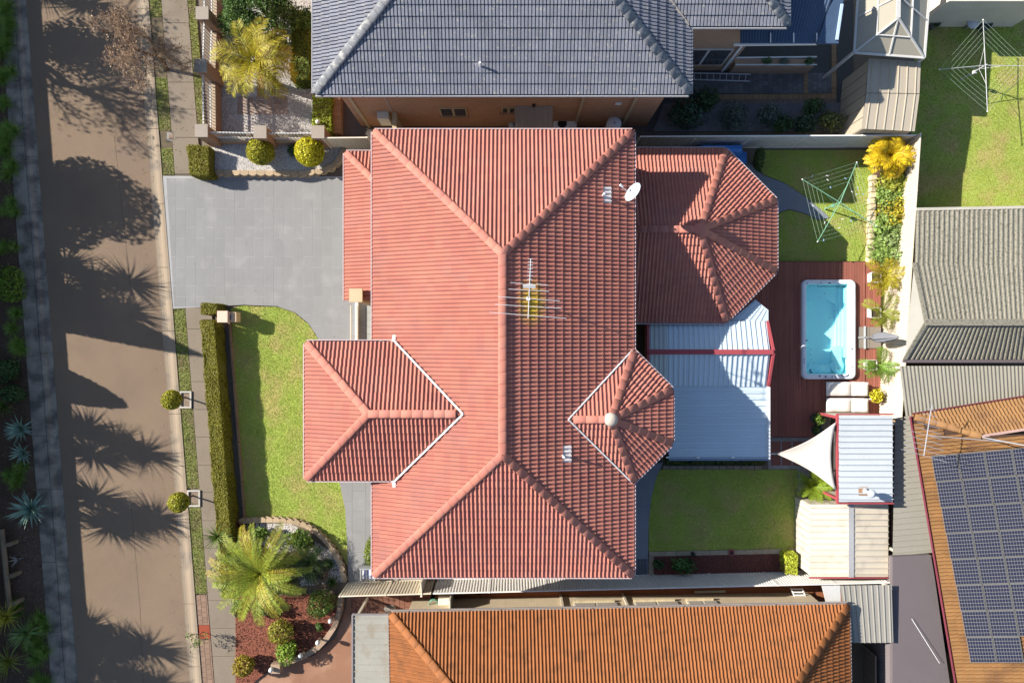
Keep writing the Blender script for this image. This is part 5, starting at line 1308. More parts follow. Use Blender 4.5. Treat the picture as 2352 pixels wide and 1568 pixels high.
for u in ((0,k_),(LB,LB-k_)): BT.cap_line((*P_(u[0],0),zB+.05), (*P_(u[1],k_),zB+SB*k_+.06), .15)
broof = BT.finish()
gutter(bh, [P_(LB,10),P_(LB,0),P_(0,0),P_(0,10)], zB, M('grey_brown_gutter', (.28,.24,.22), rough=.5))
CB = brickmat('cream_brick_b', (.56,.455,.31), (.50,.40,.27), (.38,.33,.26))
MB().prism([P_(.5,.42),P_(LB-.5,.42),P_(LB-.5,9.6),P_(.5,9.6)], 0, zB-.1).build('wall', CB, bh)
def bw(dx, w_, house=bh):
    u0 = (Vector((*U(dx,1390,1.2),0))-q0).dot(dB); p = P_(u0,.41); r = P_(u0+w_,.41)
    fr = MB().bar((*p,1.55),(*r,1.55),.06,1.3).build('window', M('cream_alu', (.55,.50,.40)), house)
    for k in range(2):
        a_ = P_(u0+.06+k*w_/2,.37); c_ = P_(u0+w_/2-.04+k*w_/2,.37); MB().bar((*a_,1.55),(*c_,1.55),.03,1.15).build('pane', M('pale_blind_glass', (.34,.31,.27), rough=.3), fr)
    for k in range(int(w_/.12)):
        a_ = P_(u0+k*.12+.06,.30); c_ = P_(u0+k*.12+.06,.42); MB().bar((*a_,.86),(*c_,.84),.11,.09).build('sill_brick', M('cream_sill', (.46,.38,.24), island=.12), fr)
for dx, w_ in ((1318,1.9),(1458,1.9),(1580,1.3)): bw(dx, w_)
for dx in (1292,1440):
    u0 = (Vector((*U(dx,1390,1.2),0))-q0).dot(dB); a_ = P_(u0,.36); MB().box(a_[0]-.05,a_[1]-.03,.05,a_[0]+.05,a_[1]+.05,zB-.1).build('downpipe', M('cream_pipe_b', (.48,.42,.33)), bh)
cp = thing('cream_carport', 'cream ribbed carport roof left of the orange-tiled house', 'carport', U3(850,1500,0))
CPM = M('carport_sheet', (.26,.25,.215), rough=.6, var=.10, s1=1.0, s2=14, tint=(.22,.19,.15), tamt=.3, ts=2.0)
rib_sheets(cp, *[Vector(U3(*q)) for q in ((812,1411,2.4),(812,1640,2.4),(900,1640,2.5),(900,1411,2.5))], mat=CPM, pitch=.30, ribw=.03, ribh=.03)
MB().bar(U3(810,1411,2.38), U3(810,1640,2.38), .07, .14).bar(U3(809,1410,2.4), U3(902,1410,2.45), .05, .10).build('fascia', M('dark_fascia', (.20,.18,.18)), cp)
for p in ((818,1420),(818,1560)):
    q = U(*p,2.3); MB().box(q[0]-.05,q[1]-.05,0,q[0]+.05,q[1]+.05,2.35).build('post', CREAMS, cp)
c2 = thing('grey_carport', 'pale ribbed carport roof right of the orange-tiled house', 'carport', U3(2000,1400,0))
rib_sheets(c2, *[Vector(U3(*q)) for q in ((1945,1475,2.3),(2052,1475,2.3),(2048,1342,2.4),(1930,1344,2.4))], mat=M('carport_sheet_b', (.26,.245,.215), rough=.6, var=.08), pitch=.25, ribw=.03, ribh=.03)
MB().prism(UP([(1888,1345),(1930,1344),(1932,1392),(1900,1392)],2.38), 2.33, 2.37).build('roof_sheet', M('pale_sheet', (.44,.43,.41)), c2)
for p in ((1950,1468),(2045,1468),(2045,1350)):
    q = U(*p,2.2); MB().box(q[0]-.05,q[1]-.05,0,q[0]+.05,q[1]+.05,2.28).build('post', CREAMS, c2)
fence('steel_fence', U(2022,1470), U(2026,1640), 1.75, M('fence_dull_cream', (.34,.31,.26)), 'cream steel fence beside the purple-grey concrete yard', side=-1)
fence('timber_screen', U(1978,1478), U(1980,1640), 1.2, M('grey_brown_screen', (.16,.13,.11)), 'low brown screen beside the grey carport', side=-1)
# things along the side of the orange-tiled house
hs = thing('garden_hose', 'coiled green garden hose by the cream wall of the orange house', 'hose', U3(998,1385,.5))
hc = Vector(U3(996,1384,.55)); MB().tube([hc+Vector((math.cos(t)*(.17+.01*(t%2)), math.sin(t)*(.2), .012*t)) for t in np.linspace(0,18.8,46)], .018, 5).build('hose_coil', M('hose_green', (.12,.30,.22), rough=.5), hs)
tk = thing('water_box', 'pale service box between hose and gate by the orange house', 'box', U3(1020,1382,0)); c = U(1021,1382,.8); bevel(MB().box(c[0]-.28,c[1]-.18,.05,c[0]+.24,c[1]+.2,.75).build('casing', M('cream_box', (.6,.55,.46)), tk), .02)
gp = thing('cream_gate', 'thin cream gate across the red side yard', 'gate', U3(1037,1390,0)); c = U(1036,1382,1.0); MB().box(c[0]-.03,c[1]-.5,.05,c[0]+.03,c[1]+.35,1.75).build('gate_leaf', FCR, gp)
pl = thing('timber_plank', 'pale plank lying in the red side yard by the bottom fence', 'plank', U3(1640,1358,.1)); MB().bar(U3(1595,1359,.1), U3(1666,1357,.1), .10, .05).build('plank', M('pale_timber', (.42,.36,.24)), pl)
rk = thing('white_rack', 'white wire rack lying by the grey carport', 'rack', U3(1838,1375,.2))
for k in range(6):
    a_ = U3(1818+k*3,1352+k*7,.5); c_ = U3(1842+k*3,1352+k*7,.5); MB().bar(a_, c_, .05, .03).build('bar', WHITES, rk)
MB().bar(U3(1816,1350,.48), U3(1836,1392,.48), .05, .03).bar(U3(1842,1350,.48), U3(1860,1392,.48), .05, .03).build('side_rail', WHITES, rk)
rc = thing('concrete_block', 'flat grey rock at the edge of the red paving', 'rock', U3(895,1395,.1)); mb = MB().sphere((0,0,0),1,8); c = U(895,1398,.2); mb.v = [(c[0]+v[0]*.28+.05*v[1], c[1]+v[1]*.16, .12+v[2]*.12) for v in mb.v]; mb.build('rock', M('grey_rock', (.24,.21,.18), var=.25), rc)
# ================================================================ planting and small things: street side
HEDGE = leafmat('hedge_leaf', (.22,.20,.02), island=.28, hue=.03)
HEDC = M('hedge_core', (.11,.105,.015), var=.3)
BOXL = leafmat('box_leaf', (.33,.31,.022), island=.45, hue=.03)
BOXY = leafmat('golden_box_leaf', (.52,.47,.02), island=.45, hue=.03)
DKG = leafmat('dark_leaf', (.05,.10,.03), island=.45, hue=.04)
MIDG = leafmat('mid_leaf', (.075,.13,.025), island=.45, hue=.04)
LIME = leafmat('lime_leaf', (.20,.32,.03), island=.4, hue=.03)
PALMY = leafmat('palm_leaf', (.16,.19,.022), island=.4, hue=.05)
PALMG = leafmat('gold_palm_leaf', (.30,.24,.018), island=.35, hue=.05)
AGAVE = leafmat('agave_leaf', (.24,.36,.28), island=.25, hue=.02)
YUC = leafmat('yucca_leaf', (.12,.17,.035), island=.35, hue=.03)
BARK = M('bark', (.12,.08,.05), var=.2)
GLOBE = M('globe_light', (.62,.62,.60), rough=.35)
def hedge(label, corners, h, mat=HEDGE, n=900, z0=.05, size=.04, cat='hedge', group=None, seed=0, lump=.05):
    """corners: world quad; leaves over a solid core"""
    c = [Vector((*p,0)) for p in corners]; t = thing('hedge', label, cat, (c[0].x, c[0].y, 0), group)
    cen = sum(c, Vector())/4; MB().prism([(p.x+(cen.x-p.x)*.04+0, p.y+(cen.y-p.y)*.04) for p in c], z0, h-.05).build('hedge_core', HEDC, t)
    r = np.random.default_rng(seed+77); out = []
    quads = [([Vector((p.x,p.y,h)) for p in c], Vector((0,0,1)))]
    for k in range(4):
        a, b = c[k], c[(k+1)%4]; d = (b-a).normalized(); quads.append(([Vector((a.x,a.y,z0)),Vector((b.x,b.y,z0)),Vector((b.x,b.y,h)),Vector((a.x,a.y,h))], Vector((d.y,-d.x,0))))
    ar = sum((c[(k+1)%4]-c[k]).cross(c[k]-cen).z for k in range(4)); sg = 1 if ar < 0 else -1
    for i, (q, nn) in enumerate(quads):
        if i: nn = nn*(-sg) if (q[0]+q[1])/2 == 0 else nn
        A = (q[1]-q[0]).length*(q[3]-q[0]).length; m = int(A*n); u = r.random((m,1)); v = r.random((m,1)); Q_ = np.array([list(p) for p in q])
        P = (Q_[0]*(1-u)+Q_[1]*u)*(1-v)+(Q_[3]*(1-u)+Q_[2]*u)*v
        nz_ = np.array(list(nn)); mid = Q_.mean(0)-np.array([cen.x,cen.y,(h+z0)/2]); nz_ = nz_ if nz_@mid > 0 else -nz_
        wob = lump*(np.sin(P[:,:1]*4.3+P[:,1:2]*2.1)+np.sin(P[:,1:2]*5.7-P[:,2:]*3))*.5
        P = P+nz_*(wob-.06*r.random((m,1))+.02); out.append(leaf_quads(P, unit(nz_+r.normal(size=(m,3))*.6), size, .6, r))
    obj_np('foliage', np.concatenate(out), mat, t); return t
hq = lambda y0, y1, o0=89, o1=121, h=1.0: [U(rl(y0)+o0,y0,h), U(rl(y1)+o0,y1,h), U(rl(y1)+o1,y1,h), U(rl(y0)+o1,y0,h)]
hedge('long clipped hedge between the footpath and the front lawn', hq(737,1374), 1.0, seed=1, n=2600, size=.026)
hedge('short hedge block next to the letterbox pillar', [U(462,697,1.0),U(462,721,1.0),U(498,721,1.0),U(498,697,1.0)], 1.02, seed=2, n=2400, size=.026)
hedge('hedge block at the driveway corner below the brick pillar', [U(429,335,.95),U(436,402,.95),U(480,402,.95),U(478,335,.95)], .95, seed=3, n=2400, size=.026)
hedge('dark green hedge left of the grey-roofed house beside the palm', [U(668,25,1.1),U(668,183,1.1),U(710,183,1.1),U(710,25,1.1)], 1.1, mat=leafmat('hedge_green', (.15,.20,.03), island=.45), seed=4, n=900)
hedge('bright hedge strip beside the low brick wall', [U(718,217,.9),U(718,302,.9),U(760,302,.9),U(760,217,.9)], .9, mat=leafmat('hedge_bright', (.30,.35,.03), island=.45), seed=5, n=900)
# concrete mowing edge
ed = thing('lawn_edging', 'thin concrete edge between hedge and front lawn', 'edging', U3(545,960,0))
for k in range(10):
    y0, y1 = 742+k*45.5, 742+(k+1)*45.5-1; MB().bar(U3(rl(y0)+157,y0,.09), U3(rl(y1)+157,y1,.09), .09, .16).build('edging_piece', M('edging_concrete', (.24,.16,.10), var=.2), ed)
# letterbox pillar
lb = thing('letterbox_pillar', 'cream letterbox pillar between hedge and lawn', 'letterbox', U3(520,727,0))
c = U(512,727,1.1); MB().box(c[0]-.22,c[1]-.22,.05,c[0]+.22,c[1]+.22,1.0).build('pillar', M('pillar_pink', (.50,.36,.27), var=.1), lb); bevel(MB().box(c[0]-.26,c[1]-.25,1.002,c[0]+.20,c[1]+.25,1.09).build('cap', M('cap_pink', (.58,.43,.33), var=.06), lb), .015)
MB().box(c[0]+.222,c[1]-.22,.45,c[0]+.50,c[1]+.2,.92).build('letterbox', M('letterbox_tan', (.46,.33,.21)), lb); MB().box(c[0]+.24,c[1]-.12,.922,c[0]+.28,c[1]+.1,.93).build('slot', NAVY, lb)
# verge topiary in square planters
def topiary(c, zc, r, label, mat, n=2600, z0=.05, group=None, seed=0, size=.035):
    t = thing('topiary_ball', label, 'topiary', (*c,0), group)
    mb = MB().sphere((*c,zc), r*.86, 10); mb.build('core', HEDC, t, True)
    obj_np('foliage', leaf_blob((*c,zc), (r,r,r*.95), n, size, shell=.12, lump=.05, aspect=.65, seed=seed), mat, t)
    MB().tube([(*c,z0),(*c,zc-r*.8)], [.04,.03], 7).build('stem', BARK, t); return t
c1, c2_ = U(393,918,1.36), U(411,1153,1.36)
topiary(c1, 1.36, .43, 'topiary ball tree on the verge nearer the driveway', BOXL, seed=1); topiary(c2_, 1.36, .43, 'topiary ball tree on the verge further from the driveway', BOXL, seed=2)
for k, (x0,y0,x1,y1) in enumerate(((413,898,440,937),(430,1125,460,1163))):
    t = thing('tree_surround', ['pale timber square around the topiary nearer the driveway','pale timber square around the topiary further from the driveway'][k], 'planter', U3((x0+x1)/2,(y0+y1)/2,.1))
    a, b = U(x0,y1,.12), U(x1,y0,.12); w = .07
    for q in ((a[0],a[1],b[0],a[1]+w),(a[0],b[1]-w,b[0],b[1]),(a[0],a[1]+w+.002,a[0]+w,b[1]-w-.002),(b[0]-w,a[1]+w+.002,b[0],b[1]-w-.002)): MB().box(q[0],q[1],.03,q[2],q[3],.15).build('side', M('pale_sleeper', (.40,.37,.33), var=.15), t)
    MB().box(a[0]+w,a[1]+w,.03,b[0]-w,b[1]-w,.09).build('gravel_fill', M('brown_gravel', (.20,.15,.11), var=.4, s1=6, s2=50, bump=1.0, bs=40), t)
# service pit
mt = thing('service_pit', 'small concrete service pit cover on the verge', 'pit cover', U3(392,314,.1)); a, b = U(383,324,.1), U(402,304,.1)
MB().box(*a,.03,*b,.09).build('surround', M('pale_concrete',(.3,.28,.26)), mt); MB().box(a[0]+.09,a[1]+.09,.091,b[0]-.09,b[1]-.09,.10).build('lid', M('pit_lid', (.22,.15,.11), var=.2), mt)
# bare street tree
def branchy(label, base, h, spread, mat_leaf=None, nleaf=0, twig=4, seed=0, name='street_tree', bark=BARK, leafsize=.06, r0=.10, clump=.35, levels=4, lean=(0,0), cat='tree'):
    r = random.Random(seed); t = thing(name, label, cat, (*base,0)); mb = MB(); tips = []
    def grow(p, d, l, rad, lev):
        q = p+d*l; m = p.lerp(q,.5)+Vector((r.uniform(-1,1),r.uniform(-1,1),r.uniform(-.5,.5)))*l*.07
        mb.tube([p,m,q], [rad,rad*.85,rad*.7], 5 if lev > 1 else 8, cap=False)
        if lev >= levels: tips.append(q); return
        if lev >= 2: tips.append(m)
        for k in range(r.choice((2,3)) if lev else 4):
            a = r.uniform(0,6.28); e = spread*r.uniform(.5,1.1); side = d.orthogonal().normalized(); side.rotate(Matrix.Rotation(a,3,d)); nd = (d*math.cos(e)+side*math.sin(e)); nd.z += .12; grow(q, nd.normalized(), l*r.uniform(.6,.85), rad*.62, lev+1)
    grow(Vector((*base,0)), Vector((lean[0],lean[1],1)).normalized(), h*.34, r0, 0)
    mb.build('trunk', bark, t)
    if twig:
        out = []
        for p in tips:
            for _ in range(twig):
                d = Vector((r.gauss(0,1),r.gauss(0,1),r.gauss(.2,.7))).normalized()*r.uniform(.15,.5)*h/5; s = d.orthogonal().normalized()*.007; q = p+d
                out.append([p-s,p+s,q+s*.3,q-s*.3])
                for _ in range(2):
                    e = d.normalized()+Vector((r.gauss(0,.8),r.gauss(0,.8),r.gauss(0,.6))); e = e.normalized()*r.uniform(.08,.22); p2 = p.lerp(q,r.uniform(.3,1)); s2 = e.orthogonal().normalized()*.005; out.append([p2-s2,p2+s2,p2+e+s2*.3,p2+e-s2*.3])
        obj_np('twigs', np.array([[list(v) for v in q] for q in out]), M('twig_bark', (.30,.20,.13), var=.2, island=.3), t)
    if mat_leaf:
        g = np.random.default_rng(seed); P = np.array([list(p) for p in tips]); n = nleaf; C = P[g.integers(0,len(P),n)]+g.normal(size=(n,3))*clump
        obj_np('crown', leaf_quads(C, unit(g.normal(size=(n,3))+np.array([0,0,.6])), leafsize, .5, g), mat_leaf, t)
    return t
branchy('leafless street tree with brown twigs on the verge at the top left', U(386,162), 3.9, .66, leafmat('dry_leaf', (.26,.17,.10), island=.4), 1300, twig=9, seed=12, leafsize=.045, r0=.09, levels=5, clump=.18, lean=(.16,.10))
sp = branchy('tiny sapling in the red mulch square of the paved verge', U(467,1449), 1.25, .75, LIME, 130, twig=1, seed=5, name='sapling', r0=.02, levels=3, clump=.08, leafsize=.05)
# ---- raised gravel bed with scalloped blocks
SAND = M('sandstone_block', (.36,.27,.175), rough=.9, var=.14, s1=1.5, s2=20, bump=.5, bs=50, island=.12)
def block_mesh(w, d, h):
    pts = [(-w/2,d),(-w/2,.05),(-w*.32,.0),(-w*.12,-.028),(w*.12,-.028),(w*.32,0),(w/2,.05),(w/2,d)]
    return MB().prism(pts, 0, h).mesh('block', SAND)
def block_wall(label, path, h, w=.27, d=.2, courses=2, z0=.08, flip=False, wob=0.0):
    pts = [Vector((*p,0)) for p in path]; t = thing('retaining_wall', label, 'retaining wall', pts[0]); me = block_mesh(w-.006, d, h/courses-.006); rr = random.Random(2)
    seg = [(pts[i+1]-pts[i]).length for i in range(len(pts)-1)]; tot = sum(seg); n = int(tot/w)
    for cse in range(courses):
        for k in range(n):
            s = (k+.5+.5*(cse%2))*tot/n
            if s > tot: continue
            i = 0; q = s
            while i < len(seg)-1 and q > seg[i]: q -= seg[i]; i += 1
            p = pts[i].lerp(pts[i+1], q/seg[i]); dd = (pts[i+1]-pts[i]).normalized(); a = math.atan2(dd.y, dd.x)+(math.pi if flip else 0)
            o = link('block', me, t); o.matrix_parent_inverse = Matrix.Translation(-pts[0])
            o.matrix_basis = Matrix.Translation((p.x,p.y,z0+cse*h/courses+rr.uniform(0,.006))) @ Matrix.Rotation(a+rr.uniform(-wob,wob),4,'Z') @ Matrix.Translation((0,.015*cse,0))
    return t
block_wall('scalloped sandstone edging of the white gravel bed by the driveway', UP([(487,403),(560,404),(640,405),(700,405),(735,401),(762,391),(780,377),(792,356)],.3), .34, w=.36)
block_wall('sandstone edging around the palm bed at the lower front corner', UP([(556,1190),(600,1187),(640,1187),(680,1192),(706,1200),(730,1215),(750,1233),(768,1255),(782,1278),(791,1300),(797,1335)],.2)[::-1], .22, w=.30, wob=.05)
cb1, cb2 = U(598,348,1.05), U(711,349,1.12)
topiary(cb1, 1.05, .58, 'olive topiary ball on the white gravel bed, left of the pair', BOXL, n=4200, z0=.3, seed=3, size=.04)
topiary(cb2, 1.12, .63, 'brighter yellow topiary ball on the white gravel bed, nearer the garage', BOXY, n=4800, z0=.3, seed=4, size=.04)
bush('shrub', 'small dark shrub behind the brighter gravel-bed topiary', 'shrub', (*U(672,345,.6),.55), (.24,.24,.3), DKG, 500, .04, seed=6)
# ---- brick front fence of the top neighbour
BWALL = brickmat('fence_brick', (.36,.19,.115), (.30,.155,.09), (.36,.28,.2)); CAPC = M('pillar_cap', (.27,.23,.19), var=.12); PICK = M('picket_white', (.52,.51,.49), rough=.45)
ff = thing('brick_fence', 'brick front fence with white pickets and square capped pillars', 'fence', U3(495,150,0))
def pillar(x, y, h=1.85, w=.24):
    MB().box(x-w,y-w,.03,x+w,y+w,h-.08).build('pillar', BWALL, ff); MB().box(x-w-.03,y-w-.03,h-.078,x+w+.03,y+w+.03,h).build('pillar_cap', CAPC, ff)
pls = [U(464,30,1.85), U(460,151,1.85), U(462,300,1.85)]; pls2 = [U(597,303,1.85), U(730,303,1.85)]
for p in pls+pls2: pillar(*p)
def bay(a, b):
    a = Vector((*a,0)); b = Vector((*b,0)); d = (b-a).normalized(); a += d*.27; b -= d*.27; nrm = Vector((-d.y,d.x,0))
    MB().bar(a+Vector((0,0,.36)), b+Vector((0,0,.36)), .23, .66).build('brick_base', BWALL, ff)
    for z in (.92,1.62): MB().bar(a+Vector((0,0,z)), b+Vector((0,0,z)), .05, .05).build('rail', PICK, ff)
    n = int((b-a).length/.13)
    for k in range(n):
        p = a.lerp(b,(k+.5)/n); MB().box(p.x-.012,p.y-.012,.70,p.x+.012,p.y+.012,1.72).build('picket', PICK, ff)
bay((pls[0][0],pls[0][1]+4), pls[0]); bay(pls[0],pls[1]); bay(pls[1],pls[2]); bay(pls[2],pls2[0]); bay(pls2[0],pls2[1])
lw = thing('brick_wall', 'low brick wall beside the bright hedge strip', 'wall', U3(772,260,0))
a, b = U(762,306,.5), U(782,214,.5); MB().box(*a,.02,*b,.45).build('wall_core', BWALL, lw)
k = a[1]
while k < b[1]-.1: MB().box(a[0]-.01,k+.004,.452,b[0]+.01,k+.106,.50).build('coping_brick', M('coping_brick', (.34,.19,.10), island=.15, var=.12), lw); k += .11
# brick strip paving in the gravel court
bk = setp(MB().prism(UP([(545,222),(660,222),(660,263),(545,263)],.07), .03, .066).build('brick_paving', M('pale_joint', (.3,.27,.24))), kind='structure')
pave(bk, UP([(545,222),(660,222),(660,263),(545,263)],.08), .40, .22, .03, .078, .03, M('pinkish_paver', (.27,.19,.15), island=.15, var=.15), 'paver', stag=.5)
pave(bk, UP([(590,40),(606,40),(606,222),(590,222)],.08), .11, .24, .01, .078, .03, M('coping_brick', (.34,.19,.10)), 'brick')
# palm, conifer in the court
def palm(label, c, zc, n, L, leaf, mat, el=(-15,75), droop=1.5, nl=30, lw=.035, seed=0, trunk=.14, z0=.05, name='palm', cat='palm', vee=.35):
    t = thing(name, label, cat, (*c,0)); MB().tube([(*c,z0),(c[0]+.03,c[1]-.02,zc*.5),(*c,zc)], [trunk*1.15,trunk,trunk*.9], 10).build('trunk', BARK, t)
    F = fronds((*c,zc), n, L, leaf, el, droop, nl, lw, seed, vee); obj_np('crown', F, mat, t); return t
palm('yellow-green feather palm in the white gravel court', U(588,143,2.6), 2.6, 30, 1.85, .50, leafmat('court_palm', (.33,.27,.016), island=.4, hue=.05), droop=1.9, seed=2, nl=40, lw=.032)
ct = thing('conifer', 'dark green spreading conifer at the top edge beside the palm', 'tree', U3(600,40,0)); cc = U(590,2,2.6)
MB().tube([(*cc,0),(*cc,2.6)], [.14,.08], 8).build('trunk', BARK, ct)
rr = np.random.default_rng(3); Q_ = []
for k in range(60):
    a = rr.uniform(0,6.28); q = math.sqrt(rr.random()); cx3, cy3 = cc[0]+math.cos(a)*q*1.95, cc[1]+.15+math.sin(a)*q*1.45; z3 = 2.9-1.7*q*q+rr.uniform(-.2,.2); Q_.append(leaf_blob((cx3,cy3,z3), (.42,.42,.30), 420, .06, shell=.4, lump=.3, aspect=.35, seed=k))
obj_np('crown', np.concatenate(Q_), leafmat('conifer_leaf', (.085,.15,.03), island=.5, hue=.05), ct)
for k, (dx, dy, h, lbl) in enumerate(((682,45,1.3,'white globe light on the dark hedge'),(730,280,1.05,'white globe light on the bright hedge strip'))):
    c = U(dx,dy,h); t = thing('garden_light', lbl, 'light', (*c,0)); MB().sphere((*c,h), .10, 10).build('globe', GLOBE, t, True); MB().tube([(*c,.05),(*c,h-.08)], .025, 6).build('post', CAPC, t)
# ---- palm bed
palm('large feather palm at the lower front corner', U(596,1317,1.7), 1.6, 42, 2.3, .32, leafmat('big_palm', (.28,.32,.035), island=.4, hue=.06), el=(-14,74), droop=1.5, seed=8, nl=54, lw=.024, trunk=.22, z0=.15)
_bp = [o for o in bpy.data.objects if o.get('label') == 'large feather palm at the lower front corner'][0]
obj_np('old_fronds', fronds((*U(596,1317,1.7),1.62), 11, 2.25, .32, (20,58), 1.7, 50, .022, 77, .3), leafmat('gold_frond', (.40,.31,.03), island=.35, hue=.05), _bp)
def rosette(label, c, zc, n, L, w, mat, el=(5,85), droop=.4, seed=0, name='yucca', cat='plant', trunk=.05, group=None, z0=.05, heads=None):
    t = thing(name, label, cat, (*c,0), group); hs_ = heads or [(0,0,zc)]
    mb = MB()
    for hx, hy, hz_ in hs_: mb.tube([(*c,z0),(c[0]+hx*.6,c[1]+hy*.6,hz_*.55),(c[0]+hx,c[1]+hy,hz_)], [trunk*1.2,trunk,trunk*.9], 7)
    mb.build('stem', BARK, t)
    obj_np('leaves', np.concatenate([blades((c[0]+hx,c[1]+hy,hz_), n, L, w, el, droop, seed=seed+i) for i,(hx,hy,hz_) in enumerate(hs_)]), mat, t); return t
rosette('spiky yucca overhanging the footpath beside the hedge end', U(499,1231,1.35), 1.35, 62, .78, .045, YUC, (0,85), .35, seed=1)
rosette('second spiky yucca between the footpath yucca and the big palm', U(537,1266,1.3), 1.3, 62, .80, .045, leafmat('yucca_lime', (.13,.18,.03), island=.35), (0,85), .35, seed=2)
palm('dark green cycad in the shade of the big palm', U(712,1291,.55), .55, 40, .95, .17, leafmat('cycad_dark', (.05,.085,.02), island=.4), el=(0,60), droop=.9, nl=34, lw=.016, seed=6, trunk=.12, z0=.15, name='cycad', cat='cycad')
for k,(dx,dy,z,rx_,ry_,rz2,m,n,sz,lb2) in enumerate([
  (688,1237,.55,.52,.42,.35,LIME,900,.07,'bright green leafy shrub behind the big palm'),
  (600,1222,.5,.32,.30,.30,LIME,420,.07,'lime shrub beside the hedge end in the palm bed'),
  (514,1296,.8,.55,.55,.40,leafmat('fern_grey', (.22,.28,.10), island=.4),900,.06,'grey-green feathery shrub overhanging the hedge'),
  (525,1335,.75,.55,.45,.35,leafmat('fern_grey', (.22,.28,.10)),700,.06,'grey-green shrub at the lower end of the hedge'),
  (556,1392,.7,.42,.40,.4,MIDG,600,.07,'green shrub hanging over the red mulch from the palm bed'),
  (600,1392,.6,.35,.35,.35,leafmat('fern_grey', (.22,.28,.10)),450,.07,'pale fronded shrub below the big palm by the red mulch'),
  (648,1340,.5,.60,.45,.35,leafmat('olive_under', (.11,.15,.02), island=.4),900,.06,'olive groundcover shrub right of the big palm'),
  (735,1314,.28,.45,.40,.16,leafmat('dry_cover', (.21,.15,.095), island=.4),700,.045,'dry brown groundcover beside the sandstone edging')]):
    bush('shrub', lb2, 'shrub', (*U(dx,dy,z),z+.1), (rx_,ry_,rz2), m, n, sz, seed=k+20, lump=.4, shell=.7)
for k,(dx,dy,L,lb2) in enumerate([(756,1294,.38,'grassy clump by the sandstone edging, upper of two'),(762,1337,.45,'grassy clump by the front fence, lower of two'),(545,1205,.4,'red-tipped strappy plant at the hedge end')]):
    c = U(dx,dy,.3); t = thing('grass_clump', lb2, 'grass clump', (*c,.15)); obj_np('leaves', blades((*c,.18), 110, L, .022, (15,85), 1.1, seed=k+4), MIDG if k < 2 else leafmat('red_leaf', (.28,.11,.06), island=.4), t)
bush('shrub', 'green shrub half under the main eave beside the front path', 'shrub', (*U(853,1263,1.1),.95), (.32,.62,.7), leafmat('eave_shrub', (.14,.18,.018), island=.45), 1500, .045, seed=50)
# ---- red mulch bed of the bottom neighbour
for k,(dx,dy,z,r_,m,lb2) in enumerate([(736,1388,.8,.62,leafmat('ball_green', (.13,.19,.03), island=.45),'large round green shrub at the top of the red mulch bed'),(644,1448,.75,.52,leafmat('ball_olive', (.26,.24,.03), island=.45),'olive-yellow round shrub in the middle of the red mulch bed'),(658,1496,.65,.50,leafmat('ball_lime', (.20,.29,.03), island=.45),'lime round shrub at the edge of the red mulch bed'),(562,1530,.7,.48,leafmat('ball_gold', (.30,.23,.025), island=.45),'golden shrub at the bottom edge next to the footpath'),(733,1438,.3,.18,MIDG,'tiny green shrub beside the curved kerb wall')]):
    bush('shrub', lb2, 'shrub', (*U(dx,dy,z),z), (r_,r_,r_*.85), m, 1500 if r_ > .3 else 300, .05, seed=k+60, lump=.22, shell=.4)
cw_ = thing('curved_wall', 'curved concrete garden wall with round lights around the red mulch', 'wall', U3(712,1497,0))
path = UP([(782,1366),(779,1405),(768,1438),(750,1465),(728,1488),(700,1505),(664,1519),(634,1530)],.3)
for i in range(len(path)-1): MB().bar((*path[i],.17),(*path[i+1],.17),.22,.34).build('wall_length', M('wall_concrete', (.33,.23,.16), var=.12, island=.06), cw_)
c = U(634,1533,.5); MB().box(c[0]-.2,c[1]-.2,.02,c[0]+.2,c[1]+.2,.6).build('wall_pier', MATS['wall_concrete'], cw_)
for k,(dx,dy) in enumerate(((757,1428),(728,1478),(688,1508),(620,1541))):
    c = U(dx,dy,.85); t = thing('bollard_light', ['bollard light on the curved wall, nearest the bottom fence','second bollard light along the curved wall','third bollard light along the curved wall','bollard light at the lower end of the curved wall'][k], 'light', (*c,0), 'bollard lights on the curved wall')
    MB().lathe((*c,.05), [(.05,0),(.045,.55),(.09,.56),(.10,.66),(.09,.74),(.02,.78)], 12).build('body', GLOBE, t, True)
# ---- far garden strip left of the road
MB2 = [('grass_clump','tall grass clump at the top left corner',8,20,.6,70),('grass_clump','tall grass clump below the corner clump on the left border',12,60,.6,90),('grass_clump','broad grass clump level with the leafless tree shadow',10,110,.6,90),('grass_clump','grass clump where the strip narrows on the left border',8,165,.55,90),('grass_clump','bright grass clump level with the gravel bed',12,330,.6,90),('grass_clump','bright grass clump level with the driveway top',8,382,.55,80),('grass_clump','loose grass clump level with the driveway middle',14,470,.5,70),('grass_clump','small grass clump on dark mulch below the loose one',12,560,.45,60),('grass_clump','grass clump left of the pale agave',22,1100,.5,80),('grass_clump','bushy grass clump at the kerb near the bottom left',88,1440,.55,100),('grass_clump','dense grass clump at the kerb in the bottom left',80,1500,.6,130),('grass_clump','grass clump on dark mulch level with the brick pillar corner',10,225,.5,80),('grass_clump','grass clump just above the bright gravel-bed clump',12,285,.55,90),('grass_clump','grass clump below the large round border shrub',28,735,.5,80),('grass_clump','grass clump above the dark border shrub',30,795,.5,90),('grass_clump','grass clump right of the dark spiky yucca',38,1085,.45,80),('grass_clump','grass clump at the kerb in the bottom corner',95,1560,.55,110),('grass_clump','grass clump between log edging and gold yucca',40,1400,.5,80)]
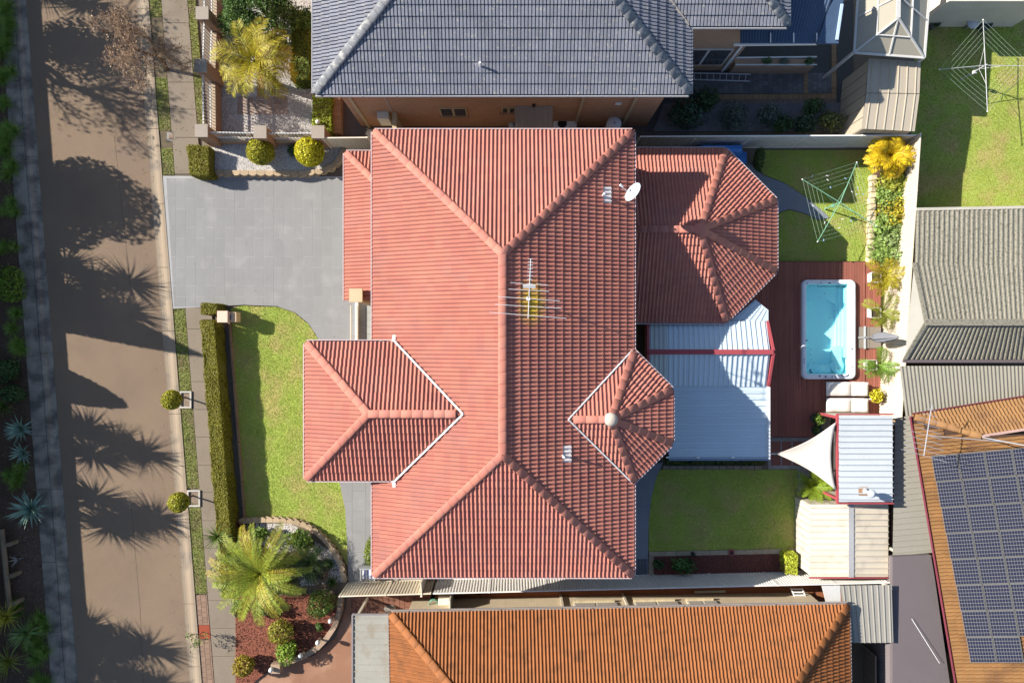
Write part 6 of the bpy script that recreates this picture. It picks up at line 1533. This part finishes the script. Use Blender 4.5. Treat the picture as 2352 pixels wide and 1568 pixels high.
for k,(nm,lb2,dx,dy,L,n) in enumerate(MB2):
    c = U(dx,dy,.4); t = thing(nm, lb2, 'grass clump', (*c,.1), 'grass clumps left of the road'); obj_np('leaves', np.concatenate([blades((c[0]+random.uniform(-.3,.3),c[1]+random.uniform(-.4,.4),.12), n, L, .024, (20,85), 1.2, seed=k*7+j) for j in range(4)]), leafmat('strap_leaf', (.20,.31,.05), island=.45, hue=.05), t)
for k,(dx,dy,rx_,ry_,m,lb2) in enumerate([(22,655,.65,.78,leafmat('strip_shrub', (.13,.22,.02), island=.45),'large round shrub on the left border level with the driveway end'),(16,850,.5,.6,DKG,'dark shrub on the left border level with the front wing'),(30,900,.45,.4,DKG,'dark shrub above the agaves on the left border')]):
    bush('shrub', lb2, 'shrub', (*U(dx,dy,.6),.6), (rx_,ry_,.5), m, 1800, .05, seed=k+80, lump=.3, shell=.5)
rosette('pale blue-green agave at the kerb, upper of the pair', U(47,985,.5), .45, 36, .75, .15, AGAVE, (8,75), .35, seed=11, name='agave', cat='agave', trunk=.07)
rosette('small agave tucked below the upper agave', U(52,1040,.4), .35, 32, .6, .12, AGAVE, (8,75), .35, seed=12, name='agave', cat='agave', trunk=.07)
rosette('large pale agave at the kerb, lower of the pair', U(70,1168,.55), .5, 40, .95, .17, AGAVE, (5,75), .35, seed=13, name='agave', cat='agave', trunk=.07)
rosette('dark spiky yucca at the left border above the agaves', U(8,935,.6), .55, 50, .65, .045, YUC, (0,85), .4, seed=14)
rosette('yellow-leaved yucca at the bottom left border', U(12,1418,1.2), 1.1, 60, .85, .06, leafmat('yucca_gold', (.40,.36,.05), island=.35), (0,85), .5, seed=15)
rosette('green fan-leaved yucca at the bottom left', U(58,1455,1.0), .9, 60, .9, .06, leafmat('yucca_green', (.18,.28,.09), island=.35), (0,85), .6, seed=16)
rosette('dark yucca in the bottom left corner', U(18,1520,1.0), .9, 60, .9, .06, leafmat('yucca_olive', (.24,.27,.05), island=.35), (0,85), .6, seed=17)
rosette('small grey leafless plant on the mulch near the log edging', U(38,1285,.3), .25, 9, .42, .05, M('dead_leaf', (.34,.30,.27), var=.1), (15,60), .1, seed=18, name='dead_plant')
lg = thing('log_edging', 'weathered log edging with round posts at the left border', 'edging', U3(12,1300,0))
LOG = M('weathered_log', (.20,.15,.10), var=.25, s1=2, s2=25)
MB().tube([U3(4,1215,.45), U3(22,1395,.45)], .11, 8).build('log', LOG, lg); MB().tube([U3(4,1215,.22), U3(22,1395,.22)], .11, 8).build('log', LOG, lg)
for dy in (1250,1322,1385):
    c = U(8+(dy-1215)*.1+8,dy,.6); MB().tube([(*c,.05),(*c,.62)], .10, 10).build('post', LOG, lg)
# ---- trees, palms and boundary beyond the left border (their shadows cross the road)
def strip_fence():
    a, b = U(ll(-700)-190,-700), U(ll(2300)-190,2300); return fence('boundary_fence', a, b, 2.78, M('old_fence', (.14,.11,.09), var=.15), 'tall fence beyond the left border shading the kerb', side=-1)
strip_fence()
bush('tree', 'dense leafy tree beyond the left border near the top', 'tree', (*U(-105,18),3.4), (1.45,1.2,1.2), DKG, 4200, .09, seed=101, lump=.4, shell=.8)
branchy('airy branching tree beyond the left border', U(-118,70), 6.4, .70, MIDG, 2400, twig=5, seed=23, name='tree', r0=.22, levels=5, clump=.26, leafsize=.085)
bush('tree', 'broad dense tree beyond the left border level with the driveway', 'tree', (*U(-132,345),4.1), (1.7,1.65,1.5), DKG, 8500, .10, seed=103, lump=.35, shell=.85)
bush('tree', 'lower leafy shrub tree beside the broad dense tree beyond the left border', 'tree', (*U(-150,430),3.0), (1.3,1.1,1.3), DKG, 4500, .10, seed=104, lump=.35, shell=.85)
def yucca_tree(label, dx, dy, heads, seed, L=1.25):
    c = U(dx,dy); rosette(label, c, 3, 170, L, .10, YUC, (-65,85), .35, seed=seed, name='cabbage_palm', cat='palm', trunk=.09, heads=heads)
yucca_tree('two-headed cabbage palm beyond the left border level with the garage', -62, 555, [(.6,.25,4.0),(-.5,.5,2.9),(.1,.0,3.3)], 31)
yucca_tree('cabbage palm beyond the left border above the driveway end', -50, 610, [(.3,.0,3.9),(-.5,.3,2.7),(-.1,.1,3.3)], 32)
yucca_tree('three-headed cabbage palm beyond the left border level with the wing', -42, 925, [(.7,-.1,4.1),(-.4,.5,3.2),(-.3,-.6,3.3),(.1,.1,3.7)], 33)
yucca_tree('cabbage palm beyond the left border level with the second topiary', -38, 1080, [(.8,.1,4.3),(-.3,.5,3.3),(-.1,-.6,3.6),(.3,-.2,4.0)], 34)
yucca_tree('cabbage palm beyond the left border near the bottom', -45, 1380, [(.8,.1,4.2),(-.4,.5,3.2),(.1,-.5,3.4),(.2,.1,3.8)], 35)
yucca_tree('cabbage palm beyond the bottom left corner', -35, 1460, [(.8,.0,4.3),(-.4,.3,3.4),(.2,-.7,3.6),(.2,.2,3.9)], 36)
yucca_tree('cabbage palm beyond the top left corner', -95, -75, [(.3,.1,3.4),(-.4,.3,2.6)], 37)
def cone(label, dx, dy, h, r0, seed, n=9000, power=1.0):
    c = U(dx,dy); t = thing('cypress', label, 'tree', (*c,0)); g = np.random.default_rng(seed); z = h*(1-np.sqrt(g.random(n))*.97)+.05; rr_ = r0*np.minimum(1,((h-z)/h*1.25))**power*(1-.25*g.random(n)**2); a = g.uniform(0,6.28,n)
    C = np.stack([c[0]+rr_*np.cos(a), c[1]+rr_*np.sin(a), z], 1); Nn = unit(np.stack([np.cos(a), np.sin(a), .4+0*a], 1)+g.normal(size=(n,3))*.5)
    obj_np('foliage', leaf_quads(C, Nn, .09, .5, g), DKG, t); MB().tube([(*c,0),(*c,h*.9)], [.12,.02], 8).build('trunk', BARK, t)
    mb = MB().lathe((*c,.1), [(r0*.8*min(1,((h-q)/h*1.25))**power, q) for q in np.linspace(0,h*.96,9)], 14); mb.build('inner_branches', HEDC, t, True)
cone('tall pointed cypress beyond the left border', -78, 640, 6.9, 1.2, 41, power=.85)
cone('rounded cypress beyond the left border', -60, 818, 4.3, 1.05, 42, power=.55)
# ================================================================ planting and small things: back yard
palm('bright yellow feather palm in the top right corner of the back yard', U(2040,358,1.3), 1.3, 34, 1.05, .36, leafmat('gold_palm_bright', (.62,.43,.015), island=.3, hue=.04), el=(0,75), droop=1.7, seed=12, nl=30, lw=.04, trunk=.08, z0=.2)
STONE = M('limestone_block', (.52,.43,.29), rough=.9, var=.2, s1=3, s2=25, bump=.7, bs=40, island=.12)
rw = thing('stone_edging', 'pale rough stone edging between rear lawn and shrub bed', 'edging', U3(2005,500,0)); r_ = random.Random(8)
for k in range(15):
    y = 402+k*13.4; c = U(2007-(k*.55)+r_.uniform(-1,1),y+6.5,.25); mb = MB().box(-.15,-.125,0,.15,.125,.28); mb.v = [(c[0]+v[0]*r_.uniform(.85,1.1),c[1]+v[1]*r_.uniform(.92,1.0),.03+v[2]*r_.uniform(.9,1.1)) for v in mb.v]; bevel(mb.build('stone', STONE, rw), .03, 2)
GB = [(2055,415,.62,.60,.75,leafmat('bed_lime', (.33,.35,.05), island=.4),'lime shrub directly below the yellow palm'),(2042,455,.66,.50,.75,leafmat('bed_green', (.24,.34,.08), island=.4),'leafy green shrub beside the stone edging, second below the yellow palm'),(2065,490,.62,.55,.8,leafmat('bed_gold', (.42,.35,.03), island=.4),'golden shrub in the middle of the rear bed'),(2035,515,.50,.50,.7,leafmat('bed_green', (.24,.34,.08)),'green shrub beside the stone edging level with the clothesline shadow'),(2055,545,.60,.50,.75,leafmat('bed_sage', (.24,.32,.11), island=.4),'sage shrub in the lower half of the rear bed'),(2030,578,.48,.42,.6,leafmat('bed_green', (.24,.34,.08)),'green shrub at the deck end of the rear bed'),(2062,585,.40,.35,.7,leafmat('bed_sage', (.24,.32,.11)),'sage shrub against the cream fence at the deck end')]
for k,(dx,dy,a,b,z,m,lb2) in enumerate(GB):
    t = bush('shrub', lb2, 'shrub', (*U(dx,dy,z),z), (a*1.2,b*1.15,.45), m, 1100, .07, seed=k+120, lump=.45, shell=.7)
    c = U(dx,dy,z); obj_np('long_leaves', np.concatenate([blades((c[0]+r_.uniform(-.55,.55),c[1]+r_.uniform(-.5,.5),z+.15), 26, .30, .055, (5,80), .6, seed=k*5+j) for j in range(12)]), m, t)
bush('shrub', 'dark green upright shrub beside the blue tarpaulin', 'shrub', (*U(1747,363,1.0),.8), (.18,.50,.6), leafmat('upright_green', (.05,.09,.02), island=.45), 1300, .04, seed=140, lump=.15, shell=.3)
# potted palms by the spa
POT = M('white_pot', (.60,.59,.57), rough=.5, var=.08); SOILP = M('pot_soil', (.06,.045,.03))
def pot(t, c, z, w, h, taper=.82):
    vs = []
    for ww, zz in ((w*taper,z),(w,z+h),(w-.05,z+h),(w-.07,z+h-.06)): vs += [(c[0]-ww/2,c[1]-ww/2,zz),(c[0]+ww/2,c[1]-ww/2,zz),(c[0]+ww/2,c[1]+ww/2,zz),(c[0]-ww/2,c[1]+ww/2,zz)]
    fs = [(3,2,1,0)]+[(i*4+k,i*4+(k+1)%4,i*4+4+(k+1)%4,i*4+4+k) for i in range(3) for k in range(4)]
    MB().add(vs, fs).build('pot', POT, t); MB().box(c[0]-w/2+.036,c[1]-w/2+.036,z+h-.08,c[0]+w/2-.036,c[1]+w/2-.036,z+h-.055).build('soil', SOILP, t)
for k,(dx,dy,m,lb2,n) in enumerate([(2013,637,leafmat('potted_gold', (.34,.28,.02), island=.35, hue=.06),'yellowish palm in a white square pot nearest the rear bed',11),(2012,718,leafmat('potted_mid', (.22,.24,.025), island=.35, hue=.06),'palm in a white pot above the closed parasol',8),(2003,838,leafmat('potted_green', (.15,.25,.03), island=.35, hue=.05),'green palm in a white pot beside the upper sun lounger',9)]):
    c = U(dx,dy,.6); t = thing('potted_palm', lb2, 'potted palm', (*c,.2), 'palms in white pots beside the spa'); pot(t, c, .2, .46, .42)
    q = (c[0]+.06,c[1]+.02,.72); obj_np('fronds', fronds((*q[:2],1.0), n, .92, .34, (5,70), 1.3, 26, .03, seed=k+200, vee=.25), m, t); MB().tube([(*c,.55),(*q[:2],1.02)], .025, 6).build('stem', BARK, t)
c = U(2014,910,.7); t = thing('potted_shrub', 'round yellow-green shrub in a pot beside the sun loungers', 'potted plant', (*c,.2)); obj_np('foliage', leaf_blob((*c,.75), (.34,.34,.30), 600, .05, shell=.6, lump=.3, seed=5), BOXY, t); pot(t, c, .2, .34, .35)
def roundpot(c, r, h, z0, label, leaves):
    t = thing('potted_plant', label, 'potted plant', (*c,z0)); MB().lathe((*c,z0), [(r*.75,0),(r,h),(r*.88,h),(r*.82,h-.05),(.01,h-.05)], 18).build('pot', M('dark_pot', (.05,.06,.055), rough=.5), t, True); obj_np('leaves', leaves, LIME, t)
c = U(1879,962,.6); roundpot(c, .26, .34, .22, 'full leafy plant in a round dark pot at the lattice screen', leaf_blob((*c,.66), (.26,.26,.2), 420, .05, shell=.7, seed=3))
c = U(1880,988,.5); roundpot(c, .24, .30, .06, 'sparse plant in a round dark pot next to the shade sail', blades((*c,.30), 12, .30, .06, (10,60), .8, seed=9))
palm('bright green cycad under the edge of the shade sail', U(1868,1113,.6), .6, 44, .88, .16, leafmat('cycad_bright', (.24,.33,.03), island=.35), el=(0,62), droop=.8, nl=34, lw=.02, seed=16, trunk=.13, z0=.05, name='cycad', cat='cycad')
# lower lawn bed
pe = thing('paver_edging', 'pale paver edging along the mulch bed of the lower lawn', 'edging', U3(1660,1272,0))
for k in range(17):
    x0 = 1491+k*20; c = U(x0+10,1271.5-k*.42,.1); MB().box(c[0]-.19,c[1]-.10,.02,c[0]+.19,c[1]+.10,.115+.003*(k%3)).build('paver', M('edge_paver', (.28,.235,.17), island=.12, var=.12), pe)
for k in range(3):
    c = U(1496,1283+k*16,.1); MB().box(c[0]-.10,c[1]-.15,.02,c[0]+.10,c[1]+.15,.115).build('paver', MATS['edge_paver'], pe)
bush('shrub', 'leafy green shrub in the mulch bed of the lower lawn', 'shrub', (*U(1570,1297,.5),.45), (.50,.38,.32), leafmat('mulch_green', (.06,.15,.035), island=.4), 420, .085, seed=150, lump=.5, shell=.9)
bush('shrub', 'small dark shrub at the path end of the mulch bed', 'shrub', (*U(1512,1296,.3),.3), (.24,.2,.2), DKG, 350, .05, seed=151)
hedge('bright clipped shrub block beside the garden shed', [U(1806,1274,.8),U(1806,1318,.8),U(1831,1318,.8),U(1831,1274,.8)], .8, mat=leafmat('block_lime', (.42,.46,.04), island=.4), n=1400, seed=9)
for k,(dx,dy) in enumerate(((1592,1272),(1681,1269))):
    c = U(dx,dy,.2); t = thing('edging_light', ['round black path light in the paver edging','square maroon path light in the paver edging'][k], 'light', (*c,.1))
    if k: MB().box(c[0]-.12,c[1]-.12,.1,c[0]+.12,c[1]+.12,.17).build('body', MAROON, t); MB().box(c[0]-.08,c[1]-.08,.171,c[0]+.08,c[1]+.08,.18).build('lens', M('black_metal',(.02,.02,.02)), t)
    else: MB().lathe((*c,.1), [(.09,0),(.09,.15),(.05,.18),(.01,.19)], 14).build('body', M('black_metal',(.02,.02,.02)), t)
gr = thing('drain_grate', 'dark square drain grate on the path by the bottom fence', 'drain grate', U3(1470,1302,.08)); a, b = U(1457,1320,.1), U(1486,1284,.1)
MB().box(*a,.06,*b,.085).build('frame', M('grate_dark', (.05,.06,.075)), gr)
for k in range(9): x_ = a[0]+(b[0]-a[0])*(k+.5)/9; MB().box(x_-.012,a[1]+.03,.086,x_+.012,b[1]-.03,.105).build('grate_bar', M('grate_steel', (.16,.18,.21)), gr)
for k in range(4): hedge(['low dark hedge under the patio edge, nearest the house','low dark hedge under the patio edge, second from the house','low dark hedge under the patio edge, third from the house','low dark hedge under the patio edge, nearest the shade sail'][k], [U(1530+k*58,1050,.3),U(1530+k*58,1067,.3),U(1584+k*58,1067,.3),U(1584+k*58,1050,.3)], .32, mat=DKG, n=700, seed=30+k)
be = thing('block_edging', 'rough block edging at the top of the lower lawn', 'edging', U3(1640,1073,0))
for k in range(14): c = U(1530+k*16.2,1073,.1); MB().box(c[0]-.145,c[1]-.08,.02,c[0]+.145,c[1]+.08,.13+.006*(k%3)).build('block', M('edge_block', (.20,.17,.13), island=.15, var=.15), be)
# shrubs behind the top fence
for k,(dx,dy,r_,m,lb2) in enumerate([(1578,262,.85,leafmat('blue_green', (.05,.095,.05), island=.45),'large dark blue-green shrub behind the top fence'),(1622,232,.6,DKG,'dark shrub behind the large blue-green one'),(1690,270,.7,leafmat('grey_green', (.10,.14,.11), island=.45),'grey-green shrub behind the top fence'),(1768,262,.6,leafmat('grey_green', (.10,.14,.11)),'grey-green shrub in the middle of the neighbour bed'),(1800,285,.45,DKG,'dark low shrub in the neighbour bed'),(1870,245,.42,DKG,'dark round shrub below the brick border'),(1905,275,.55,leafmat('yellow_tip', (.13,.15,.045), island=.45),'yellow-tipped shrub beside the cream shed'),(1850,285,.5,leafmat('blue_green', (.05,.095,.05)),'blue-green shrub against the top fence')]):
    bush('shrub', lb2, 'shrub', (*U(dx,dy,.8),.75), (r_,r_*.85,r_*.7), m, int(1800*r_), .06, seed=k+160, lump=.4, shell=.7)
# ================================================================ litter and wear
def litter(name, poly, n, s, mat, z, seed):
    r = np.random.default_rng(seed); xs = [p[0] for p in poly]; ys = [p[1] for p in poly]; P = np.stack([r.uniform(min(xs),max(xs),n*3), r.uniform(min(ys),max(ys),n*3)], 1); P = P[inpoly_np(P, poly)][:n]
    C = np.concatenate([P, np.full((len(P),1), z)], 1); Nn = unit(np.array([0,0,1.])+r.normal(size=(len(P),3))*.25)
    return setp(obj_np(name, leaf_quads(C, Nn, s, .5, r), mat), kind='stuff')
DRYL = leafmat('fallen_leaf', (.22,.13,.05), island=.5, hue=.06)
litter('fallen_leaves', UP(strip(-70,10,rl,-20,330)), 260, .035, DRYL, .03, 1)
litter('fallen_leaves', UP(strip(-30,8,rl,330,1600)), 160, .03, DRYL, .03, 2)
litter('fallen_leaves', UP(strip(-30,40,ll,-20,1600)), 260, .03, DRYL, .03, 3)
litter('fallen_leaves', UP(strip(57,117,rl,-20,400), .1), 60, .03, DRYL, .11, 4)
litter('fallen_leaves', UP(DRIVE, .1), 40, .025, DRYL, .108, 5)
litter('bark_chips', UP(strip(-190,-64,ll,-30,1600), .12), 5200, .045, M('bank_chip', (.13,.085,.06), island=.6, var=.2), .112, 6)
litter('fallen_leaves', UP([(1770,605),(2015,605),(2010,940),(1870,995),(1770,995)], .24), 60, .025, DRYL, .232, 7)
for o in bpy.data.objects:
    if '_local' in o: del o['_local']
